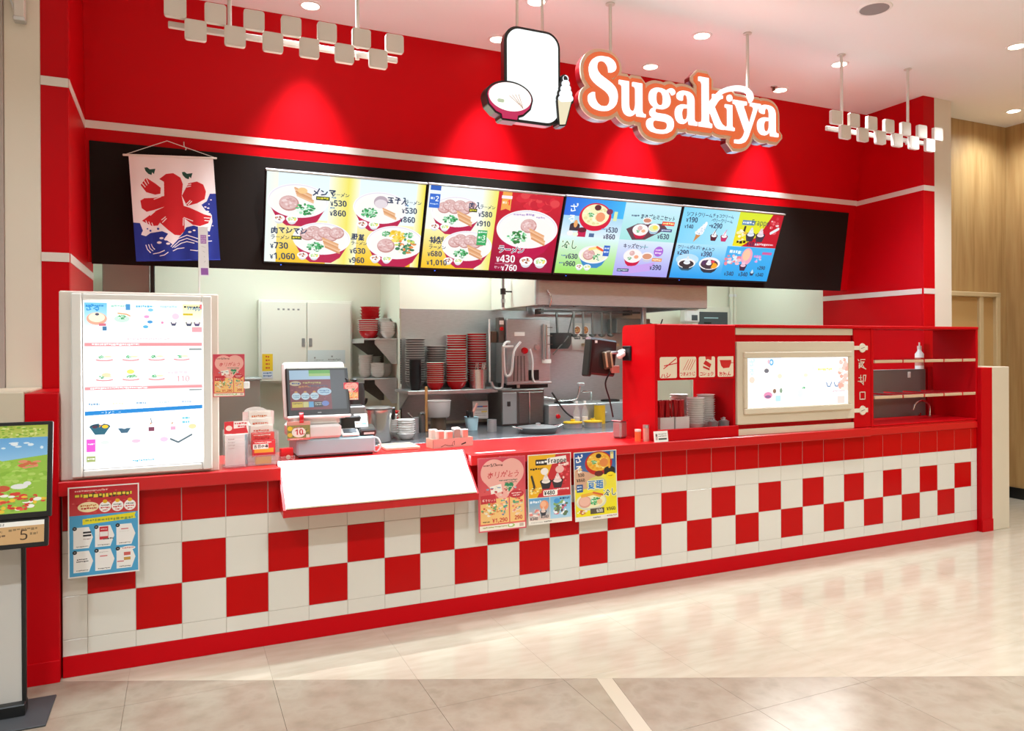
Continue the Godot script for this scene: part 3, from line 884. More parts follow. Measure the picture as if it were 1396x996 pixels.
func poster_zaru() -> Pic:
	var p := pic(340, 480, "e8e0d4")
	p.fade(6, 6, 328, 160, Color("24509a"), Color("5a7aa8")); p.fade(6, 166, 328, 284, Color("f2e24a"), Color("eedc1c"))
	p.poly([Vector2(6, 120), Vector2(180, 160), Vector2(120, 260), Vector2(6, 260)], Color("d8a888"))
	p.oval(196, 86, 108, 84, Color("c0281f")); p.oval(196, 76, 92, 66, Color("efb63c")); p.specks(190, 76, 80, 54, 60, 12.0, [Color("f4c95a"), Color("e8a22c"), Color("f8dc84")], 4)
	p.greens(158, 78, 22, 3); p.oval(196, 36, 22, 16, Color("3a2c20")); p.oval(238, 84, 34, 30, Color("e68a48"))
	p.oval(282, 136, 44, 22, Color("2a2420")); p.rect(238, 136, 88, 34, Color("2a2420")); p.line([Vector2(276, 60), Vector2(282, 120)], 16, Color("f0a83c")); p.oval(196, 160, 34, 20, Color("6a2a28"))
	p.jp("ざる", 10, 20, 62, Color("fbf6ee"), 0.13, true); p.rect(290, 12, 26, 50, Color("e8d890")); p.words(294, 18, 18, 8, Color("6a5a30"), 3)
	p.latin("530", 32, 150, 22, Color("3a2c28"), "bold", -0.15); p.latin("¥860", 20, 186, 22, Color("3a2c28"), "bold", -0.15); p.specks(44, 126, 26, 14, 14, 9.0, [Color("f2e2d4"), Color("c87a58"), Color("f0d080")], 5)
	p.oval(176, 230, 80, 50, Color("d8d070")); p.jp_edge("夏麺", 104, 204, 64, Color("2f7cc0"), Color("f8f0c0"), 0.12); p.rrect(18, 226, 50, 54, 6, Color("28528e")); p.words(24, 236, 36, 12, Color("dce8f2"), 4); p.words(24, 256, 36, 12, Color("dce8f2"), 6)
	p.oval(290, 180, 36, 26, Color("f6dc20")); p.words(272, 176, 36, 10, Color("b08a10"), 3)
	p.jp_edge("冷し", 230, 270, 54, Color("2c5a4a"), Color("f6f2d8"), 0.11)
	p.oval(130, 350, 120, 62, Color("d8d4c0")); p.oval(130, 342, 110, 52, Color("efe8b8")); p.oval(80, 350, 50, 40, Color("e0a08c")); p.oval(78, 346, 42, 32, Color("efbaa6"))
	p.line([Vector2(60, 306), Vector2(150, 296), Vector2(200, 316)], 22, Color("f0b43c")); p.line([Vector2(150, 290), Vector2(220, 310)], 14, Color("dc6a3c")); p.greens(160, 350, 40, 8); p.oval(196, 356, 22, 18, Color("f2c890"))
	p.specks(60, 420, 44, 14, 16, 10.0, [Color("e8b080"), Color("f2e8d8"), Color("c86a40")], 3); p.rect(120, 400, 110, 38, Color("5a5040")); p.latin("630", 170, 408, 22, Color("f0e8dc"), "bold", -0.15); p.latin("¥960", 250, 402, 24, Color("3c3428"), "bold", -0.15)
	p.rect(0, 452, 340, 28, Color("ece4d8")); p.words(140, 460, 60, 9, Color("706860"), 3); p.words(250, 456, 80, 10, Color("b08080"), 4)
	return p

func poster_app() -> Pic:
	var p := pic(420, 600, "f0e8e0")
	p.fade(8, 8, 404, 190, Color("bc1c28"), Color("c83a3c")); p.rect(8, 190, 404, 402, Color("4aa0cc"))
	p.specks(200, 100, 180, 80, 30, 10.0, [Color("d04a48"), Color("b01820"), Color("d86a54")], 2)
	p.words(40, 24, 190, 12, Color("e8b0a8"), 3)
	for d in [Vector2(-3, 0), Vector2(3, 0), Vector2(0, -3), Vector2(0, 3)]:
		p.jp("アプリが新しくなりました", 36 + d.x, 48 + d.y, 30, Color("503820"), 0.17)
	p.words(38, 48, 340, 32, Color("503820"), 11); p.words(41, 51, 334, 26, Color("e8cc3c"), 11)
	p.oval(118, 138, 62, 34, Color("f4dca8")); p.words(72, 122, 92, 12, Color("c86a30"), 4); p.words(76, 140, 90, 14, Color("c03028"), 5)
	for i in 3:
		var x := 216 + i * 74
		p.oval(x, 144, 36, 36, Color("f6ede6")); p.oval(x, 108, 14, 12, Color("e8b020")); p.words(x - 24, 130, 48, 9, Color("504848"), i); p.words(x - 26, 144, 52, 11, Color("c84040"), i + 4); p.words(x - 14, 162, 28, 9, Color("c84040"), i + 7)
	p.poly([Vector2(84, 216), Vector2(400, 196), Vector2(392, 216), Vector2(400, 236), Vector2(84, 254)], Color("e6d820"))
	p.words(100, 220, 280, 20, Color("8a9a40"), 12)
	for i in 6:
		var x := 30 + (i % 3) * 126
		var y: int = 270 + (i / 3) * 158
		p.poly([Vector2(x, y), Vector2(x + 90, y), Vector2(x + 114, y + 70), Vector2(x + 90, y + 140), Vector2(x, y + 140)], Color("f2ece6"))
		p.oval(x + 8, y + 6, 13, 13, Color("2a2c30")); p.words(x + 4, y + 3, 9, 7, Color("c8c8c8"), i)
		p.words(x + 16, y + 124, 70, 8, Color("807870"), i)
	p.rect(86, 300, 48, 12, Color("28282c")); p.rect(86, 320, 48, 12, Color("28282c")); p.words(88, 346, 42, 8, Color("b09890"), 4)
	p.rect(182, 276, 52, 86, Color("c8303c")); p.rect(184, 310, 48, 32, Color("f0e8e2")); p.words(190, 290, 36, 8, Color("f4d8d0"), 2); p.words(204, 354, 60, 12, Color("585048"), 3)
	p.rect(310, 300, 44, 6, Color("c84848")); p.words(300, 318, 60, 4, Color("d8ccc4"), 3); p.words(50, 478, 60, 9, Color("484440"), 6); p.words(48, 492, 70, 9, Color("484440"), 7)
	p.rect(184, 470, 44, 6, Color("c84848")); p.words(180, 444, 54, 5, Color("b8b0a8"), 4); p.oval(352, 436, 44, 14, Color("f6ede8")); p.words(316, 430, 70, 9, Color("c87a70"), 3)
	p.rect(326, 462, 40, 22, Color("d06058")); p.rect(326, 496, 40, 20, Color("c89a48")); p.rect(286, 518, 40, 6, Color("c85050"))
	return p

func make_prints() -> void:
	var where := "hanging from the counter edge"
	single("poster", sheet(0.296, 0.42, 0.001, printed(poster_thanks(true), 0.3), M.paper, 0.012, 4), null, "pink poster with a big heart, left of three %s" % where, "poster", Vector3(2.07, 0.678, 0.052), Vector3.ZERO, "posters on the counter front")
	single("poster", sheet(0.285, 0.41, 0.001, printed(poster_frappe(), 0.3), M.paper, 0.01, 4), null, "red yellow and blue frozen dessert poster, middle one %s" % where, "poster", Vector3(2.376, 0.682, 0.05), Vector3.ZERO, "posters on the counter front")
	single("poster", sheet(0.298, 0.415, 0.001, printed(poster_zaru(), 0.3), M.paper, 0.014, 4), null, "blue and yellow cold noodle poster, right of three %s" % where, "poster", Vector3(2.687, 0.676, 0.051), Vector3(0, 0, 0.4), "posters on the counter front")
	single("poster", sheet(0.288, 0.415, 0.002, printed(poster_app(), 0.25), M.clear, 0.0, 1), null, "red and blue poster with six white steps, at the left end of the counter", "poster", Vector3(0.075, 0.681, 0.062))
	var strip := pic(160, 24, "f0e8e0")
	strip.words(4, 6, 150, 8, Color("b0a8a0"), 2)
	single("label_strip", sheet(0.25, 0.03, 0.001, printed(strip), M.paper), null, "narrow white paper strip lying on the counter top behind the posters", "paper strip", Vector3(2.06, 0.911, -0.02), Vector3(-90, 2, 0))

	var o := thing("card_stand", "pink heart card on a clip at the right edge of the lightbox", "card", Vector3(0.618, 1.38, 0.005))
	part("card", sheet(0.147, 0.213, 0.002, printed(poster_thanks(false), 0.3), M.carton_pink), null, o, Vector3(0, 0.005, 0.004))
	part("clip", box(0.03, 0.035, 0.012, 0.003), M.white, o, Vector3(0.082, -0.045, 0))
	part("arm", box(0.09, 0.012, 0.006, 0.002), M.white, o, Vector3(-0.045, -0.02, -0.006))

func make_snacks() -> void:
	# survey cards in a clear stand
	var p := pic(200, 120, "f4eae6")
	p.rect(0, 0, 76, 110, Color("d8343c")); p.poly([Vector2(76, 66), Vector2(180, 58), Vector2(196, 110), Vector2(60, 112)], Color("d8343c")); p.jp("アンケート", 84, 10, 20, Color("d04a50"), 0.12); p.words(84, 12, 100, 18, Color("d04a50"), 3); p.words(110, 38, 70, 18, Color("d04a50"), 4); p.oval(38, 60, 26, 24, Color("f2dcd0"))
	var o := thing("survey_stand", "clear stand with white survey slips and a red and white header, beside the lightbox", "stand", Vector3(0.648, 0.909, -0.09), 6)
	part("base", box(0.105, 0.012, 0.07, 0.003), M.clear, o, Vector3(0, 0.006, 0))
	part("back_plate", box(0.105, 0.19, 0.004, 0.001), M.clear, o, Vector3(0, 0.1, -0.03))
	part("front_plate", box(0.1, 0.13, 0.003, 0.001), M.clear, o, Vector3(0, 0.075, 0.03))
	var s := pic(120, 160, "f2e6e6")
	for i in 4:
		s.rect(10, 16 + i * 16, 100, 1, Color("d8c0c0")); s.words(16, 20 + i * 16, 40, 7, Color("c8a8a8"), i)
	part("slips", sheet(0.092, 0.155, 0.02, printed(s), M.paper), null, o, Vector3(0, 0.092, 0.022))
	part("header_card", sheet(0.118, 0.068, 0.002, printed(p), M.paper), null, o, Vector3(0.006, 0.205, 0.026))
	o = thing("paper_box", "pale open box standing behind the survey slips", "box", Vector3(0.66, 0.909, -0.21))
	part("body", box(0.1, 0.2, 0.09, 0.004), M.pos_blue, o, Vector3(0, 0.1, 0))
	part("flap", box(0.1, 0.004, 0.06, 0.001), M.white, o, Vector3(0.02, 0.206, 0.02), Vector3(12, 0, 8))
	# rack of snack packets
	o = thing("snack_rack", "clear stepped rack for snack packets next to the register", "rack", Vector3(0.782, 0.909, -0.17), 4)
	part("base", box(0.155, 0.006, 0.17, 0.002), M.clear, o, Vector3(0, 0.003, 0))
	for k in [-1, 1]:
		part("side_plate", box(0.003, 0.17, 0.16, 0.001), M.clear, o, Vector3(k * 0.076, 0.09, 0))
	for k in 3:
		part("front_lip", box(0.15, 0.05 + 0.045 * k, 0.003, 0.001), M.clear, o, Vector3(0, 0.03 + 0.03 * k, 0.08 - 0.05 * k))
	part("back_board", box(0.152, 0.27, 0.004, 0.002), M.white, o, Vector3(0, 0.135, -0.078))
	var names := ["front packet, red with big dark characters", "second packet, red and white", "third packet, white and orange", "fourth packet, white and orange", "rearmost packet, yellow and white"]
	for k in 5:
		var q := pic(180, 130, ["d8343a", "e8504c", "f2e8e0", "f4ece4", "f6f0e8"][k])
		q.rect(10, 66, 160, 56, Color(["f0a83c", "f4d8b8", "e8b070", "e8b478", "f0b84c"][k])); q.words(14, 10, 140, 12, Color("f8ece4"), k)
		if k == 0:
			q.rect(0, 28, 128, 44, Color("f6f0ea"))
			q.jp("五目の素", 6, 32, 31, Color("3a2220"), 0.13)
			q.rect(0, 104, 180, 26, Color("d8343a"))
		else:
			q.words(20, 32, 130, 18, Color(["c03038", "c83a3c", "e0705a", "d86a50", "e08a60"][k]), k + 3); q.specks(90, 96, 70, 20, 20, 10, [Color("f6dca0"), Color("d88a48"), Color("fbf0dc")], k)
		var st := new_st(0)
		var outline := PackedVector2Array()
		for i in 11:
			outline.append(Vector2(-0.058 + 0.0116 * i, 0.0 + (0.002 if i % 2 else 0.0)))
		for i in 11:
			outline.append(Vector2(0.058 - 0.0116 * i, 0.088 + (0.002 if i % 2 else 0.0)))
		add_prism(st, outline, 0.004)
		var zz := 0.066 - 0.03 * k
		var yy := 0.045 + 0.036 * k
		var pk := thing("snack_packet", "snack packet in the clear rack, %s" % names[k], "snack packet", o.position + Vector3(0, 0.0, 0) + o.basis * Vector3(0.004, yy, zz), 4, "snack packets in the rack")
		part("wrapper", done(st), mat(["c8303a", "d8504c", "ece4dc", "ece4dc", "ece4dc"][k], 0.25), pk)
		part("print", sheet(0.108, 0.078, 0.003, printed(q, 0.2), M.paper), null, pk, Vector3(0, 0.045, 0.0055))
	var box0 := thing("snack_box", "small yellow carton lying at the foot of the snack rack", "box", o.position + o.basis * Vector3(0.004, 0.006, 0.045), 4)
	part("carton", box(0.078, 0.042, 0.04, 0.003), M.yellow, box0, Vector3(0, 0.021, 0))
	var head := thing("header_board", "curved white and pink header board above the snack rack", "display board", o.position + o.basis * Vector3(0, 0.2, -0.072), 4)
	var hp := pic(240, 130, "f8e8e4")
	hp.fade(0, 0, 240, 130, Color("f6d4d0"), Color("f9efe9")); hp.rect(0, 84, 70, 40, Color("d83a3c")); hp.rect(90, 84, 130, 40, Color("f0b050")); hp.words(40, 36, 130, 16, Color("e08a80"), 3)
	part("board", sheet(0.16, 0.072, 0.003, printed(hp), M.paper), null, head, Vector3(0, 0.036, 0))
	var arch := PackedVector2Array()
	for i in 13:
		arch.append(Vector2(-0.015 + cos(PI * i / 12) * 0.058, sin(PI * i / 12) * 0.026))
	part("arch", prism(arch, 0.003), M.white, head, Vector3(0, 0.071, 0))
	# red sachets in a clear tray
	o = thing("sachet_tray", "small clear tray with a red carton, left of the register base", "tray", Vector3(0.905, 0.909, -0.115), 14)
	part("tray", box(0.078, 0.04, 0.05, 0.002), M.clear, o, Vector3(0, 0.02, 0))
	var c := thing("sachet_box", "little red carton standing in the clear tray", "box", Vector3(0.905, 0.913, -0.118), 14)
	part("carton", box(0.066, 0.078, 0.03, 0.003), M.bowl_red, c, Vector3(0, 0.039, 0))
	part("badge", lathe([Vector2(0, 0.002), Vector2(0.012, 0.002), Vector2(0.012, 0)], 16), M.cardboard, c, Vector3(0.004, 0.03, 0.016), Vector3(90, 0, 0))

func make_register() -> void:
	var o := thing("cash_register", "white touch-screen cash register with a pale blue drawer on the counter", "cash register", Vector3(1.195, 0.909, -0.43))
	part("drawer", box(0.436, 0.095, 0.34, 0.01), M.pos_blue, o, Vector3(0, 0.0575, 0))
	part("drawer_foot", box(0.41, 0.01, 0.31, 0.002), M.dark_plastic, o, Vector3(0, 0.005, 0))
	part("housing", box(0.28, 0.075, 0.26, 0.012), M.pos_white, o, Vector3(-0.115, 0.145, 0.05))
	part("neck", box(0.27, 0.09, 0.16, 0.02), M.white, o, Vector3(-0.112, 0.215, 0.07))
	var d := part("display", box(0.345, 0.283, 0.026, 0.01), M.dark_plastic, o, Vector3(-0.095, 0.365, 0.12), Vector3(-20, 0, 0))
	part("rear_shell", box(0.345, 0.33, 0.05, 0.012), M.white, d, Vector3(-0.012, 0.02, -0.04))
	part("lower_trim", box(0.345, 0.012, 0.03, 0.004), M.white, d, Vector3(0, -0.146, 0))
	var p := pic(520, 400, "8a3a44")
	p.rect(0, 0, 380, 96, Color("bcdcf4")); p.rect(180, 0, 200, 34, Color("74c45c")); p.rect(180, 34, 200, 28, Color("b8dc84")); p.rect(380, 0, 140, 400, Color("505054"))
	p.specks(190, 220, 180, 110, 90, 10.0, [Color("96444a"), Color("7c3440"), Color("a05258")], 3)
	p.oval(52, 134, 52, 24, Color("d8c8a0")); p.words(20, 124, 76, 18, Color("4a5a98"), 4); p.words(120, 118, 170, 20, Color("c8b86a"), 5); p.words(80, 156, 110, 22, Color("d08a48"), 6); p.words(170, 152, 180, 20, Color("4a5068"), 2)
	for i in 3:
		p.oval(54 + i * 84, 262, 40, 36, Color("d4ecf6")); p.oval(54 + i * 84, 220, 14, 9, Color("e8a850")); p.words(24 + i * 84, 252, 60, 10, Color("4a78a0"), i); p.words(30 + i * 84, 270, 50, 9, Color("4a90b0"), i + 3)
	p.oval(316, 220, 66, 38, Color("c4e4f6")); p.words(272, 204, 92, 13, Color("5a80b0"), 4); p.words(276, 224, 84, 12, Color("5a80b0"), 5)
	p.rect(12, 318, 100, 56, Color("e8cc50")); p.words(20, 330, 84, 10, Color("4a4030"), 3); p.rect(114, 318, 50, 56, Color("e4dc90")); p.rect(166, 318, 44, 56, Color("70b8e8")); p.rect(212, 318, 84, 56, Color("30343c")); p.words(220, 328, 64, 10, Color("e8e8d8"), 7); p.words(220, 346, 64, 10, Color("e8e8d8"), 8)
	p.oval(320, 340, 34, 26, Color("7890d8"))
	part("screen", sheet(0.305, 0.232, 0.002, lit(p, 0.6), M.black), null, d, Vector3(0, 0.008, 0.0135))
	part("logo_mark", box(0.02, 0.005, 0.001, 0), M.grey_plastic, d, Vector3(0, -0.125, 0.0135))
	panel_light(d, Vector3(0, 0.008, 0.02), Vector3.ZERO, 0.3, 0.22, 0.04, Color(0.85, 0.8, 0.85))
	# on and around it
	var t := thing("price_card", "small card with a big red 10 on the cash register", "card", Vector3(0.985, 1.014, -0.235))
	var q := pic(260, 170, "8f8a50")
	q.specks(130, 80, 120, 70, 60, 14, [Color("a89a48"), Color("6f7a4c"), Color("b8a860"), Color("7a6a48")], 3); q.oval(130, 80, 78, 60, Color("f4ece4")); q.oval(32, 36, 28, 26, Color("e8c830")); q.oval(32, 110, 28, 24, Color("e0c048"))
	q.latin("10", 84, 46, 64, Color("cc2028")); q.words(166, 94, 30, 18, Color("cc3038"), 2); q.words(80, 22, 90, 14, Color("b04040"), 3); q.rect(0, 148, 260, 22, Color("e87a72")); q.words(30, 152, 150, 12, Color("fbe8e4"), 5); q.rect(212, 110, 40, 36, Color("e6ddd0"))
	part("card", sheet(0.122, 0.08, 0.002, printed(q), M.paper), null, t, Vector3(0, 0.042, 0), Vector3(-6, 0, 0))
	part("card_top", box(0.124, 0.022, 0.006, 0.002), M.carton_pink, t, Vector3(0, 0.092, -0.007))
	part("foot", box(0.1, 0.004, 0.05, 0.001), M.clear, t, Vector3(0, 0.002, -0.022))
	t = thing("tape_roll", "roll of red tape in a white holder above the price card", "tape", Vector3(0.985, 1.09, -0.275))
	part("holder", box(0.05, 0.075, 0.04, 0.01), M.white, t, Vector3(-0.01, 0.0375, 0))
	part("roll", lathe([Vector2(0.012, 0), Vector2(0.034, 0), Vector2(0.034, 0.022), Vector2(0.012, 0.022), Vector2(0.012, 0)], 24), M.bowl_red, t, Vector3(0.004, 0.042, 0.012), Vector3(0, 0, -90))
	t = thing("hanging_card", "little pink card clipped to the right side of the register display", "card", Vector3(1.283, 1.272, -0.3))
	part("card", sheet(0.084, 0.1, 0.002, printed(poster_thanks(false)), M.paper), null, t, Vector3(0, 0.0, 0.0))
	part("hook", tube(smooth([Vector3(-0.02, 0.05, -0.002), Vector3(-0.02, 0.07, -0.01), Vector3(-0.03, 0.075, -0.03)]), 0.003, 6), M.dark_plastic, t)
	t = thing("receipt_printer", "black and grey receipt printer on the drawer, right of the register display", "printer", Vector3(1.3, 1.0165, -0.40))
	part("body", box(0.115, 0.11, 0.13, 0.008), M.dark_plastic, t, Vector3(-0.01, 0.055, 0))
	part("rear_body", box(0.1, 0.16, 0.08, 0.008), M.grey_plastic, t, Vector3(0.045, 0.08, -0.06))
	part("slot", box(0.07, 0.01, 0.05, 0.002), M.black, t, Vector3(0.04, 0.161, -0.055))
	t = thing("card_reader", "black payment terminal with a white paper slip at the right of the register", "card reader", Vector3(1.375, 1.0165, -0.325))
	part("body", box(0.095, 0.045, 0.10, 0.008), M.dark_plastic, t, Vector3(0.0, 0.025, 0), Vector3(14, 0, 0))
	part("label", box(0.06, 0.012, 0.002, 0), M.paper, t, Vector3(0.005, 0.012, 0.05), Vector3(14, 0, 0))
	var r := pic(100, 120, "f4f2ee")
	r.words(10, 16, 70, 10, Color("b0c4d0"), 3); r.words(10, 80, 80, 12, Color("e8a080"), 4); r.rect(52, 82, 36, 16, Color("8ab8dc"))
	part("slip", sheet(0.075, 0.085, 0.002, printed(r), M.paper), null, t, Vector3(-0.028, 0.082, -0.012), Vector3(-28, 0, 0))
	t = thing("coin_tray", "white tray with a printed sheet at the foot of the payment terminal", "tray", Vector3(1.275, 1.0165, -0.3))
	part("tray", box(0.098, 0.012, 0.075, 0.004), M.white, t, Vector3(0, 0.02, 0), Vector3(24, 0, 0))
	part("sheet", box(0.075, 0.002, 0.045, 0), M.slate, t, Vector3(0, 0.0285, -0.002), Vector3(24, 0, 0))
	t = thing("cable", "white curled cable at the right end of the register drawer", "cable", Vector3(1.42, 0.91, -0.33))
	part("wire", tube(smooth([Vector3(-0.005, 0.09, 0.0), Vector3(0.02, 0.08, 0.02), Vector3(0.032, 0.04, 0.03), Vector3(0.015, 0.008, 0.03), Vector3(0.0, 0.005, 0.0)]), 0.005, 6), M.pos_white, t)
	t = thing("tray", "flat cream plastic tray behind the sloping light panel", "tray", Vector3(1.60, 0.909, -0.46))
	part("base", box(0.2, 0.006, 0.22, 0.002), M.cream, t, Vector3(0, 0.003, 0))
	for k in [-1, 1]:
		part("rim", box(0.2, 0.014, 0.005, 0.001), M.cream, t, Vector3(0, 0.01, k * 0.11))
		part("rim", box(0.005, 0.014, 0.22, 0.001), M.cream, t, Vector3(k * 0.1, 0.01, 0))

func make_spice_box() -> void:
	var o := thing("carton_caddy", "pinkish cardboard caddy with black drawings holding small cartons", "caddy", Vector3(1.9, 0.909, -0.38), 7)
	var p := pic(300, 70, "d0aca0")
	p.line([Vector2(60, 60), Vector2(90, 46), Vector2(112, 54), Vector2(150, 56)], 4, Color("3a2c28")); p.line([Vector2(140, 54), Vector2(152, 26), Vector2(160, 22), Vector2(158, 52)], 3, Color("4a3a34")); p.poly([Vector2(210, 48), Vector2(246, 34), Vector2(246, 46), Vector2(212, 56)], Color("302826"))
	part("front", sheet(0.27, 0.056, 0.004, printed(p, 0.7), M.cardboard), null, o, Vector3(0, 0.028, 0.05))
	part("back", box(0.27, 0.056, 0.004, 0.001), M.cardboard, o, Vector3(0, 0.028, -0.05))
	for k in [-1, 1]:
		part("side", box(0.004, 0.056, 0.1, 0.001), M.cardboard, o, Vector3(k * 0.133, 0.028, 0))
	part("bottom", box(0.266, 0.004, 0.1, 0.001), M.cardboard, o, Vector3(0, 0.002, 0))
	var labels := ["carton at the left front of the cardboard caddy", "carton second from the left in the cardboard caddy", "tall carton third from the left in the cardboard caddy", "carton at the right front of the cardboard caddy", "plain carton at the left back of the cardboard caddy", "plain carton at the right back of the cardboard caddy"]
	for k in 6:
		var front := k < 4
		var x: float = [-0.078, -0.02, 0.032, 0.085, -0.1, 0.055][k]
		var c := thing("carton", "small pink and silver " + labels[k] if front else labels[k], "carton", o.position + o.basis * Vector3(x, 0.005, 0.022 if front else -0.026), 7, "cartons in the cardboard caddy")
		var hh: float = [0.1, 0.095, 0.105, 0.1, 0.105, 0.108][k]
		part("carton_body", box(0.044, hh, 0.04, 0.003), M.silver if k == 2 else M.carton, c, Vector3(0, hh / 2, 0))
		if front and k != 2:
			part("front_label", box(0.034, 0.06, 0.002, 0.0005), M.carton_pink, c, Vector3(0.003, hh - 0.034, 0.0205))

# ---------- the condiment cabinet, the lit menu and the return shelf ----------
func make_cabinet() -> void:
	var o := thing("condiment_cabinet", "red open condiment cabinet with four white pictogram squares", "cabinet", Vector3(3.49, 0.909, 0))
	var st := new_st(-1)
	var side := PackedVector2Array([Vector2(0.0, 0.0), Vector2(0.0, 0.757), Vector2(-0.36, 0.757)])
	for i in 5:
		side.append(Vector2(-0.36 - 0.04 * sin(PI / 8 * (i + 0)), 0.717 + 0.04 * cos(PI / 8 * i)))
	side.append(Vector2(-0.4, 0.0))
	add_prism(st, side, 0.02, Transform3D(Basis(Vector3(0, 0, 1), Vector3(0, 1, 0), Vector3(-1, 0, 0)), Vector3(-0.325, 0, 0)))
	part("side_panel", done(st), M.red, o)
	part("side_panel", box(0.02, 0.757, 0.45, 0.002), M.red, o, Vector3(0.312, 0.3785, -0.235))
	part("header", box(0.632, 0.362, 0.02, 0.003), M.red, o, Vector3(-0.006, 0.572, -0.006))
	part("top", box(0.63, 0.02, 0.4, 0.003), M.red, o, Vector3(0, 0.746, -0.2))
	part("shelf", box(0.615, 0.03, 0.34, 0.003), M.red, o, Vector3(0, 0.025, -0.18))
	part("front_board", box(0.645, 0.075, 0.02, 0.003), M.red, o, Vector3(0.0, 0.038, 0.012))
	var words := ["ハシ", "つまようじ", "コショウ", "おわん"]
	for i in 4:
		var p := pic(130, 134, "c4020f")
		p.rrect(0, 0, 130, 134, 12, Color("efdcc2"))
		var red := Color("cf1a1c")
		if i == 0:
			p.line([Vector2(30, 74), Vector2(122, 12)], 6, red); p.line([Vector2(34, 56), Vector2(128, 40)], 6, red)
		elif i == 1:
			for k in 4:
				p.line([Vector2(30 + k * 18, 84), Vector2(70 + k * 18, 18)], 3.5, red)
		elif i == 2:
			p.poly([Vector2(36, 46), Vector2(54, 24), Vector2(100, 50), Vector2(88, 74)], red); p.poly([Vector2(34, 60), Vector2(88, 78), Vector2(84, 90), Vector2(34, 72)], red); p.poly([Vector2(52, 0), Vector2(104, 0), Vector2(100, 24), Vector2(72, 16), Vector2(56, 22)], red)
		else:
			p.poly([Vector2(18, 24), Vector2(130, 24), Vector2(130, 44), Vector2(112, 44), Vector2(96, 74), Vector2(48, 78), Vector2(30, 62)], red); p.rect(112, 0, 18, 40, Color("efdcc2"))
		p.jp(words[i], 62 - words[i].length() * [27, 12, 14, 17][i], 98, [40, 24, 29, 34][i], red, 0.12)
		var x := -0.235 + 0.1535 * i
		part("pictogram", sheet(0.133, 0.137, 0.001, printed(p), M.red), null, o, Vector3(x, 0.474, 0.0055))

	# what stands in it
	for k in 2:
		var c := thing("chopstick_cup", "white square cup full of red chopsticks, %s in the cabinet" % ["left one" if k == 0 else "right one"][0], "chopstick cup", Vector3(3.315 + 0.124 * k, 0.949, -0.15), 0, "chopstick cups")
		var cs := new_st(-1)
		for q in [[0.0, 0.05, 0.11, 0.004], [0.0, -0.05, 0.11, 0.004]]:
			add_box(cs, Vector3(0.11, 0.1, 0.004), Vector3(0, 0.05, q[1]), 0.001)
			add_box(cs, Vector3(0.004, 0.1, 0.1), Vector3(q[1] * 1.06, 0.05, 0), 0.001)
		add_box(cs, Vector3(0.108, 0.004, 0.1), Vector3(0, 0.002, 0), 0.001)
		part("cup", done(cs), M.bowl_white, c)
		var r := RandomNumberGenerator.new()
		r.seed = 20 + k
		var proto: ArrayMesh = box(0.0085, 0.205, 0.0085, 0.001)
		for i in 56:
			part("chopstick", proto, M.stick_red, c, Vector3(r.randf_range(-0.046, 0.046), 0.108, r.randf_range(-0.04, 0.04)), Vector3(r.randf_range(-4, 4), r.randf_range(0, 60), r.randf_range(-6, 6)))
	var bowl := make_bowl(0.062, 0.05, M.bowl_white)
	var at := [[3.585, -0.15, 12, "front"], [3.715, -0.21, 13, "right"], [3.56, -0.31, 13, "rear"]]
	for s in at:
		for i in s[2]:
			var l := "small white bowl in the %s stack in the red cabinet, %s" % [s[3], NTH[s[2] - 1 - i]]
			var b := again(bowl, Vector3(s[0] + sin(i * 2.1) * 0.002, 0.949 + 0.0155 * i, s[1]), i * 31.0, l, "white bowls in the cabinet")
			b.name = numbered("white_bowl")
	bowl.free()
	var tr := thing("tray", "brown tray under two metal spice pots in the red cabinet", "tray", Vector3(3.70, 0.949, -0.06))
	part("base", box(0.2, 0.008, 0.1, 0.002), M.brown, tr, Vector3(0, 0.004, 0))
	for k in 2:
		var pot := thing("spice_pot", "small metal spice pot with a spoon, %s on the brown tray" % ["left one", "right one"][k], "pot", Vector3(3.66 + 0.092 * k, 0.957, -0.06), 0, "spice pots")
		part("body", lathe([Vector2(0, 0), Vector2(0.033, 0), Vector2(0.036, 0.05), Vector2(0.038, 0.053), Vector2(0.034, 0.053), Vector2(0.031, 0.006), Vector2(0, 0.006)], 20), M.steel, pot)
		part("spoon", tube([Vector3(0, 0.012, 0), Vector3(-0.02, 0.055, 0.005), Vector3(-0.03, 0.075, 0.008)], 0.004, 6), M.chrome, pot)
		part("knob", lathe([Vector2(0, 0.053), Vector2(0.028, 0.056), Vector2(0.01, 0.066), Vector2(0.012, 0.076), Vector2(0, 0.082)], 16), M.steel, pot)
	# shakers and a card in front of its left corner
	for k in 2:
		var sh := thing("spice_shaker", ["orange-labelled short spice shaker left of the cabinet", "taller pink-labelled spice shaker left of the cabinet"][k], "shaker", Vector3([3.075, 3.118][k], 0.909, [-0.08, -0.05][k]), 0, "spice shakers")
		var hh: float = [0.075, 0.105][k]
		part("jar", rod(0.02, hh * 0.82, 18), [M.orange, M.carton_pink][k], sh)
		part("cap", lathe([Vector2(0.021, hh * 0.82), Vector2(0.021, hh), Vector2(0, hh)], 18), M.silver if k else M.carton, sh)
	var q := pic(180, 120, "f2ede6")
	q.rect(14, 26, 26, 70, Color("c8a8a0")); q.rect(18, 34, 18, 24, Color("505050")); q.words(52, 28, 110, 12, Color("7a726a"), 2); q.words(52, 50, 110, 12, Color("7a726a"), 3); q.rect(52, 78, 110, 18, Color("4a5048"))
	single("notice_card", sheet(0.102, 0.07, 0.008, printed(q), M.paper), null, "small white notice card leaning at the foot of the red cabinet", "card", Vector3(3.178, 0.944, 0.034), Vector3(-8, 0, 0))
	var can := thing("steel_can", "square steel can standing on the counter left of the red cabinet", "can", Vector3(3.06, 0.909, -0.28), 20)
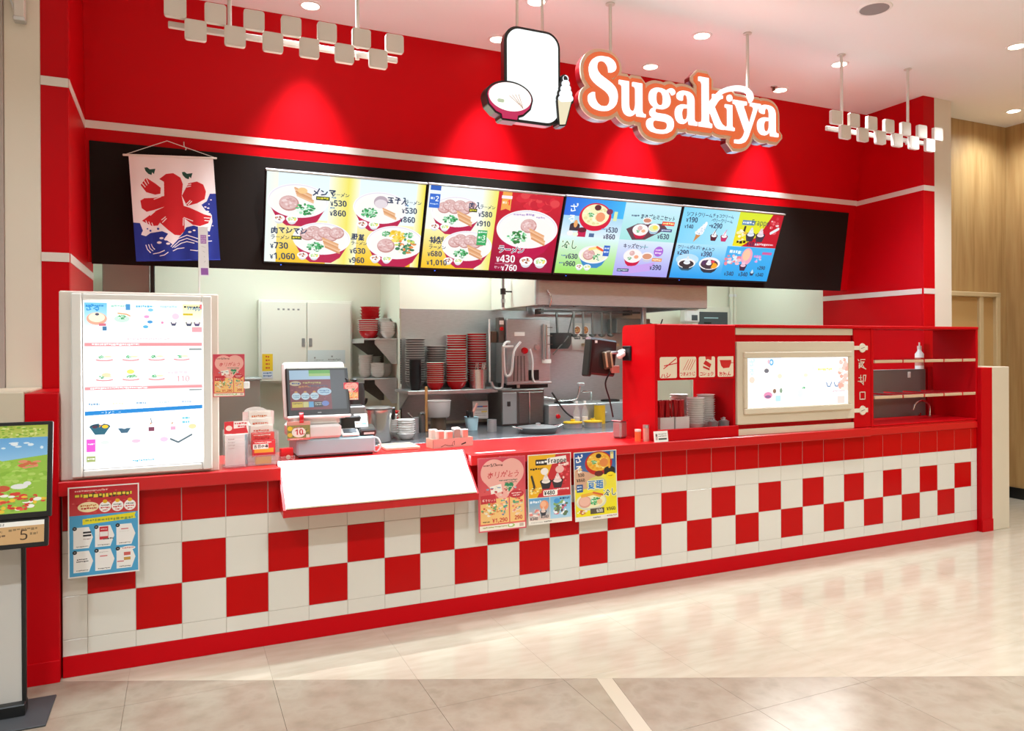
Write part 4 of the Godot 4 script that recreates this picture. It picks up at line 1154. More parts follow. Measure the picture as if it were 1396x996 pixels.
	part("body", box(0.075, 0.115, 0.075, 0.012), M.steel, can, Vector3(0, 0.0575, 0))
	part("rim", box(0.08, 0.006, 0.08, 0.002), M.chrome, can, Vector3(0, 0.117, 0))
	# kitchen display seen from behind, held by an arm on the cabinet side
	var d := thing("kitchen_display", "black kitchen display seen from behind on an arm left of the red cabinet", "monitor", Vector3(2.99, 1.45, -0.42), 14)
	part("back_shell", box(0.27, 0.25, 0.05, 0.012), M.dark_plastic, d, Vector3.ZERO, Vector3(0, 0, -6))
	part("side_fin", box(0.035, 0.255, 0.07, 0.008), M.black, d, Vector3(-0.13, 0.0, 0.02), Vector3(0, 0, -8))
	part("bracket", box(0.07, 0.12, 0.03, 0.006), M.brown, d, Vector3(0.03, -0.02, 0.04), Vector3(0, 0, 10))
	for k in 2:
		part("plate", box(0.014, 0.1, 0.008, 0.002), M.shelf_rail, d, Vector3(0.005 + 0.05 * k, -0.02, 0.058), Vector3(0, 0, 10))
	part("socket_block", box(0.07, 0.05, 0.03, 0.004), M.carton_pink, d, Vector3(0.1, -0.085, 0.04))
	part("sticker", box(0.022, 0.018, 0.001, 0), M.paper, d, Vector3(-0.06, 0.105, 0.026))
	part("arm", box(0.16, 0.02, 0.02, 0.004), M.silver, d, Vector3(0.11, 0.03, 0.04))
	part("cord", tube(smooth([Vector3(0.05, -0.1, 0.05), Vector3(0.02, -0.18, 0.03), Vector3(0.09, -0.3, 0.0), Vector3(0.15, -0.42, -0.03)]), 0.006, 6), M.black, d)
	var w := thing("socket", "black wall socket with white plugs on the side of the red cabinet", "socket", Vector3(3.15, 1.475, -0.33))
	part("plate", box(0.016, 0.1, 0.1, 0.004), M.black, w)
	part("plug", box(0.05, 0.03, 0.04, 0.01), M.white, w, Vector3(-0.03, 0.01, -0.02), Vector3(0, 0, 15))
	part("plug", box(0.06, 0.035, 0.04, 0.012), M.white, w, Vector3(-0.06, -0.012, 0.02), Vector3(0, 0, 30))

func make_lit_menu() -> void:
	var o := thing("menu_lightbox", "low cream and red striped lightbox with a glowing picture panel on the counter", "lightbox", Vector3(4.357, 0.909, 0))
	part("case", box(1.085, 0.74, 0.36, 0.004), M.red, o, Vector3(0, 0.37, -0.2))
	part("band", box(1.088, 0.048, 0.012, 0.002), M.cream, o, Vector3(0, 0.712, -0.014))
	part("panel", box(1.088, 0.565, 0.04, 0.004), M.cream, o, Vector3(0, 0.358, -0.012))
	part("band", box(1.088, 0.044, 0.012, 0.002), M.cream, o, Vector3(0, 0.0225, -0.004))
	for s in [-1, 1]:
		part("bezel", box(0.998, 0.042, 0.02, 0.005), M.cream, o, Vector3(0.003, 0.357 + s * 0.192, 0.016))
		part("bezel", box(0.032, 0.342, 0.019, 0.005), M.cream, o, Vector3(0.003 + s * 0.483, 0.357, 0.0155))
	part("top_board", box(1.09, 0.022, 0.41, 0.003), M.red, o, Vector3(-0.001, 0.747, -0.2))
	var p := pic(900, 320, "ffffff")
	p.fade(0, 0, 290, 110, Color("dceefc"), Color("fdfeff")); p.jp("ざる", 16, 10, 50, Color("c4e0f4"), 0.12, true)
	p.oval(150, 160, 110, 96, Color("fdf0e8")); p.oval(150, 150, 90, 74, Color("fffefa")); p.oval(164, 84, 20, 14, Color("707078")); p.oval(206, 30, 18, 20, Color("60a8d8")); p.oval(206, 30, 9, 11, Color("e4f2fa")); p.oval(182, 26, 10, 14, Color("f8b8c0"))
	p.oval(176, 242, 36, 22, Color("ec8cb0")); p.oval(176, 250, 26, 10, Color("8a6a90")); p.oval(232, 216, 14, 14, Color("8a6a58")); p.oval(288, 214, 12, 16, Color("88a088")); p.rect(240, 246, 46, 36, Color("b4dcec")); p.words(40, 296, 180, 14, Color("e4ecf4"), 3)
	p.oval(40, 140, 24, 20, Color("fbd0c0")); p.oval(278, 120, 20, 16, Color("fcdcc4"))
	p.jp("冷", 540, 24, 60, Color("d4ecf8"), 0.1); p.words(620, 74, 130, 16, Color("f4e070"), 4); p.greens(488, 202, 14, 5); p.oval(456, 238, 26, 26, Color("dcf4e4")); p.oval(508, 118, 20, 12, Color("fbf0c8")); p.words(480, 286, 90, 14, Color("d8e8f4"), 6)
	for k in 2:
		var x := 722 + k * 72
		p.line([Vector2(x - 24, 172), Vector2(x - 14, 196), Vector2(x + 8, 198), Vector2(x + 24, 170)], 8, Color("708cb0"))
	p.specks(860, 130, 46, 130, 40, 22.0, [Color("f8c0b4"), Color("fbdcd4"), Color("f4a898")], 6); p.words(740, 226, 140, 10, Color("f6b0b8"), 3); p.rect(800, 264, 70, 50, Color("fbd0c8"))
	part("light_face", sheet(0.935, 0.345, 0.01, lit(p, 1.2), M.paper), null, o, Vector3(0.003, 0.357, 0.013))
	panel_light(o, Vector3(0.003, 0.357, 0.03), Vector3.ZERO, 0.92, 0.33, 1.1, Color(1, 1, 0.98))

	o = thing("return_shelf", "open red return shelf with two divided rails, its back open to the sink", "shelf", Vector3(5.68, 0.885, 0))
	part("front_panel", box(0.175, 0.733, 0.02, 0.003), M.red, o, Vector3(-0.69, 0.3925, -0.012))
	part("post", box(0.026, 0.736, 0.4, 0.003), M.red, o, Vector3(-0.588, 0.393, -0.2))
	part("side_panel", box(0.026, 0.736, 0.4, 0.003), M.red, o, Vector3(0.598, 0.393, -0.2))
	part("top_board", box(1.39, 0.022, 0.41, 0.003), M.red, o, Vector3(-0.084, 0.771, -0.2))
	part("bottom_board", box(1.16, 0.012, 0.4, 0.002), M.red, o, Vector3(0.005, 0.031, -0.2))
	for y in [0.513, 0.242]:
		var x0 := -0.572
		for i in 5:
			var x1: float = [-0.262, -0.026, 0.2, 0.42, 0.583][i] if i < 5 else 0.58
			part("rail", box(x1 - x0 - 0.013, 0.022, 0.016, 0.002), M.shelf_rail, o, Vector3((x0 + x1) / 2, y, -0.006))
			part("glass_shelf", box(x1 - x0 - 0.008, 0.006, 0.36, 0.001), M.clear, o, Vector3((x0 + x1) / 2, y + 0.004, -0.2))
			if i < 4:
				part("divider", box(0.009, 0.026, 0.385, 0.001), M.red, o, Vector3(x1, y, -0.19))
			x0 = x1
	for k in 2:
		var kn := part("sign_knob", box(0.075, 0.03, 0.006, 0.002), M.knob, o, Vector3(-0.742, [0.617, 0.153][k], 0.001))
		part("disc", lathe([Vector2(0, 0.005), Vector2(0.033, 0.005), Vector2(0.035, 0), Vector2(0, 0)], 20), M.knob, kn, Vector3(0.05, 0, 0), Vector3(90, 0, 0))
		part("tip", box(0.04, 0.032, 0.006, 0.002), M.knob, kn, Vector3(0.085, 0, 0))
		part("mark", box(0.04, 0.004, 0.002, 0.0005), M.brown, kn, Vector3(0.05, 0, 0.005), Vector3(0, 0, 15))
	# the three characters that mark the return counter, raised a little
	for k in 3:
		var ch: String = "返却口"[k]
		var st := new_st(-1)
		for run in STROKES[ch].split(" "):
			for i in run.length() / 2 - 1:
				var a := Vector2(run[2 * i].to_int(), 9 - run[2 * i + 1].to_int()) * 0.0088
				var b := Vector2(run[2 * i + 2].to_int(), 9 - run[2 * i + 3].to_int()) * 0.0088
				var d := (b - a).normalized() * 0.003
				var n := d.orthogonal()
				add_prism(st, PackedVector2Array([a - d + n, b + d + n, b + d - n, a - d - n]), 0.002)
		part("lettering", done(st), M.knob, o, Vector3(-0.735, 0.46 - 0.1165 * k, 0.0))
	# the sink behind it
	var s := thing("sink_splashback", "grey steel splashback of the sink seen through the return shelf", "splashback", Vector3(5.62, 0.909, -0.45))
	part("sheet", box(1.22, 0.40, 0.02, 0.002), M.sink_grey, s, Vector3(0, 0.2, 0))
	part("ledge", box(1.22, 0.012, 0.08, 0.002), M.sink_grey, s, Vector3(0, 0.4, -0.03))
	part("socket", box(0.03, 0.05, 0.012, 0.003), M.white, s, Vector3(0.40, 0.36, 0.014))
	part("valve", lathe([Vector2(0, 0.02), Vector2(0.012, 0.016), Vector2(0.014, 0)], 14), M.chrome, s, Vector3(0.52, 0.02, 0.012), Vector3(90, 0, 0))
	var f := thing("faucet", "chrome gooseneck faucet behind the return shelf", "faucet", Vector3(6.10, 0.909, -0.3))
	part("base", rod(0.018, 0.02, 14), M.chrome, f)
	part("spout", tube(smooth([Vector3(0, 0.01, 0), Vector3(0, 0.09, 0), Vector3(-0.03, 0.13, 0), Vector3(-0.1, 0.15, 0), Vector3(-0.17, 0.125, 0), Vector3(-0.2, 0.075, 0)], 6), 0.008, 10), M.chrome, f)
	var bt := thing("bottle", "white pump bottle on the ledge behind the return shelf", "bottle", Vector3(6.19, 1.315, -0.47))
	part("body", lathe([Vector2(0, 0), Vector2(0.036, 0), Vector2(0.036, 0.13), Vector2(0.018, 0.155), Vector2(0.016, 0.17), Vector2(0, 0.17)], 18), M.white, bt)
	part("cap", rod(0.018, 0.03, 14), M.carton, bt, Vector3(0, 0.17, 0))
	part("nozzle", rod(0.007, 0.03, 10), M.carton, bt, Vector3(0, 0.2, 0))
	part("label", lathe([Vector2(0.0365, 0.03), Vector2(0.0365, 0.1)], 18), M.carton_pink, bt)

# ---------- the stand sign at the left edge ----------
func make_stand_sign() -> void:
	var o := thing("sign_stand", "black floor stand with a framed meadow poster at the left edge", "sign stand", Vector3(-0.31, 0, 0.35))
	part("base_plate", box(0.42, 0.008, 0.30, 0.002), mat("3a3a3c", 0.6), o, Vector3(0, 0.004, -0.005))
	part("foot", box(0.27, 0.05, 0.08, 0.004), M.black, o, Vector3(-0.015, 0.03, -0.02))
	for x in [-0.026, 0.112]:
		part("rail", box(0.016, 0.7, 0.022, 0.003), M.black, o, Vector3(x, 0.38, -0.03))
	part("post", box(0.125, 0.68, 0.012, 0.002), M.post, o, Vector3(0.043, 0.38, -0.03))
	var tilt := Vector3(-9, 0, 0)
	var p := pic(360, 400, "8fbf4a")
	p.fade(0, 0, 360, 60, Color("a8b84c"), Color("c8d070")); p.specks(180, 30, 180, 34, 220, 6, [Color("7fae3c"), Color("b0c858"), Color("90b048"), Color("d8dc90")], 3)
	p.fade(0, 56, 360, 120, Color("6aa8dc"), Color("98c8ec")); p.specks(210, 110, 140, 40, 10, 10, [Color("e8f0f4"), Color("dcecf4")], 4)
	p.poly([Vector2(0, 190), Vector2(120, 176), Vector2(360, 140), Vector2(360, 400), Vector2(0, 400)], Color("98c04c")); p.specks(180, 240, 180, 80, 160, 12, [Color("a8cc5c"), Color("8cb844"), Color("9cc850"), Color("b4d068")], 5)
	p.oval(110, 176, 70, 34, Color("e8e4d0")); p.oval(60, 190, 50, 24, Color("e0dcc8"))
	p.oval(92, 224, 22, 18, Color("a8604a")); p.oval(92, 230, 16, 14, Color("f0d0b4")); p.poly([Vector2(66, 246), Vector2(122, 246), Vector2(116, 290), Vector2(76, 290)], Color("f2f0ec")); p.rect(80, 288, 34, 22, Color("3c68a8")); p.rect(84, 308, 8, 20, Color("f0d0b4")); p.rect(100, 306, 8, 18, Color("f0d0b4"))
	p.oval(226, 286, 22, 14, Color("c85a40")); p.oval(206, 298, 16, 12, Color("c85a40")); p.oval(276, 280, 26, 12, Color("e8e8e4")); p.oval(300, 268, 12, 10, Color("e8e8e4")); p.specks(300, 176, 34, 20, 16, 12, [Color("d0704c"), Color("e09070")], 8)
	p.specks(180, 350, 178, 44, 140, 11, [Color("d8483c"), Color("e8604c"), Color("f2eee4"), Color("e8c040"), Color("c83c34"), Color("88b048")], 9)
	p.jp("夏", 66, 128, 30, Color("f4f8fa"), 0.12); p.jp("おる", 90, 74, 26, Color("f4f8fa"), 0.12)
	var board := part("poster_frame", box(0.44, 0.39, 0.022, 0.004), M.black, o, Vector3(0.008, 1.028, 0.058), tilt)
	part("print", sheet(0.405, 0.352, 0.002, printed(p, 0.2), M.paper), null, board, Vector3(0, 0.004, 0.0125))
	p = pic(360, 84, "c8a070")
	p.rect(0, 0, 360, 18, Color("f0ece4")); p.latin("20", 136, 2, 14, Color("2a2622")); p.jp("日", 164, 3, 12, Color("2a2622")); p.latin("30", 186, 2, 14, Color("2a2622")); p.jp("日は", 214, 3, 12, Color("2a2622"))
	p.words(120, 30, 110, 10, Color("6a5440"), 3); p.words(120, 46, 120, 12, Color("6a5440"), 4); p.words(120, 64, 80, 10, Color("6a5440"), 5); p.latin("5", 282, 32, 38, Color("3c2c24"), "sans"); p.words(250, 26, 90, 10, Color("8a7050"), 6); p.words(316, 44, 24, 10, Color("8a7050"), 7)
	board = part("date_frame", box(0.424, 0.118, 0.022, 0.004), M.black, o, Vector3(0.006, 0.777, 0.094), tilt)
	part("print", sheet(0.395, 0.088, 0.002, printed(p, 0.25), M.paper), null, board, Vector3(0, 0.004, 0.0125))

# ---------- hanging over the counter ----------
func hang_checker(x: float, label: String, rods: Array, top: float) -> void:
	var o := thing("checker_sign", label, "hanging sign", Vector3(x, 0, -0.03))
	var plate := prism(rounded(0.1, 0.1, 0.013), 0.026)
	var inset := prism(rounded(0.084, 0.084, 0.009), 0.004)
	for i in 13:
		var sq := part("square", plate, M.stripe, o, Vector3(0.05 + 0.0912 * i, 3.2 if i % 2 == 0 else 3.102, -0.013))
		part("inset", inset, M.stripe, sq, Vector3(0, 0, 0.0135))
	part("rail", box(1.16, 0.032, 0.022, 0.004), M.rail, o, Vector3(0.597, 3.135, -0.075))
	for r in rods:
		part("rod", rod(0.011, CEIL - 3.16, 10), M.rail, o, Vector3(r, 3.16, -0.05))
		part("ceiling_plate", rod(0.03, 0.006, 16), M.rail, o, Vector3(r, CEIL - 0.007, -0.05))
		part("bolt", rod(0.012, 0.03, 10), M.rail, o, Vector3(r, 3.1, -0.06))

func letter(ch: String, x0: float, y0: float, x1: float, y1: float) -> Array:
	# the outlines of a glyph fitted to a box, y up
	var ts := TextServerManager.get_primary_interface()
	var gi: int = ts.font_get_glyph_index(faces.serif, 64, ch.unicode_at(0), 0)
	var d: Dictionary = ts.font_get_glyph_contours(faces.serif, 64, gi)
	var loops := []
	var at := 0
	for end in d.contours:
		loops.append(Pic.outline(Array(d.points.slice(at, end + 1))))
		at = end + 1
	var r := Rect2(loops[0][0], Vector2.ZERO)
	for l in loops:
		for p in l:
			r = r.expand(p)
	var out := []
	for l in loops:
		var q := PackedVector2Array()
		for p in l:
			q.append(Vector2(x0 + (p.x - r.position.x) / r.size.x * (x1 - x0), y1 - (p.y - r.position.y) / r.size.y * (y1 - y0)))
		out.append(q)
	return out

func with_holes(loops: Array) -> PackedVector2Array:
	# joins each hole to its outer line by a slit, so that the whole triangulates
	var sized := loops.map(func(l): return [absf(area(l)), l])
	sized.sort_custom(func(a, b): return a[0] > b[0])
	var outer: PackedVector2Array = sized[0][1]
	if Geometry2D.is_polygon_clockwise(outer):
		outer.reverse()
	for k in range(1, sized.size()):
		if not Geometry2D.is_point_in_polygon(sized[k][1][0], sized[0][1]):
			continue
		var hole: PackedVector2Array = sized[k][1]
		if not Geometry2D.is_polygon_clockwise(hole):
			hole.reverse()
		var best := 1e9
		var bi := 0
		var bj := 0
		for i in outer.size():
			for j in hole.size():
				var dd := outer[i].distance_squared_to(hole[j])
				if dd < best:
					best = dd
					bi = i
					bj = j
		var joined := outer.slice(0, bi + 1)
		for j in hole.size() + 1:
			joined.append(hole[(bj + j) % hole.size()])
		joined.append_array(outer.slice(bi))
		outer = joined
	return outer

func area(l: PackedVector2Array) -> float:
	var a := 0.0
	for i in l.size():
		a += l[i].cross(l[(i + 1) % l.size()])
	return a / 2

func union(all: Array) -> Array:
	var out := []
	for p in all:
		var now: PackedVector2Array = p
		var again_ := true
		while again_:
			again_ = false
			for q in out:
				var m := Geometry2D.merge_polygons(now, q).filter(func(z): return not Geometry2D.is_polygon_clockwise(z))
				if m.size() == 1:
					out.erase(q)
					now = m[0]
					again_ = true
					break
		out.append(now)
	return out

func make_signs() -> void:
	hang_checker(0.335, "hanging row of white checker squares at the upper left, before the red wall", [0.30, 0.95], 0)
	hang_checker(4.725, "hanging row of white checker squares at the upper right, near the pillar", [0.15, 0.855], 0)
	# lettered sign
	var o := thing("lettered_sign", "hanging glowing white and orange lettered shop sign", "sign", Vector3(0, 0, -0.03))
	var boxes := [["S", 2.673, 2.982, 2.883, 3.32], ["u", 2.894, 2.974, 3.089, 3.191], ["g", 3.096, 2.89, 3.317, 3.192], ["a", 3.317, 2.974, 3.492, 3.19], ["k", 3.505, 2.974, 3.715, 3.301], ["i", 3.722, 2.976, 3.80, 3.215], ["y", 3.79, 2.895, 4.026, 3.186], ["a", 3.999, 2.977, 4.183, 3.187]]
	var outers := []
	var white := glow(Color(1, 1, 1), 1.15)
	for b in boxes:
		var loops := letter(b[0], b[1], b[2], b[3], b[4])
		for l in loops:
			var fat := Geometry2D.offset_polygon(l, 0.006, Geometry2D.JOIN_ROUND)
			if not Geometry2D.is_polygon_clockwise(l) or b[0] == "i":
				outers.append(l)
		var st := new_st(-1)
		var big: Array = loops
		if b[0] == "i":
			for l in loops:
				add_prism(st, l, 0.012)
		else:
			add_prism(st, with_holes(big), 0.012)
		part("letter", done(st), white, o, Vector3(0, 0, 0.034))
		for l in loops:
			outers.append(l if not Geometry2D.is_polygon_clockwise(l) else PackedVector2Array(range(l.size() - 1, -1, -1).map(func(i): return l[i])))
	# the long arm of the k, thick at its end
	var arm := smooth([Vector2(3.58, 3.11), Vector2(3.641, 3.182), Vector2(3.713, 3.236), Vector2(3.807, 3.266), Vector2(3.887, 3.268), Vector2(3.936, 3.244), Vector2(3.938, 3.216), Vector2(3.92, 3.205)], 5)
	var left := PackedVector2Array()
	var rest := PackedVector2Array()
	for i in arm.size():
		var d: Vector2 = (arm[mini(i + 1, arm.size() - 1)] - arm[maxi(i - 1, 0)]).normalized().orthogonal() * (0.011 + 0.013 * i / arm.size())
		left.append(arm[i] - d)
		rest.insert(0, arm[i] + d)
	left.append_array(rest)
	var swash := Geometry2D.offset_polygon(left, 0.001, Geometry2D.JOIN_ROUND)[0]
	part("letter_arm", prism(swash, 0.012), white, o, Vector3(0, 0, 0.0342))
	outers.append(swash)
	for layer in [[0.03, 0.012, 0.0225, "orange"], [0.052, 0.012, 0.012, "sign_edge"]]:
		var grown := []
		for l in outers:
			grown.append_array(Geometry2D.offset_polygon(l, layer[0], Geometry2D.JOIN_ROUND).filter(func(q): return not Geometry2D.is_polygon_clockwise(q)))
		var st := new_st(-1)
		for l in union(grown):
			add_prism(st, l, layer[1])
		part("orange_board" if layer[3] == "orange" else "cream_edge", done(st), glow(Color("f26a34"), 0.8) if layer[3] == "orange" else M.sign_edge, o, Vector3(0, 0, layer[2]))
		if layer[3] != "orange":
			st = new_st(-1)
			for l in union(grown):
				for q in Geometry2D.offset_polygon(l, -0.002):
					add_prism(st, q, 0.06)
			part("sign_body", done(st), M.dark_red, o, Vector3(0, 0, -0.024))
	for r in [2.871, 3.97]:
		part("rod", rod(0.011, CEIL - 3.2, 10), M.rail, o, Vector3(r, 3.2, -0.03))
		part("ceiling_plate", rod(0.03, 0.006, 16), M.rail, o, Vector3(r, CEIL - 0.007, -0.03))
	for k in [2.95, 3.45, 3.95]:
		panel_light(o, Vector3(k, 3.08, 0.06), Vector3.ZERO, 0.4, 0.15, 0.06, Color(1.0, 0.93, 0.88))
	# sign board with a bowl and a cone
	o = thing("sign_board", "hanging glowing white sign board with a ramen bowl and a soft ice cone", "sign", Vector3(0, 0, -0.03))
	var back := rounded(0.36, 0.56, 0.09, 8)
	var at := Vector3(2.3, 3.125, 0)
	part("body", prism(back, 0.05), M.dark_red, o, at)
	part("dark_rim", prism(rounded(0.364, 0.564, 0.092, 8), 0.008), M.black, o, at + Vector3(0, 0, 0.03))
	part("light_face", prism(rounded(0.33, 0.53, 0.078, 8), 0.012), glow(Color(0.97, 1.0, 1.0), 1.05), o, at + Vector3(0, 0, 0.036))
	var bowl := PackedVector2Array()
	for i in 25:
		bowl.append(Vector2(cos(PI * i / 24) * 0.138, sin(PI * i / 24) * 0.084 + 0.0))
	for q in [Vector2(-0.125, -0.05), Vector2(-0.085, -0.088), Vector2(-0.05, -0.1), Vector2(-0.045, -0.125), Vector2(0.045, -0.125), Vector2(0.05, -0.1), Vector2(0.085, -0.088), Vector2(0.125, -0.05)]:
		bowl.append(q)
	at = Vector3(2.139, 2.972, 0.02)
	part("bowl_edge", prism(Geometry2D.offset_polygon(bowl, 0.012, Geometry2D.JOIN_ROUND)[0], 0.08), M.black, o, at)
	part("bowl_body", prism(bowl, 0.012), glow(Color("d0185a"), 0.8), o, at + Vector3(0, 0, 0.042))
	var rim := PackedVector2Array()
	for i in 32:
		rim.append(Vector2(cos(TAU * i / 32) * 0.133, sin(TAU * i / 32) * 0.082))
	part("bowl_rim", prism(rim, 0.01), glow(Color(1, 1, 0.98), 1.05), o, at + Vector3(0, 0.0, 0.048))
	for k in 4:
		part("noodle", box(0.09, 0.003, 0.003, 0.001), M.cardboard, o, at + Vector3(0.03 + 0.012 * k, -0.02, 0.054), Vector3(0, 0, -35 - 12 * k))
	part("scallion", prism(Geometry2D.offset_polygon(rounded(0.04, 0.018, 0.008), 0.001)[0], 0.003), mat("cfe6cc"), o, at + Vector3(-0.06, -0.03, 0.054))
	at = Vector3(2.502, 3.0, 0.02)
	var cone := PackedVector2Array([Vector2(-0.046, 0.0), Vector2(0.04, 0.0), Vector2(0.0, -0.14), Vector2(-0.034, -0.145)])
	part("cone_edge", prism(Geometry2D.offset_polygon(cone, 0.01, Geometry2D.JOIN_ROUND)[0], 0.07), M.black, o, at)
	part("cone", prism(cone, 0.012), glow(Color("f2e6c4"), 0.9), o, at + Vector3(0, 0, 0.037))
	for k in 5:
		var sw := rounded(0.098 - 0.016 * k, 0.04, 0.019, 5)
		part("swirl_edge", prism(Geometry2D.offset_polygon(sw, 0.01, Geometry2D.JOIN_ROUND)[0], 0.07 - 0.002 * k), M.black, o, at + Vector3(0.004, 0.014 + 0.03 * k, -0.002))
		part("swirl", prism(sw, 0.012), glow(Color(0.96, 0.98, 1.0), 1.0), o, at + Vector3(0.004, 0.014 + 0.03 * k, 0.04), Vector3(0, 0, 10))
	for r in [2.22, 2.385]:
		part("rod", rod(0.009, CEIL - 3.38, 10), M.rail, o, Vector3(r, 3.38, -0.01))
	panel_light(o, Vector3(2.3, 3.1, 0.075), Vector3.ZERO, 0.3, 0.4, 0.2, Color(1, 1, 1))
	# on the ceiling
	o = thing("ceiling_speaker", "round grey speaker flush in the ceiling", "speaker", Vector3(4.452, CEIL, 0.592))
	part("rim", lathe([Vector2(0.09, -0.008), Vector2(0.105, -0.006), Vector2(0.11, 0)], 28), M.white, o)
	part("grille", lathe([Vector2(0, -0.007), Vector2(0.09, -0.007)], 28), M.grey_plastic, o)
	o = thing("sprinkler", "small sprinkler head in the ceiling above the lettered sign", "sprinkler", Vector3(4.903, CEIL, -0.831))
	part("rose", lathe([Vector2(0, -0.006), Vector2(0.026, -0.006), Vector2(0.03, 0)], 18), M.silver, o)
	part("head", lathe([Vector2(0, -0.035), Vector2(0.014, -0.034), Vector2(0.01, -0.006)], 12), M.brown, o)
	o = thing("sign_bracket", "grey bracket hanging at the top of the cream pillar at the left edge", "bracket", Vector3(-0.318, 3.165, -0.43))
	part("upright", box(0.045, 0.52, 0.05, 0.003), M.rail, o, Vector3(0, 0.26, 0))
	part("end_cap", box(0.05, 0.02, 0.056, 0.003), M.silver, o, Vector3(0, 0.0, 0))
	part("stay", box(0.008, 0.2, 0.01, 0.001), M.silver, o, Vector3(-0.04, 0.1, 0.0), Vector3(0, 0, 18))

func make_banner() -> void:
	var w := 580
	var h := 740
	var p := pic(w, h, "eedfdc")
	var q := func(flat: Array) -> Array:
		var out := []
		for i in range(0, flat.size(), 2):
			var x: float = flat[i]
			var y: float = flat[i + 1]
			out.append(Vector2(x - 35 - (y - 145) * 0.068, y - 145 - (x - 35) * 0.025))
		return out
	var blue := Color("1d2c86")
	var red := Color("c4141c")
	p.poly(q.call([60, 615, 110, 620, 130, 672, 118, 702, 150, 712, 180, 690, 260, 680, 300, 700, 275, 735, 330, 775, 400, 700, 425, 655, 480, 645, 520, 660, 590, 690, 610, 620, 606, 570, 560, 535, 532, 496, 570, 470, 592, 415, 650, 415, 680, 900, 80, 900]), blue)
	p.poly(q.call([240, 310, 286, 274, 335, 268, 385, 298, 402, 345, 394, 430, 412, 520, 414, 680, 385, 712, 345, 708, 300, 672, 245, 620, 272, 575, 274, 450, 272, 330]), red)
	p.poly(q.call([115, 352, 152, 300, 215, 342, 250, 372, 248, 414, 212, 420, 152, 402]), red)
	p.poly(q.call([113, 462, 140, 445, 205, 442, 280, 430, 282, 505, 205, 528, 155, 540, 122, 515]), red)
	p.poly(q.call([205, 540, 282, 505, 276, 575, 230, 640, 190, 640, 124, 604]), red)
	p.poly(q.call([395, 428, 440, 340, 500, 328, 545, 350, 564, 400, 555, 455, 500, 486, 430, 502]), red)
	p.poly(q.call([400, 498, 450, 516, 550, 565, 602, 578, 580, 630, 522, 650, 472, 640, 412, 590]), red)
	var pale := Color("eedfdc")
	for s in [[150, 300, 168, 340], [135, 318, 156, 352], [124, 340, 145, 366], [205, 452, 250, 436], [180, 565, 210, 538], [150, 604, 166, 640], [170, 612, 182, 644], [190, 620, 200, 646], [256, 600, 282, 580], [262, 618, 288, 592], [410, 585, 470, 612], [428, 488, 452, 464], [440, 494, 464, 470], [432, 352, 458, 346], [430, 366, 456, 360], [552, 590, 590, 592], [556, 610, 586, 612], [405, 590, 404, 640]]:
		p.line(q.call(s), 6, pale)
	for s in [[150, 775, 160, 805, 180, 828], [168, 772, 178, 800, 196, 816], [186, 770, 194, 790, 208, 806], [200, 838, 240, 832, 275, 818], [245, 855, 275, 850, 300, 832], [335, 822, 365, 806, 410, 802], [320, 790, 370, 735, 430, 712, 505, 740], [330, 798, 378, 752, 430, 735, 505, 765], [345, 798, 390, 768, 430, 758, 480, 772], [455, 820, 500, 828, 520, 826], [570, 760, 605, 758]]:
		p.line(q.call(s), 6, pale)
	for s in [[228, 775, 215], [255, 730, 14], [240, 760, 16], [285, 740, 13], [300, 770, 14], [330, 740, 10], [450, 690, 12], [480, 680, 10], [560, 700, 14], [585, 720, 9], [540, 690, 9], [130, 690, 9], [560, 512, 9], [575, 545, 12], [590, 560, 9], [600, 460, 7], [585, 490, 5], [612, 648, 6], [580, 520, 9]]:
		if s[2] < 30:
			var c: Array = q.call([s[0], s[1]])
			p.oval(c[0].x, c[0].y, s[2], s[2] * 0.55, pale)
	for s in [[180, 674, 7], [232, 662, 8], [160, 660, 5]]:
		var c: Array = q.call([s[0], s[1]])
		p.oval(c[0].x, c[0].y, s[2], s[2], blue)
	for s in [[170, 255], [425, 285]]:
		p.poly(q.call([s[0] - 30, s[1] - 25, s[0] - 12, s[1] - 28, s[0] + 6, s[1] - 14, s[0] + 44, s[1] - 18, s[0] + 38, s[1] + 4, s[0] + 34, s[1] + 20, s[0] + 22, s[1] + 6, s[0] + 18, s[1] + 26, s[0] - 4, s[1] + 18, s[0] - 24, s[1] - 4]), Color("1c4436"))
	var o := thing("banner", "white hanging banner with a red ice character over blue waves", "banner", Vector3(0.375, 2.386, -1.115))
	o.rotation_degrees = Vector3(0, 0, 3.4)
	var cm := printed(p, 0.9)
	# cloth with soft folds down its length
	var m := ArrayMesh.new()
	var st := new_st(0)
	var nx := 24
	var ny := 12
	for pass_ in 2:
		for i in nx:
			for j in ny:
				var c := []
				for k in [[0, 0], [1, 0], [1, 1], [0, 1]]:
					var u: float = (i + k[0]) / float(nx)
					var v: float = (j + k[1]) / float(ny)
					c.append([Vector3((u - 0.5) * 0.472, (0.5 - v) * 0.64, 0.006 * sin(u * 17.0 + v * 2.0) * (0.3 + v) - 0.003 * pass_), Vector2(u, v)])
				if pass_:
					c.reverse()
				for k in [0, 1, 2, 0, 2, 3]:
					st.set_uv(c[k][1])
					st.add_vertex(c[k][0])
	st.generate_normals()
	st.commit(m)
	part("cloth", m, cm, o)
	part("top_bar", box(0.525, 0.012, 0.012, 0.003), M.stripe, o, Vector3(-0.005, 0.322, 0))
	part("bottom_hem", box(0.474, 0.008, 0.008, 0.002), mat("1d2c86", 0.9), o, Vector3(0, -0.318, 0.0))
	part("string", tube([Vector3(-0.25, 0.325, 0.003), Vector3(-0.02, 0.43, -0.05), Vector3(0.245, 0.325, 0.003)], 0.0025, 6), M.stripe, o)
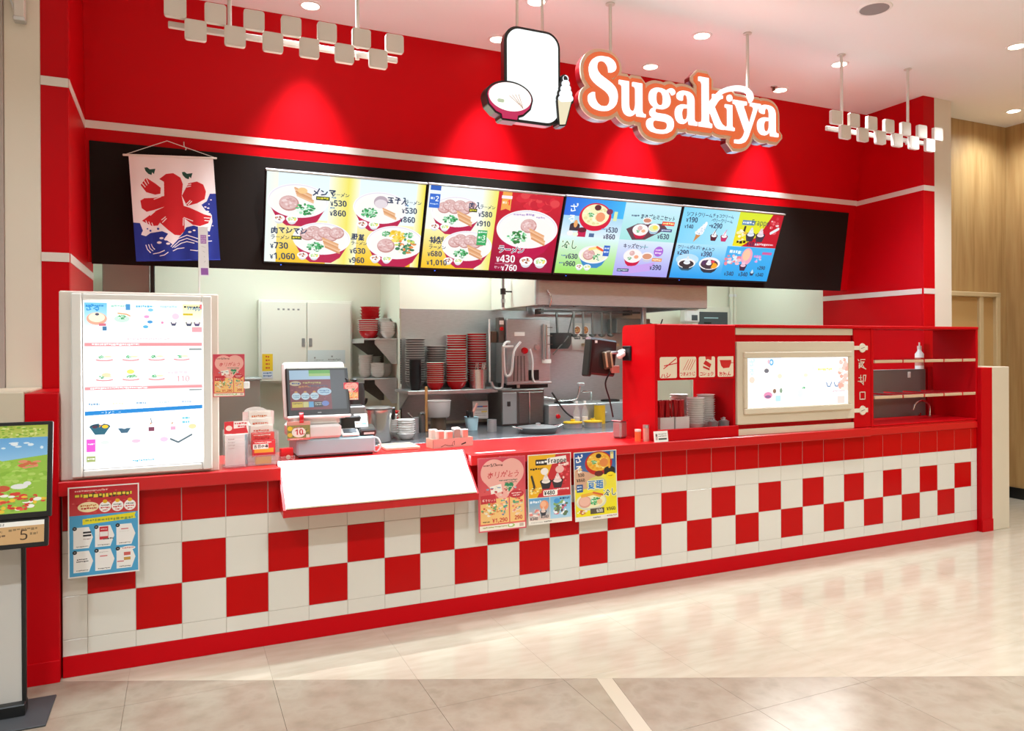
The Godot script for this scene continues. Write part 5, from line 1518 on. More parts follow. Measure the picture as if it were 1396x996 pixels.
	part("hook", tube(smooth([Vector3(0.075, 0.43, -0.06), Vector3(0.075, 0.4, -0.04), Vector3(0.085, 0.385, -0.04), Vector3(0.08, 0.375, -0.04)]), 0.003, 6), M.stripe, o)

# ---------- the menu screens ----------
func dish(p: Pic, cx: float, cy: float, r: float, kind: int) -> void:
	p.bowl(cx, cy, r, r * 0.56, Color("b8104a"), Color("f8f4f0"))
	if kind == 0:
		p.meat(cx - r * 0.3, cy + r * 0.1, r * 0.32, 3); p.greens(cx + r * 0.25, cy + r * 0.26, r * 0.3, 4); p.shoots(cx + r * 0.2, cy - r * 0.16, r * 0.34); p.oval(cx + r * 0.12, cy - r * 0.34, r * 0.16, r * 0.1, Color("f2c88c"))
	elif kind == 1:
		for i in 6:
			p.meat(cx - r * 0.5 + i * r * 0.2, cy - r * 0.12 - (i % 2) * r * 0.1, r * 0.26, i)
		p.greens(cx - r * 0.22, cy + r * 0.3, r * 0.26, 5); p.shoots(cx + r * 0.36, cy + r * 0.26, r * 0.34, 6)
	elif kind == 2:
		p.oval(cx, cy - r * 0.2, r * 0.26, r * 0.22, Color("b8a8b4")); p.oval(cx, cy - r * 0.14, r * 0.23, r * 0.16, Color("e2d8de")); p.greens(cx - r * 0.4, cy + r * 0.2, r * 0.28, 6); p.shoots(cx + r * 0.36, cy + r * 0.22, r * 0.28)
	elif kind == 3:
		p.meat(cx - r * 0.32, cy + r * 0.12, r * 0.3, 4); p.specks(cx + r * 0.05, cy - r * 0.22, r * 0.3, r * 0.18, 50, r * 0.07, [Color("f2d040"), Color("f6de70"), Color("e8bc28")], 3); p.specks(cx + r * 0.36, cy + r * 0.1, r * 0.34, r * 0.26, 60, r * 0.07, [Color("48986a"), Color("c8d868"), Color("e88a48"), Color("f2f0da"), Color("2f7a54")], 4); p.greens(cx + r * 0.42, cy - r * 0.28, r * 0.16, 7); p.greens(cx - r * 0.36, cy - r * 0.28, r * 0.14, 8)
	else:
		p.meat(cx + r * 0.02, cy - r * 0.1, r * 0.26, 5); p.greens(cx - r * 0.3, cy + r * 0.24, r * 0.3, 9); p.shoots(cx + r * 0.38, cy + r * 0.24, r * 0.3, 6)

func price(p: Pic, text: String, x: float, y: float, size: float, c: Color) -> void:
	var e := p.latin("¥", x, y + size * 0.3, size * 0.7, c, "bold", -0.1)
	p.latin(text, e + 1, y, size, c, "bold", -0.1)

func make_screens() -> void:
	var navy := Color("1d3458")
	var s1 := pic(880, 480, "f2fbff")
	for k in 2:
		s1.fade(440 * k, 0, 440, 480, Color("e4f6fc"), Color("f2f8f0")); s1.fade(440 * k, 240, 440, 240, Color("f6f2c0"), Color("f0c018"))
		s1.fade(440 * k + 330, 0, 110, 480, Color("f4f8ea"), Color("f0e468"), true) if k == 0 else s1.fade(830, 0, 50, 480, Color("f4f4d8"), Color("efe250"), true)
		s1.fade(440 * k, 0, 60, 480, Color("f0e870") if k else Color("e8f4f0"), Color("f6f8e8"), true)
	dish(s1, 168, 142, 162, 0); dish(s1, 625, 148, 158, 2); dish(s1, 306, 340, 160, 1); dish(s1, 730, 340, 172, 3)
	s1.sides(104, 242, 34); s1.sides(560, 244, 34); s1.sides(236, 436, 32); s1.sides(652, 436, 34)
	s1.jp("メンマ", 242, 66, 44, navy, 0.15); s1.jp("ラーメン", 344, 80, 26, navy); s1.rect(262, 110, 74, 20, Color("384818")); s1.words(268, 114, 62, 11, Color("e8dc40"), 3)
	price(s1, "530", 342, 124, 32, navy); price(s1, "860", 342, 178, 32, navy); s1.words(346, 106, 24, 10, Color("4a80b0"), 3); s1.words(342, 162, 24, 9, Color("4a80b0"), 4)
	s1.jp("肉マシマシ", 30, 286, 40, navy, 0.14); s1.jp("ラーメン", 30, 330, 26, navy); s1.rect(140, 332, 54, 20, Color("384818")); s1.words(146, 336, 42, 11, Color("e8dc40"), 6)
	price(s1, "730", 30, 372, 34, navy); price(s1, "1,060", 30, 430, 34, navy)
	s1.jp("玉子入", 660, 80, 42, navy, 0.14); s1.jp("ラーメン", 764, 92, 26, navy); price(s1, "530", 752, 136, 32, navy); price(s1, "860", 746, 188, 32, navy); s1.words(766, 118, 24, 10, Color("4a80b0"), 5)
	s1.jp("野菜", 470, 300, 40, navy, 0.13); s1.jp("ラーメン", 470, 342, 24, navy); price(s1, "630", 468, 382, 32, navy); price(s1, "960", 466, 436, 32, navy)
	var s2 := pic(880, 480, "f2f8f4")
	s2.fade(0, 0, 440, 480, Color("eefaff"), Color("f6f4d0")); s2.fade(0, 250, 440, 230, Color("f6f0b0"), Color("f0c020")); s2.fade(340, 0, 110, 480, Color("f2f8f0"), Color("eee45c"), true)
	s2.fade(440, 0, 440, 480, Color("d01028"), Color("98083e")); s2.specks(700, 60, 150, 60, 40, 30.0, [Color("d82038"), Color("c81430"), Color("e04048")], 3)
	dish(s2, 186, 140, 160, 1); dish(s2, 278, 338, 162, 1); dish(s2, 665, 215, 210, 4); s2.fade(452, 330, 428, 0, Color.WHITE, Color.WHITE)
	s2.sides(90, 232, 32); s2.sides(200, 430, 32); s2.sides(738, 412, 50); s2.words(556, 124, 80, 12, Color("b8a4d0"), 3); s2.words(640, 118, 60, 14, Color("a890c8"), 4); s2.words(712, 132, 60, 12, Color("b8a4d0"), 5)
	s2.jp("肉入", 258, 74, 40, navy, 0.13); s2.jp("ラーメン", 330, 86, 26, navy); s2.rect(262, 114, 52, 20, Color("384818")); s2.words(268, 118, 42, 11, Color("e8dc40"), 6); price(s2, "580", 326, 126, 32, navy); price(s2, "910", 322, 182, 32, navy)
	s2.rect(10, 0, 64, 26, Color("2460c0")); s2.words(14, 30, 60, 12, Color("e4eefc"), 2); s2.rect(10, 46, 64, 80, Color("2c6cd0")); s2.latin("2", 44, 58, 30, Color("f0f6ff")); s2.words(16, 62, 24, 20, Color("e4eefc"), 3); s2.words(16, 100, 50, 8, Color("c4dcfc"), 4)
	s2.jp("特製", 36, 292, 44, navy, 0.13); s2.jp("ラーメン", 36, 340, 28, navy); price(s2, "680", 34, 378, 32, navy); price(s2, "1,010", 34, 430, 32, navy)
	s2.rect(336, 238, 62, 90, Color("2ca860")); s2.latin("3", 368, 268, 30, Color("f0fff0")); s2.words(342, 272, 24, 20, Color("d8f4dc"), 3); s2.words(342, 304, 50, 8, Color("d8f4dc"), 5); s2.words(340, 244, 54, 12, Color("f0fff4"), 6)
	s2.poly([Vector2(466, 0), Vector2(528, 0), Vector2(530, 110), Vector2(498, 100), Vector2(466, 112)], Color("f0a850")); s2.rect(462, 22, 70, 18, Color("f4ecf4")); s2.latin("1", 502, 46, 32, Color("f2302c")); s2.words(472, 54, 26, 20, Color("fbead0"), 3)
	s2.jp_edge("ラーメン", 486, 322, 46, navy, Color("fbfbfb"), 0.11); price(s2, "430", 482, 380, 46, Color("fdfdfd")); s2.rect(476, 434, 130, 2, Color("f0c0d0")); s2.jp("セット", 474, 448, 20, Color("fdf4f8"), 0.12); price(s2, "760", 526, 440, 38, Color("fdfdfd"))
	var s3 := pic(880, 480, "d4f0fc")
	s3.fade(0, 0, 440, 110, Color("1c6ce0"), Color("38b8f4"), true); s3.fade(0, 110, 440, 130, Color("a8d8f0"), Color("dcf2fa")); s3.fade(440, 0, 440, 240, Color("c8ecfa"), Color("a0e4e0")); s3.fade(0, 240, 440, 240, Color("d8f6fc"), Color("98e060")); s3.fade(440, 240, 440, 240, Color("d4ecf8"), Color("a8a4f0"))
	s3.oval(230, 110, 118, 88, Color("d4123c")); s3.oval(230, 98, 100, 68, Color("f2eebc")); s3.specks(230, 98, 88, 58, 60, 12.0, [Color("f6f2cc"), Color("e6dea0"), Color("fbf8dc")], 4); s3.greens(196, 98, 22, 3); s3.oval(238, 50, 24, 18, Color("5a2430")); s3.oval(268, 108, 34, 30, Color("ee9a70")); s3.oval(330, 70, 24, 18, Color("7a3058")); s3.rect(366, 66, 26, 60, Color("d8ecb0"))
	s3.oval(92, 172, 36, 18, Color("28242c")); s3.rect(56, 172, 72, 32, Color("2c3440")); s3.oval(96, 160, 14, 24, Color("e8a868")); s3.rect(120, 196, 60, 44, Color("c02050")); s3.oval(150, 196, 32, 16, Color("5a1c30")); s3.oval(66, 220, 22, 16, Color("f2f2f2")); s3.oval(106, 226, 20, 14, Color("e8f4dc")); s3.rect(206, 214, 38, 24, Color("3c6c98"))
	s3.jp("ざる", 36, 36, 58, Color("f4faff"), 0.12, true); price(s3, "530", 326, 168, 32, navy); price(s3, "860", 316, 212, 32, navy); s3.words(292, 176, 28, 12, Color("5a98d0"), 3)
	s3.jp_edge("冷し", 20, 262, 60, Color("1d7a54"), Color("eaf8e0"), 0.1); price(s3, "630", 62, 352, 32, navy); price(s3, "960", 54, 400, 32, navy); s3.words(30, 360, 28, 10, Color("4a80b0"), 3); s3.words(24, 408, 26, 10, Color("4a80b0"), 4)
	s3.bowl(268, 350, 112, 58, Color("2c8cc8"), Color("f2f2d4")); s3.meat(232, 352, 44, 3); s3.greens(300, 366, 34, 5); s3.oval(322, 366, 18, 16, Color("e8eeda")); s3.line([Vector2(230, 316), Vector2(280, 304), Vector2(320, 316)], 18, Color("f4e08c")); s3.line([Vector2(284, 300), Vector2(330, 320)], 14, Color("e8603c")); s3.rect(336, 286, 46, 70, Color("1c6cc8")); s3.words(342, 298, 34, 14, Color("d8ecfc"), 3); s3.words(342, 322, 34, 14, Color("d8ecfc"), 4); s3.sides(206, 432, 30)
	s3.words(500, 74, 60, 14, Color("4a6888"), 3); s3.jp("まるごとミニセット", 570, 66, 32, navy, 0.12); s3.poly([Vector2(478, 170), Vector2(560, 130), Vector2(760, 120), Vector2(800, 150), Vector2(640, 232), Vector2(540, 238)], Color("58424e")); s3.bowl(590, 170, 62, 38, Color("c01c44"), Color("f6f2ee")); s3.greens(572, 180, 14, 3); s3.meat(584, 158, 18, 4); s3.oval(614, 176, 16, 10, Color("f0b090")); s3.bowl(694, 150, 46, 28, Color("9cc4d8"), Color("d8ecb8")); s3.oval(702, 148, 20, 14, Color("f2e060")); s3.bowl(630, 104, 36, 18, Color("dfe6ea"), Color("c88870"))
	s3.rect(752, 104, 100, 26, Color("e83a34")); s3.words(760, 110, 86, 14, Color("fff0a0"), 3); s3.rect(752, 152, 90, 20, Color("344c80")); s3.words(758, 156, 76, 11, Color("d8e4f8"), 6); price(s3, "630", 736, 186, 34, navy)
	s3.jp("キッズセット", 482, 264, 32, navy, 0.12); s3.words(620, 276, 60, 10, Color("8cc8d8"), 3); s3.bowl(572, 344, 74, 46, Color("c82048"), Color("f6f2ee")); s3.greens(548, 362, 16, 4); s3.meat(562, 326, 20, 5); s3.oval(600, 350, 18, 12, Color("f0a884")); s3.bowl(686, 340, 46, 26, Color("c4cce0"), Color("d49a7c")); s3.poly([Vector2(480, 430), Vector2(760, 380), Vector2(730, 440), Vector2(520, 470)], Color("c4a4ec")); s3.oval(770, 306, 38, 34, Color("a468d4")); s3.words(744, 290, 52, 12, Color("f4e4fc"), 3); s3.words(744, 310, 52, 12, Color("f4e4fc"), 4); s3.rect(730, 352, 80, 22, Color("e8944c")); s3.words(736, 357, 68, 12, Color("fff4d8"), 5); price(s3, "390", 726, 398, 34, navy); s3.rect(468, 432, 92, 20, Color("2c5470")); s3.words(474, 437, 80, 10, Color("cce4ec"), 7)
	var s4 := pic(880, 480, "78ccf4")
	s4.fade(0, 0, 560, 240, Color("7cd4f6"), Color("b8ecfc"), true); s4.fade(0, 240, 440, 240, Color("a8e4fa"), Color("1c9cec")); s4.fade(440, 240, 440, 240, Color("38b4f0"), Color("20a4ec"))
	s4.fade(480, 0, 400, 236, Color("d8e838"), Color("f0e020")); s4.poly([Vector2(780, 0), Vector2(880, 0), Vector2(880, 236), Vector2(560, 236), Vector2(700, 150)], Color("c4122c"))
	s4.jp("ソフトクリーム", 30, 26, 32, navy, 0.11); price(s4, "190", 38, 62, 34, navy); price(s4, "140", 36, 112, 26, navy); s4.cone(170, 96, 120)
	s4.jp("チョコクリーム", 250, 26, 27, navy, 0.11); s4.jp("ベリークリーム", 250, 58, 27, navy, 0.11); price(s4, "290", 258, 90, 34, navy); s4.words(240, 104, 18, 12, navy, 2)
	for k in 2:
		s4.cup(300 + k * 90, 176, 32, Color("4c1c30") if k == 0 else Color("c83068"), Color("f8f4f8")); s4.line([Vector2(310 + k * 90, 130), Vector2(292 + k * 90, 170)], 5, Color("2c2430") if k == 0 else Color("e05898"))
	s4.jp("クリームぜんざい", 16, 252, 26, navy, 0.11); price(s4, "290", 24, 286, 34, navy); s4.jp("あんみつ", 224, 256, 28, navy, 0.11); price(s4, "390", 226, 288, 34, navy)
	s4.oval(120, 350, 96, 40, Color("b4e0f4")); s4.bowl(120, 376, 76, 34, Color("24607c"), Color("30383c")); s4.cup(122, 372, 40, Color("30383c"), Color("e8f4fc")); s4.bowl(318, 370, 92, 44, Color("203040"), Color("403a44")); s4.oval(358, 384, 32, 20, Color("f4a828")); s4.oval(274, 366, 28, 18, Color("503c60")); s4.cup(312, 372, 34, Color("403a44"), Color("f4f4f8")); s4.oval(344, 356, 16, 10, Color("e04858"))
	s4.rect(520, 52, 110, 34, Color("5c8cb8")); s4.words(526, 60, 98, 18, Color("e8f0f8"), 3); s4.latin("Frappe", 604, 44, 38, navy, "sans", -0.15); s4.cup(620, 150, 44, Color("303448"), Color("e4ecf4")); s4.cup(710, 150, 44, Color("3c3448"), Color("f0dce4")); s4.line([Vector2(556, 100), Vector2(552, 150)], 18, Color("38382c")); s4.specks(540, 160, 50, 40, 20, 14, [Color("f0ecb0"), Color("e8c040"), Color("f8f4d8")], 3); s4.specks(820, 80, 40, 60, 16, 14, [Color("e8606c"), Color("f0d8d8"), Color("d03848")], 5); s4.line([Vector2(800, 130), Vector2(860, 96)], 20, Color("e4ecf4"))
	s4.words(510, 194, 80, 24, Color("2c2c10"), 5); s4.jp_edge("¥480", 604, 196, 38, navy, Color("f0f4f8")); s4.words(680, 206, 170, 18, Color("f0d4dc"), 7)
	s4.words(470, 264, 110, 26, Color("e0f4fc"), 4); s4.oval(636, 306, 50, 60, Color("f0a8c0")); s4.oval(630, 296, 34, 40, Color("f8c8a8")); s4.cup(622, 372, 34, Color("3c2444"), Color("f0c8dc")); s4.specks(510, 340, 70, 40, 20, 18, [Color("d8ecf4"), Color("f0c0c8"), Color("e88898")], 6); price(s4, "340", 470, 420, 30, navy); price(s4, "340", 600, 420, 30, navy)
	s4.words(700, 290, 70, 18, Color("e090d0"), 6); s4.rect(770, 268, 90, 18, Color("d060a0")); s4.specks(740, 320, 30, 20, 10, 12, [Color("e0a0d8"), Color("a8d8f8")], 2); price(s4, "290", 760, 370, 26, navy); price(s4, "340", 760, 420, 26, navy); s4.cup(720, 420, 20, Color("203860"), Color("c8e8f8"))
	var labels := ["leftmost menu screen, four ramen bowls on white and yellow", "second menu screen from the left, with a red right half", "third menu screen from the left, blue with cold noodles", "rightmost menu screen, light blue with ice creams"]
	for k in 4:
		var w := 1.068
		var o := thing("menu_screen", "glowing " + labels[k], "screen", Vector3(0.902 + 1.0755 * k + w / 2, 2.38, -1.178 + 0.012 * k), 0, "menu screens over the counter")
		o.rotation_degrees = Vector3(22.0, 0, 0)
		part("case", box(1.074, 0.625, 0.05, 0.004), M.black, o, Vector3(0, 0, -0.028))
		part("picture", sheet(w - 0.012, 0.600, 0.002, lit([s1, s2, s3, s4][k], 0.98), M.black), null, o, Vector3(0, 0.002, 0.0))
		part("top_trim", box(1.074, 0.014, 0.03, 0.003), M.silver, o, Vector3(0, 0.312, -0.005))
		part("power_light", box(0.008, 0.006, 0.002, 0), glow(Color(0.2, 0.4, 1.0), 2.0), o, Vector3(-0.42, -0.318, 0.0))
		part("wall_bracket", box(0.5, 0.1, 0.06, 0.005), M.black, o, Vector3(0, 0.2, -0.08))
		panel_light(o, Vector3(0, 0, 0.02), Vector3.ZERO, 1.04, 0.58, 0.9, [Color(1.0, 0.98, 0.85), Color(1, 0.7, 0.75), Color(0.8, 0.95, 1), Color(0.6, 0.85, 1)][k])

# ---------- the kitchen ----------
func make_bowl(r: float, h: float, m: Material, rim: Material = null) -> Node3D:
	var o := thing("bowl", "bowl", "bowl")
	part("outside", lathe([Vector2(0, 0), Vector2(r * 0.46, 0), Vector2(r * 0.5, h * 0.1), Vector2(r * 0.7, h * 0.28), Vector2(r * 0.86, h * 0.6), Vector2(r * 0.94, h * 0.9), Vector2(r * 1.02, h * 0.94)], 22), m, o)
	part("rim", lathe([Vector2(r * 1.02, h * 0.94), Vector2(r * 1.04, h * 0.95), Vector2(r * 1.04, h * 0.99), Vector2(r * 0.99, h), Vector2(r * 0.96, h * 0.97), Vector2(r * 0.84, h * 0.6), Vector2(r * 0.6, h * 0.28), Vector2(0, h * 0.14)], 22), rim if rim else (M.bowl_inside if m == M.bowl_white else m), o)
	return o

func pile(proto: Node3D, called: String, count: int, at: Vector3, dy: float, what: String, group: String, lean := 0.0) -> void:
	for i in count:
		var up := count - 1 - i
		var nth: String = NTH[up] if up < NTH.size() else ("lowest" if i == 0 else "%s from the bottom" % ORD[i])
		var b := again(proto, at + Vector3(sin(i * 1.9) * 0.0012 + lean * i, dy * i, cos(i * 2.3) * 0.0012), i * 47.0, "%s, %s" % [what, nth], group)
		b.name = numbered(called)

func make_bowls() -> void:
	var red := make_bowl(0.091, 0.075, M.bowl_red, M.bowl_white)
	var red_small := make_bowl(0.076, 0.065, M.bowl_red, M.bowl_white)
	var grey := make_bowl(0.088, 0.07, M.bowl_grey, M.bowl_white)
	var white := make_bowl(0.064, 0.048, M.bowl_white)
	var white_big := make_bowl(0.066, 0.06, M.bowl_white)
	var all_red := make_bowl(0.09, 0.06, M.bowl_red)
	var y := 1.166
	var shelf := "on the steel wall shelf"
	pile(red, "red_bowl", 14, Vector3(2.518, y, -2.06), 0.0202, "red bowl of the thick front stack on the wall shelf", "red ramen bowls on the wall shelf")
	pile(red_small, "red_bowl", 11, Vector3(2.332, y, -2.06), 0.0165, "small red bowl of the short stack on the wall shelf", "red ramen bowls on the wall shelf")
	pile(red, "red_bowl", 20, Vector3(2.60, y, -2.285), 0.0207, "red bowl of the left rear stack on the wall shelf", "red ramen bowls on the wall shelf")
	pile(red, "red_bowl", 20, Vector3(2.79, y, -2.285), 0.0214, "red bowl of the right rear stack on the wall shelf", "red ramen bowls on the wall shelf")
	pile(grey, "grey_bowl", 19, Vector3(2.225, y, -2.285), 0.0202, "grey bowl of the taller left stack on the wall shelf", "grey bowls on the wall shelf")
	pile(grey, "grey_bowl", 16, Vector3(2.415, y, -2.29), 0.0200, "grey bowl of the shorter right stack on the wall shelf", "grey bowls on the wall shelf")
	var cup := thing("cup", "cup", "cup")
	part("side", lathe([Vector2(0, 0), Vector2(0.036, 0), Vector2(0.05, 0.08), Vector2(0.052, 0.084), Vector2(0.047, 0.082), Vector2(0.03, 0.01), Vector2(0, 0.01)], 20), M.black_cup, cup)
	pile(cup, "black_cup", 12, Vector3(2.16, y, -2.06), 0.0155, "black cup of the slim stack on the wall shelf", "black cups on the wall shelf")
	cup.free()
	# white bowls and red bowls on the two side shelves
	var top := "on the upper side shelf"
	var low := "on the lower side shelf"
	pile(red, "red_bowl", 6, Vector3(1.90, 1.604, -2.63), 0.018, "red bowl of the front stack %s" % top, "red bowls on the upper side shelf")
	pile(all_red, "red_bowl", 9, Vector3(1.97, 1.604, -2.87), 0.029, "plain red bowl of the rear stack %s" % top, "red bowls on the upper side shelf")
	pile(white_big, "white_bowl", 6, Vector3(2.047, 1.604, -2.53), 0.017, "white bowl in the front stack %s" % top, "white bowls on the upper side shelf")
	pile(white_big, "white_bowl", 7, Vector3(2.05, 1.604, -2.70), 0.02, "white bowl in the rear stack %s" % top, "white bowls on the upper side shelf")
	pile(white, "white_bowl", 9, Vector3(1.89, 1.259, -2.70), 0.019, "white bowl in the left stack %s" % low, "white bowls on the lower side shelf")
	pile(white, "white_bowl", 7, Vector3(1.965, 1.259, -2.56), 0.0135, "white bowl in the middle stack %s" % low, "white bowls on the lower side shelf")
	pile(white, "white_bowl", 7, Vector3(2.05, 1.259, -2.67), 0.0120, "white bowl in the right stack %s" % low, "white bowls on the lower side shelf")
	pile(white, "white_bowl", 9, Vector3(2.0, 1.259, -2.87), 0.017, "white bowl in the hidden rear stack %s" % low, "white bowls on the lower side shelf")
	# by the rice pot
	pile(white, "white_bowl", 7, Vector3(1.882, 0.852, -1.33), 0.0165, "small white bowl, right stack beside the rice pot", "white bowls beside the rice pot")
	pile(white, "white_bowl", 8, Vector3(1.80, 0.852, -1.5), 0.018, "small white bowl, left stack beside the rice pot", "white bowls beside the rice pot")
	pile(all_red, "red_bowl", 6, Vector3(1.84, 0.852, -1.72), 0.024, "red bowl behind the white bowls beside the rice pot", "red bowls beside the rice pot")
	for b in [red, red_small, grey, white, white_big, all_red]:
		b.free()

func make_kitchen() -> void:
	var o := thing("wall_cladding", "brushed steel cladding behind the bowls and the stove", "wall panel", Vector3(3.36, 0, -2.395))
	part("sheet", box(1.2, 0.99, 0.008, 0.001), M.steel, o, Vector3(-0.64, 1.365, 0))
	part("sheet", box(1.28, 1.2, 0.008, 0.001), M.steel, o, Vector3(0.6, 1.42, 0))
	part("edge", box(0.012, 0.99, 0.012, 0.001), M.chrome, o, Vector3(-1.235, 1.365, 0.002))
	o = thing("wall_shelf", "long steel shelf holding stacks of red and grey bowls", "shelf", Vector3(2.53, 1.15, -2.175))
	part("plate", box(0.92, 0.022, 0.42, 0.003), M.steel, o, Vector3(0, 0.004, 0))
	part("front_edge", box(0.92, 0.034, 0.012, 0.003), M.steel, o, Vector3(0, 0.0, 0.208))
	part("label", box(0.1, 0.012, 0.002, 0), M.paper, o, Vector3(0.36, 0, 0.2145))
	for k in [-0.42, 0.42]:
		var br := PackedVector2Array([Vector2(-0.2, 0), Vector2(0.14, 0), Vector2(-0.2, -0.16)])
		var st := new_st(-1)
		add_prism(st, br, 0.01, Transform3D(Basis(Vector3(0, 0, 1), Vector3(0, 1, 0), Vector3(-1, 0, 0)), Vector3(k, -0.008, 0)))
		part("bracket", done(st), M.steel, o)
	for s in [[1.596, "upper"], [1.25, "lower"]]:
		o = thing("side_shelf", "%s small steel shelf on the side of the white wall block" % s[1], "shelf", Vector3(1.98, s[0], -2.72))
		part("plate", box(0.29, 0.014, 0.52, 0.002), M.steel, o, Vector3(-0.012, 0, 0))
		for z in [-0.24, 0.24]:
			part("bracket", prism(PackedVector2Array([Vector2(0.133, 0), Vector2(0.133, -0.21), Vector2(0.09, -0.21), Vector2(-0.06 if z > 0 else -0.15, -0.035), Vector2(-0.06 if z > 0 else -0.15, 0)]), 0.008), M.steel if z > 0 else M.dark_steel, o, Vector3(0, -0.006, z))
		part("front_lip", box(0.004, 0.035, 0.52, 0.001), M.steel, o, Vector3(-0.157, -0.016, 0))
	o = thing("cutlery_can", "round steel can full of metal cutlery at the right end of the bowl shelf", "can", Vector3(2.712, 1.166, -2.06))
	part("body", lathe([Vector2(0, 0), Vector2(0.072, 0), Vector2(0.072, 0.165), Vector2(0.067, 0.165), Vector2(0.067, 0.01), Vector2(0, 0.01)], 24), M.pot_steel, o)
	var r := RandomNumberGenerator.new()
	r.seed = 4
	for i in 14:
		var q := Vector3(r.randf_range(-0.03, 0.04), 0.02, r.randf_range(-0.03, 0.03))
		part("cutlery", tube([q, q + Vector3(r.randf_range(-0.03, 0.07), 0.2, r.randf_range(-0.02, 0.02))], 0.005, 6), M.chrome, o)
	# cabinet on the back wall
	o = thing("wall_cabinet", "white two-door wall cabinet on the back wall of the kitchen", "cabinet", Vector3(1.42, 1.215, -3.03))
	part("body", box(0.81, 0.735, 0.13, 0.003), M.cabinet_white, o, Vector3(0, 0.3675, 0))
	for k in [-1, 1]:
		var d := part("door", box(0.385, 0.70, 0.018, 0.003), M.cabinet_white, o, Vector3(k * 0.196, 0.3675, 0.075))
		part("handle", box(0.026, 0.075, 0.008, 0.003), M.grey_plastic, d, Vector3(-k * 0.165, -0.01, 0.012))
	for k in 5:
		part("letter_mark", box(0.018, 0.014, 0.001, 0), M.grey_plastic, o, Vector3(-0.24 + 0.042 * k, 0.65, 0.085))
	o = thing("wall_notice", "pale blue notice sheet on the right door of the white cabinet", "notice", Vector3(1.59, 1.44, -2.944))
	var p := pic(240, 90, "d8e6e6")
	p.rect(40, 44, 10, 10, Color("8a9696")); p.rect(150, 36, 10, 10, Color("8a9696")); p.words(40, 60, 60, 7, Color("a8b4b4"), 3); p.words(130, 56, 80, 10, Color("a0acac"), 4)
	part("sheet", sheet(0.33, 0.125, 0.002, printed(p), M.paper), null, o)
	o = thing("sticker", "yellow caution sticker at the lower left of the white cabinet", "sticker", Vector3(1.085, 1.365, -2.942))
	p = pic(80, 200, "f0c828")
	p.rect(0, 140, 80, 60, Color("d8e0ec")); p.words(8, 150, 64, 14, Color("5878a8"), 3); p.words(8, 172, 64, 12, Color("5878a8"), 4); p.jp("火", 20, 20, 40, Color("d04828"), 0.12)
	for k in 4:
		p.words(26, 14 + k * 30, 30, 20, Color("d05030"), k)
	part("sheet", sheet(0.088, 0.215, 0.001, printed(p), M.paper), null, o)
	# pipes and things on the left
	o = thing("steel_fridge", "tall stainless steel fridge seen over the menu lightbox", "fridge", Vector3(0.045, 0, -2.5))
	part("body", box(0.31, 2.3, 0.6, 0.006), M.fridge, o, Vector3(0, 1.15, 0))
	part("door", box(0.30, 2.0, 0.02, 0.004), M.fridge, o, Vector3(0, 1.2, 0.31))
	part("handle", box(0.03, 0.5, 0.03, 0.006), M.dark_plastic, o, Vector3(0.17, 1.95, 0.33))
	o = thing("steel_counter", "grey steel cupboard behind the snack packets", "cupboard", Vector3(0.82, 0, -2.75))
	part("body", box(0.34, 1.26, 0.4, 0.004), M.fridge, o, Vector3(0, 0.63, 0))
	part("top", box(0.36, 0.02, 0.42, 0.003), M.steel, o, Vector3(0, 1.27, 0))
	# worktop with what stands on it
	o = thing("worktop", "dark stone kitchen worktop behind the counter", "worktop", Vector3(2.75, 0, -1.72))
	part("top", box(2.5, 0.035, 1.24, 0.003), M.stone_top, o, Vector3(0, 0.8325, 0))
	part("body", box(2.46, 0.81, 1.2, 0.003), M.dark_steel, o, Vector3(0, 0.405, 0))
	o = thing("rice_pot", "round stainless rice pot with a dark lid beside the register", "pot", Vector3(1.669, 0.85, -1.3))
	part("body", lathe([Vector2(0, 0), Vector2(0.086, 0), Vector2(0.096, 0.012), Vector2(0.098, 0.19), Vector2(0.103, 0.2), Vector2(0.103, 0.232), Vector2(0.0, 0.232)], 28), M.pot_steel, o)
	part("lid", lathe([Vector2(0.104, 0.232), Vector2(0.104, 0.243), Vector2(0.09, 0.252), Vector2(0, 0.256)], 28), M.dark_steel, o)
	part("hinge", box(0.03, 0.09, 0.05, 0.008), M.black, o, Vector3(0.108, 0.2, 0.0))
	o = thing("flask", "dark grey flask behind the register display", "flask", Vector3(1.445, 0.9, -0.95))
	part("body", lathe([Vector2(0, 0), Vector2(0.055, 0), Vector2(0.055, 0.34), Vector2(0.045, 0.39), Vector2(0, 0.4)], 22), M.dark_plastic, o)
	part("lever", box(0.03, 0.02, 0.08, 0.006), M.black, o, Vector3(-0.02, 0.41, 0.02))
	o = thing("flask_stand", "small grey cabinet carrying the dark flask", "cabinet", Vector3(1.40, 0, -1.0))
	part("body", box(0.22, 0.895, 0.24, 0.004), M.dark_steel, o, Vector3(0, 0.4475, 0))
	o = thing("gas_pipe", "bent dark gas pipe with a tap under the side shelves", "pipe", Vector3(1.86, 1.2, -2.9))
	part("pipe", tube(smooth([Vector3(-0.06, -0.03, 0), Vector3(-0.06, -0.16, 0), Vector3(-0.02, -0.2, 0), Vector3(0.06, -0.19, 0), Vector3(0.08, -0.14, 0)]), 0.012, 8), M.dark_plastic, o)
	part("pipe", tube([Vector3(0.03, -0.16, 0), Vector3(0.03, -0.35, 0)], 0.013, 8), M.dark_plastic, o)
	part("tap", box(0.08, 0.02, 0.03, 0.005), M.dark_plastic, o, Vector3(-0.02, -0.06, 0.01))
	# under the bowl shelf
	o = thing("colander_pot", "pale grey pot standing high under the bowl shelf", "pot", Vector3(2.275, 0.962, -1.8))
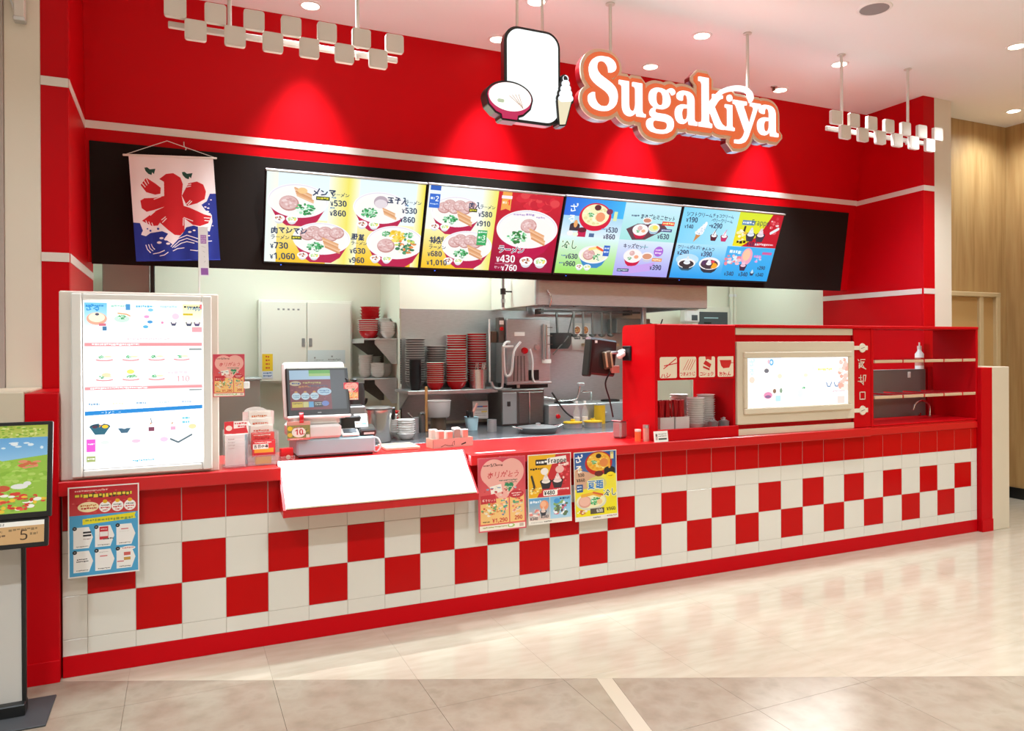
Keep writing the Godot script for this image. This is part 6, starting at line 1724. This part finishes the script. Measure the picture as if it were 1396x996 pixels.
	part("body", lathe([Vector2(0, 0), Vector2(0.083, 0), Vector2(0.092, 0.01), Vector2(0.1, 0.128), Vector2(0.106, 0.132), Vector2(0.098, 0.134), Vector2(0.09, 0.012), Vector2(0, 0.01)], 28), M.alu, o)
	o = thing("pot_stand", "brown round stand under the pale grey pot", "stand", Vector3(2.275, 0.85, -1.8))
	part("body", rod(0.062, 0.112, 20), M.brown, o)
	o = thing("ladle_stick", "wooden stick standing left of the pale grey pot", "stick", Vector3(2.17, 0.85, -1.78))
	part("stick", box(0.022, 0.36, 0.01, 0.003), M.wood_stick, o, Vector3(0, 0.18, 0))
	o = thing("tool_tub", "white plastic tub with kitchen tools, one red-handled", "tub", Vector3(2.53, 0.85, -1.72))
	var tub := new_st(-1)
	part("tub", lathe([Vector2(0, 0), Vector2(0.05, 0), Vector2(0.062, 0.105), Vector2(0.07, 0.108), Vector2(0.058, 0.105), Vector2(0.046, 0.008), Vector2(0, 0.008)], 4), M.pos_blue, o, Vector3(0, 0, 0), Vector3(0, 45, 0))
	part("tool", tube([Vector3(-0.02, 0.02, 0), Vector3(-0.035, 0.16, 0)], 0.012, 8), M.black, o)
	part("tool", tube([Vector3(0.01, 0.02, 0), Vector3(-0.005, 0.15, 0.01)], 0.014, 8), M.dark_plastic, o)
	part("red_handle", tube([Vector3(0.0, 0.06, 0), Vector3(0.012, 0.14, 0), Vector3(0.05, 0.215, 0)], 0.011, 8), M.carton_pink, o)
	o = thing("steel_cups", "slim steel cups with tongs left of the pale grey pot", "cup", Vector3(2.07, 0.85, -1.75))
	part("cup", rod(0.03, 0.12, 16), M.steel, o)
	part("cup", rod(0.026, 0.14, 16), M.dark_steel, o, Vector3(0.06, 0, -0.02))
	part("tongs", tube([Vector3(0.02, 0.08, 0), Vector3(-0.06, 0.16, 0.0)], 0.006, 6), M.chrome, o)
	part("ladle_head", lathe([Vector2(0, 0), Vector2(0.02, 0.008), Vector2(0.024, 0.02)], 12), M.chrome, o, Vector3(0.06, 0.14, 0))
	o = thing("calendar_sheet", "white sheet with blue red and yellow bars under the bowl shelf", "sheet", Vector3(2.72, 0.985, -2.02))
	p = pic(160, 150, "cfc8c2")
	p.rect(14, 40, 90, 12, Color("4a6ca8")); p.rect(104, 40, 50, 12, Color("c05048")); p.rect(20, 66, 130, 16, Color("b8b0a8")); p.rect(90, 84, 60, 12, Color("d8bc50")); p.words(20, 100, 120, 8, Color("a09890"), 3); p.words(20, 118, 120, 8, Color("a09890"), 4)
	part("sheet", sheet(0.14, 0.15, 0.003, printed(p), M.paper), null, o)
	o = thing("steel_mug", "plain steel mug on the worktop right of the tool tub", "mug", Vector3(2.64, 0.85, -1.55))
	part("body", lathe([Vector2(0, 0), Vector2(0.037, 0), Vector2(0.037, 0.096), Vector2(0.034, 0.096), Vector2(0.033, 0.005), Vector2(0, 0.005)], 20), M.steel, o)
	for k in 2:
		o = thing("clear_bin", ["left clear bin hanging under the bowl shelf", "right clear bin hanging under the bowl shelf"][k], "bin", Vector3([2.38, 2.72][k], 1.06, -2.14), 0, "clear bins under the bowl shelf")
		part("tub", lathe([Vector2(0, 0), Vector2(0.1, 0), Vector2(0.13, 0.07), Vector2(0.135, 0.072)], 4), M.clear, o, Vector3.ZERO, Vector3(0, 45, 0))
		part("rim", lathe([Vector2(0.13, 0.066), Vector2(0.137, 0.07), Vector2(0.13, 0.074)], 4), M.pos_blue, o, Vector3.ZERO, Vector3(0, 45, 0))
	# hood
	o = thing("range_hood", "wide stainless extractor hood over the stove", "hood", Vector3(3.805, 1.857, -1.385))
	part("front_panel", box(1.64, 0.5, 0.02, 0.004), M.steel, o, Vector3(0, 0.25, 0))
	part("corner", lathe([Vector2(0.03, 0), Vector2(0.03, 0.5)], 16), M.steel, o, Vector3(-0.82, 0, -0.02))
	part("left_panel", box(0.02, 0.5, 0.98, 0.004), M.cabinet_white, o, Vector3(-0.83, 0.25, -0.51))
	part("right_panel", box(0.02, 0.5, 0.98, 0.004), M.steel, o, Vector3(0.81, 0.25, -0.51))
	part("rim", box(1.65, 0.03, 0.05, 0.004), M.dark_steel, o, Vector3(0, 0.012, -0.03))
	part("filter_plate", box(1.62, 0.012, 0.96, 0.002), M.dark_steel, o, Vector3(0, 0.1, -0.51))
	for k in 5:
		part("baffle", box(0.02, 0.05, 0.94, 0.004), M.dark_steel, o, Vector3(-0.6 + 0.3 * k, 0.07, -0.51))
	var hl := thing("hood_lamp", "flat lamp under the extractor hood, hidden behind its rim", "lamp", Vector3(3.8, 1.945, -1.75))
	part("housing", box(0.9, 0.012, 0.12, 0.003), M.white, hl)
	part("lamp_diffuser", box(0.86, 0.006, 0.09, 0.002), glow(COOL, 1.0), hl, Vector3(0, -0.008, 0))
	panel_light(hl, Vector3(0, -0.016, 0), Vector3(90, 0, 0), 0.86, 0.09, 1.1, COOL)
	part("gas_hook", tube(smooth([Vector3(-0.76, 0.12, 0.02), Vector3(-0.73, 0.06, 0.03), Vector3(-0.74, -0.02, 0.02)]), 0.006, 6), M.chrome, o)
	o = thing("gas_valve", "grey gas pipe with a black valve hanging left of the hood", "pipe", Vector3(2.885, 1.84, -1.9))
	part("pipe", rod(0.013, 0.8, 10), M.grey_plastic, o)
	part("valve_body", rod(0.024, 0.05, 12), M.dark_plastic, o, Vector3(0, 0.13, 0))
	part("lever", box(0.12, 0.012, 0.014, 0.003), M.dark_plastic, o, Vector3(0.05, 0.155, 0))
	part("union", rod(0.02, 0.03, 8), M.silver, o, Vector3(0, 0.06, 0))
	part("nipple", rod(0.018, 0.02, 8), M.white, o, Vector3(0, 0, 0))
	# noodle boiler with its control box
	o = thing("noodle_boiler", "steel water boiler box with a red knob and hoses over the noodle cooker", "boiler", Vector3(3.165, 1.205, -2.12))
	part("body", box(0.42, 0.565, 0.26, 0.008), M.steel, o, Vector3(0, 0.2825, 0))
	part("red_knob", lathe([Vector2(0, 0.03), Vector2(0.026, 0.026), Vector2(0.03, 0)], 20), M.bowl_red, o, Vector3(-0.045, 0.285, 0.13), Vector3(90, 0, 0))
	part("dial", lathe([Vector2(0, 0.02), Vector2(0.024, 0.018), Vector2(0.028, 0)], 20), M.silver, o, Vector3(0.075, 0.315, 0.13), Vector3(90, 0, 0))
	part("name_plate", box(0.1, 0.035, 0.003, 0.001), M.paper, o, Vector3(-0.09, 0.43, 0.132))
	part("name_plate", box(0.09, 0.035, 0.003, 0.001), M.paper, o, Vector3(0.17, 0.19, 0.132))
	part("gauge_tube", rod(0.01, 0.32, 10), M.silver, o, Vector3(0.135, 0.2, 0.15))
	part("gauge_tube", rod(0.007, 0.3, 10), M.chrome, o, Vector3(0.165, 0.21, 0.145))
	for k in 3:
		part("gauge_mark", box(0.06, 0.006, 0.003, 0.001), M.brown, o, Vector3(0.2, 0.49 - 0.075 * k, 0.132))
	part("window", box(0.1, 0.09, 0.004, 0.002), M.black, o, Vector3(0.045, 0.07, 0.131))
	part("bottom_rail", box(0.43, 0.02, 0.03, 0.003), M.steel, o, Vector3(0, 0.0, 0.13))
	part("drain", rod(0.015, 0.05, 10), M.carton, o, Vector3(-0.1, -0.04, 0.12))
	part("hose", tube(smooth([Vector3(-0.09, 0.36, 0.15), Vector3(-0.16, 0.28, 0.17), Vector3(-0.18, 0.12, 0.17), Vector3(-0.21, 0.07, 0.17), Vector3(-0.245, 0.1, 0.17), Vector3(-0.25, 0.33, 0.16), Vector3(-0.19, 0.36, 0.15)], 6), 0.011, 8), M.pos_white, o)
	part("hose", tube(smooth([Vector3(0.0, 0.3, 0.15), Vector3(0.02, 0.2, 0.16), Vector3(0.02, 0.06, 0.16), Vector3(0.04, 0.01, 0.15)], 5), 0.009, 8), M.pos_white, o)
	for k in 4:
		part("tool", tube([Vector3(-0.15 + 0.03 * k, 0.24, 0.16), Vector3(-0.16 + 0.035 * k, 0.02, 0.16)], 0.005, 6), M.dark_steel, o)
	part("support", box(0.4, 0.044, 0.2, 0.004), M.black, o, Vector3(0.0, -0.0225, 0.0))
	o = thing("switch_box", "narrow grey switch box with a red button left of the boiler", "switch box", Vector3(2.915, 1.56, -2.05))
	part("body", box(0.05, 0.22, 0.08, 0.004), M.dark_steel, o, Vector3(0, 0.11, 0))
	part("button", lathe([Vector2(0, 0.014), Vector2(0.016, 0.012), Vector2(0.018, 0)], 16), M.bowl_red, o, Vector3(0, 0.12, 0.04), Vector3(90, 0, 0))
	part("plate", box(0.04, 0.035, 0.003, 0), M.paper, o, Vector3(0, 0.175, 0.041))
	part("side_box", box(0.05, 0.1, 0.06, 0.004), M.brown, o, Vector3(-0.055, 0.05, -0.02))
	o = thing("water_pipes", "white water pipes running down left of the boiler", "pipe", Vector3(2.84, 1.165, -1.955))
	part("pipe", rod(0.009, 0.55, 8), M.pos_white, o, Vector3(-0.02, 0.05, -0.1))
	part("pipe", tube(smooth([Vector3(0.06, 0.36, 0), Vector3(0.06, 0.06, 0), Vector3(0.04, 0.0, 0), Vector3(-0.02, 0.01, 0), Vector3(-0.04, 0.06, 0)], 5), 0.012, 8), M.silver, o)
	part("cross_pipe", tube([Vector3(0.06, 0.36, 0), Vector3(0.16, 0.36, 0)], 0.011, 8), M.pos_white, o)
	o = thing("noodle_cooker", "dark grey steel noodle cooker under the boiler", "cooker", Vector3(3.06, 0.85, -2.05))
	part("body", box(0.40, 0.31, 0.34, 0.006), M.dark_steel, o, Vector3(0, 0.155, 0))
	part("panel", box(0.13, 0.27, 0.012, 0.004), M.grey_plastic, o, Vector3(-0.13, 0.15, 0.175))
	part("panel", box(0.23, 0.27, 0.012, 0.004), M.dark_steel, o, Vector3(0.07, 0.15, 0.175))
	part("switch", box(0.03, 0.04, 0.008, 0.002), M.dark_plastic, o, Vector3(-0.14, 0.19, 0.182))
	part("rail", rod(0.005, 0.28, 8), M.chrome, o, Vector3(0.05, 0.01, 0.19))
	# stove
	for k in 2:
		o = thing("stove_unit", ["left steel stove unit with a red knob", "right steel stove unit beside the red cabinet"][k], "stove", Vector3([3.5, 3.98][k], 0.85, -1.98), 0, "stove units")
		part("body", box(0.47, 0.17, 0.36, 0.005), M.steel, o, Vector3(0, 0.085, 0))
		part("knob", lathe([Vector2(0, 0.02), Vector2(0.018, 0.018), Vector2(0.02, 0)], 16), M.bowl_red if k == 0 else M.steel, o, Vector3(-0.15, 0.07, 0.18), Vector3(90, 0, 0))
		part("burner_ring", lathe([Vector2(0.07, 0.17), Vector2(0.075, 0.185), Vector2(0.085, 0.185), Vector2(0.09, 0.17)], 20), M.black, o)
	o = thing("stove_tap", "bent chrome tap over the stove units", "tap", Vector3(3.62, 1.02, -2.05))
	part("spout", tube(smooth([Vector3(-0.33, 0.06, 0), Vector3(-0.18, 0.03, 0), Vector3(-0.1, 0.012, 0), Vector3(0.02, 0.016, 0), Vector3(0.06, 0.05, 0), Vector3(0.08, 0.14, 0)], 5), 0.01, 8), M.chrome, o)
	part("handle", box(0.07, 0.03, 0.03, 0.008), M.silver, o, Vector3(0.09, 0.16, 0))
	part("riser", tube([Vector3(0.1, 0.09, 0), Vector3(0.2, 0.09, 0), Vector3(0.2, 0.0, 0)], 0.01, 8), M.chrome, o)
	single("gas_hose", tube(smooth([Vector3(0.0, 0.28, 0.0), Vector3(0.13, 0.1, 0.02), Vector3(0.3, 0.008, 0.05), Vector3(0.38, 0.008, 0.06)]), 0.008, 6), M.dark_plastic, "dark hose hanging in front of the left stove unit", "hose", Vector3(3.285, 0.85, -1.78))
	o = thing("hanging_pan", "black deep pan hanging on the steel wall under the hood", "pan", Vector3(3.56, 1.50, -2.22))
	part("bowl", lathe([Vector2(0, 0), Vector2(0.1, 0.005), Vector2(0.125, 0.05), Vector2(0.13, 0.15), Vector2(0.12, 0.15), Vector2(0.1, 0.02), Vector2(0, 0.012)], 24), M.dark_plastic, o)
	part("handle", tube([Vector3(0.0, 0.14, 0.0), Vector3(0.0, 0.36, -0.02)], 0.012, 8), M.dark_steel, o)
	part("stick", tube([Vector3(0.05, 0.15, 0.12), Vector3(0.16, 0.33, 0.0)], 0.006, 6), M.dark_steel, o)
	part("stick", tube([Vector3(0.05, 0.12, 0.13), Vector3(-0.1, -0.05, 0.1)], 0.006, 6), M.dark_steel, o)
	for k in 5:
		o = thing("hanging_ladle", "dark steel ladle hanging under the hood, %s from the left" % ORD[k], "ladle", Vector3(3.72 + 0.1 * k, 1.62, -2.2), 0, "ladles under the hood")
		part("handle", box(0.022, 0.235, 0.008, 0.003), M.dark_steel, o, Vector3(0, 0.12, 0))
		part("head", lathe([Vector2(0, 0), Vector2(0.03, 0.012), Vector2(0.04, 0.03), Vector2(0.036, 0.03), Vector2(0, 0.008)], 14), M.dark_steel, o, Vector3(0, -0.01, 0))
	o = thing("hanging_rail", "steel rail with hanging ladles on the stove wall", "rail", Vector3(3.85, 1.85, -2.205))
	part("rail", tube([Vector3(-0.5, 0, 0), Vector3(0.6, 0, 0)], 0.01, 8), M.dark_steel, o)
	for k in 2:
		part("rail_post", box(0.03, 0.05, 0.14, 0.003), M.dark_steel, o, Vector3(-0.45 + 0.95 * k, 0, -0.07))
	o = thing("menu_card", "pale card with two round dish pictures on the stove wall", "card", Vector3(3.9, 1.62, -2.386))
	p = pic(200, 240, "cfc4bc")
	for k in 2:
		p.oval(56 + 88 * k, 62, 40, 40, Color("efe6e0")); p.oval(56 + 88 * k, 62, 32, 32, Color("b8683c")); p.specks(56 + 88 * k, 62, 26, 24, 24, 9, [Color("d8904c"), Color("8c4a2c"), Color("e0a868")], k + 1); p.rect(22 + 88 * k, 118, 66, 26, Color("4a4440")); p.words(28 + 88 * k, 124, 54, 12, Color("c8c0b8"), k)
	part("card", sheet(0.2, 0.26, 0.004, printed(p), M.paper), null, o)
	part("shelf_plate", box(0.4, 0.03, 0.06, 0.004), M.shelf_rail, o, Vector3(0.2, -0.08, 0.02))
	o = thing("control_box", "brownish control box under the right end of the hood", "box", Vector3(4.35, 1.65, -2.25))
	part("body", box(0.38, 0.14, 0.18, 0.005), M.dark_steel, o, Vector3(0, 0.07, 0))
	part("upright", box(0.04, 0.3, 0.04, 0.003), M.steel, o, Vector3(0.1, 0.1, 0.11))
	part("cable", tube(smooth([Vector3(0.2, 0.1, 0.05), Vector3(0.32, 0.08, 0.05), Vector3(0.36, 0.14, 0.05)]), 0.006, 6), M.black, o)
	# worktop front
	o = thing("frying_pan", "shallow silver pan on the worktop behind the posters", "pan", Vector3(2.93, 0.85, -1.3))
	part("body", lathe([Vector2(0, 0), Vector2(0.13, 0), Vector2(0.16, 0.045), Vector2(0.165, 0.047), Vector2(0.155, 0.044), Vector2(0.127, 0.008), Vector2(0, 0.008)], 32), M.silver, o)
	part("lid", lathe([Vector2(0.155, 0.046), Vector2(0.1, 0.056), Vector2(0.02, 0.06), Vector2(0.02, 0.075), Vector2(0, 0.08)], 28), M.silver, o)
	for k in [-1, 1]:
		part("handle", tube(smooth([Vector3(k * 0.15, 0.04, -0.04), Vector3(k * 0.22, 0.055, 0.0), Vector3(k * 0.15, 0.04, 0.04)]), 0.007, 6), M.chrome, o)
	for k in 2:
		o = thing("lidded_tub", ["left steel tub with a yellow lid by the stove", "right steel tub with a yellow lid by the stove"][k], "tub", Vector3(3.34 + 0.19 * k, 0.85, -1.5), 0, "yellow-lidded tubs")
		part("body", rod(0.075, 0.04, 24), M.steel, o)
		part("lid", lathe([Vector2(0.08, 0.04), Vector2(0.08, 0.05), Vector2(0.02, 0.056), Vector2(0.02, 0.07), Vector2(0, 0.072)], 24), M.yellow, o)
		o = thing("oil_bottle", ["left clear squeeze bottle between the yellow lids", "right clear squeeze bottle between the yellow lids"][k], "bottle", Vector3(3.44 + 0.08 * k, 0.85, -1.62), 0, "clear bottles by the stove")
		part("body", lathe([Vector2(0, 0), Vector2(0.03, 0), Vector2(0.03, 0.12), Vector2(0.012, 0.16), Vector2(0.01, 0.19), Vector2(0, 0.19)], 16), M.clear, o)
		part("oil", rod(0.026, 0.07, 14), M.carton, o, Vector3(0, 0.004, 0))
		part("cap", rod(0.012, 0.02, 10), M.white, o, Vector3(0, 0.19, 0))
	o = thing("yellow_can", "tall yellow can just left of the red cabinet", "can", Vector3(3.72, 0.85, -1.72))
	part("body", rod(0.05, 0.16, 20), M.yellow, o)
	part("rim", lathe([Vector2(0.05, 0.16), Vector2(0.052, 0.166), Vector2(0, 0.166)], 20), M.silver, o)
	# right of the hood
	var dr := struct("door", box(0.62, 1.98, 0.03, 0.003), M.cabinet_white, Vector3(6.02, 0.99, -3.085), Vector3.ZERO, "off-white kitchen back door with a grey window")
	part("window_pane", box(0.42, 0.5, 0.01, 0.002), M.slate, dr, Vector3(-0.02, 0.68, 0.016))
	part("notice", box(0.1, 0.02, 0.003, 0), M.black, dr, Vector3(-0.1, 0.8, 0.023))
	part("notice", box(0.2, 0.012, 0.003, 0), M.pos_blue, dr, Vector3(-0.05, 0.86, 0.023))
	o = thing("pipe_pair", "pair of off-white pipes in the right corner of the kitchen", "pipe", Vector3(6.255, 0, -3.05))
	for k in 2:
		part("pipe", rod(0.022, 2.65, 12), M.kitchen_wall, o, Vector3(0.05 * k, 0, 0))
		part("pipe_clip", rod(0.03, 0.03, 12), M.pos_white, o, Vector3(0.05 * k, 2.1, 0))
	o = thing("hand_dryer", "black and white dispenser hanging between the hood and the back door", "dispenser", Vector3(5.55, 1.78, -2.9))
	part("body", box(0.2, 0.2, 0.12, 0.02), M.pos_white, o, Vector3(0, 0.1, 0))
	part("head", box(0.2, 0.09, 0.14, 0.02), M.black, o, Vector3(-0.02, 0.2, 0.02))
	part("screen", box(0.08, 0.06, 0.004, 0.002), M.slate, o, Vector3(0.02, 0.06, 0.061))
	part("hanger", box(0.04, 0.75, 0.04, 0.003), M.pos_white, o, Vector3(0, 0.55, -0.02))
	o = thing("dish_rack", "grey dish rack behind the cabinet gap", "rack", Vector3(4.35, 0.9, -1.0))
	part("body", box(0.5, 0.3, 0.3, 0.01), M.pos_blue, o, Vector3(0, 0.0, 0))
	part("leg_frame", box(0.48, 0.74, 0.28, 0.004), M.dark_steel, o, Vector3(0, -0.52, 0))

func _ready() -> void:
	make_view()
	for k in [["bold", "Droid Sans", 700], ["sans", "Droid Sans", 400], ["serif", "Droid Serif", 700]]:
		var f := SystemFont.new()
		f.font_names = PackedStringArray([k[1]])
		f.font_weight = k[2]
		faces[k[0]] = f.get_rids()[0]
		taken["font " + k[0]] = f
	make_materials()
	make_lights()
	make_floor()
	make_shell()
	make_kitchen_shell()
	make_counter()
	make_cabinet()
	make_lit_menu()
	make_menu_box()
	make_screens()
	make_kitchen()
	make_bowls()
	make_register()
	make_snacks()
	make_spice_box()
	make_prints()
	make_stand_sign()
	make_signs()
	make_banner()
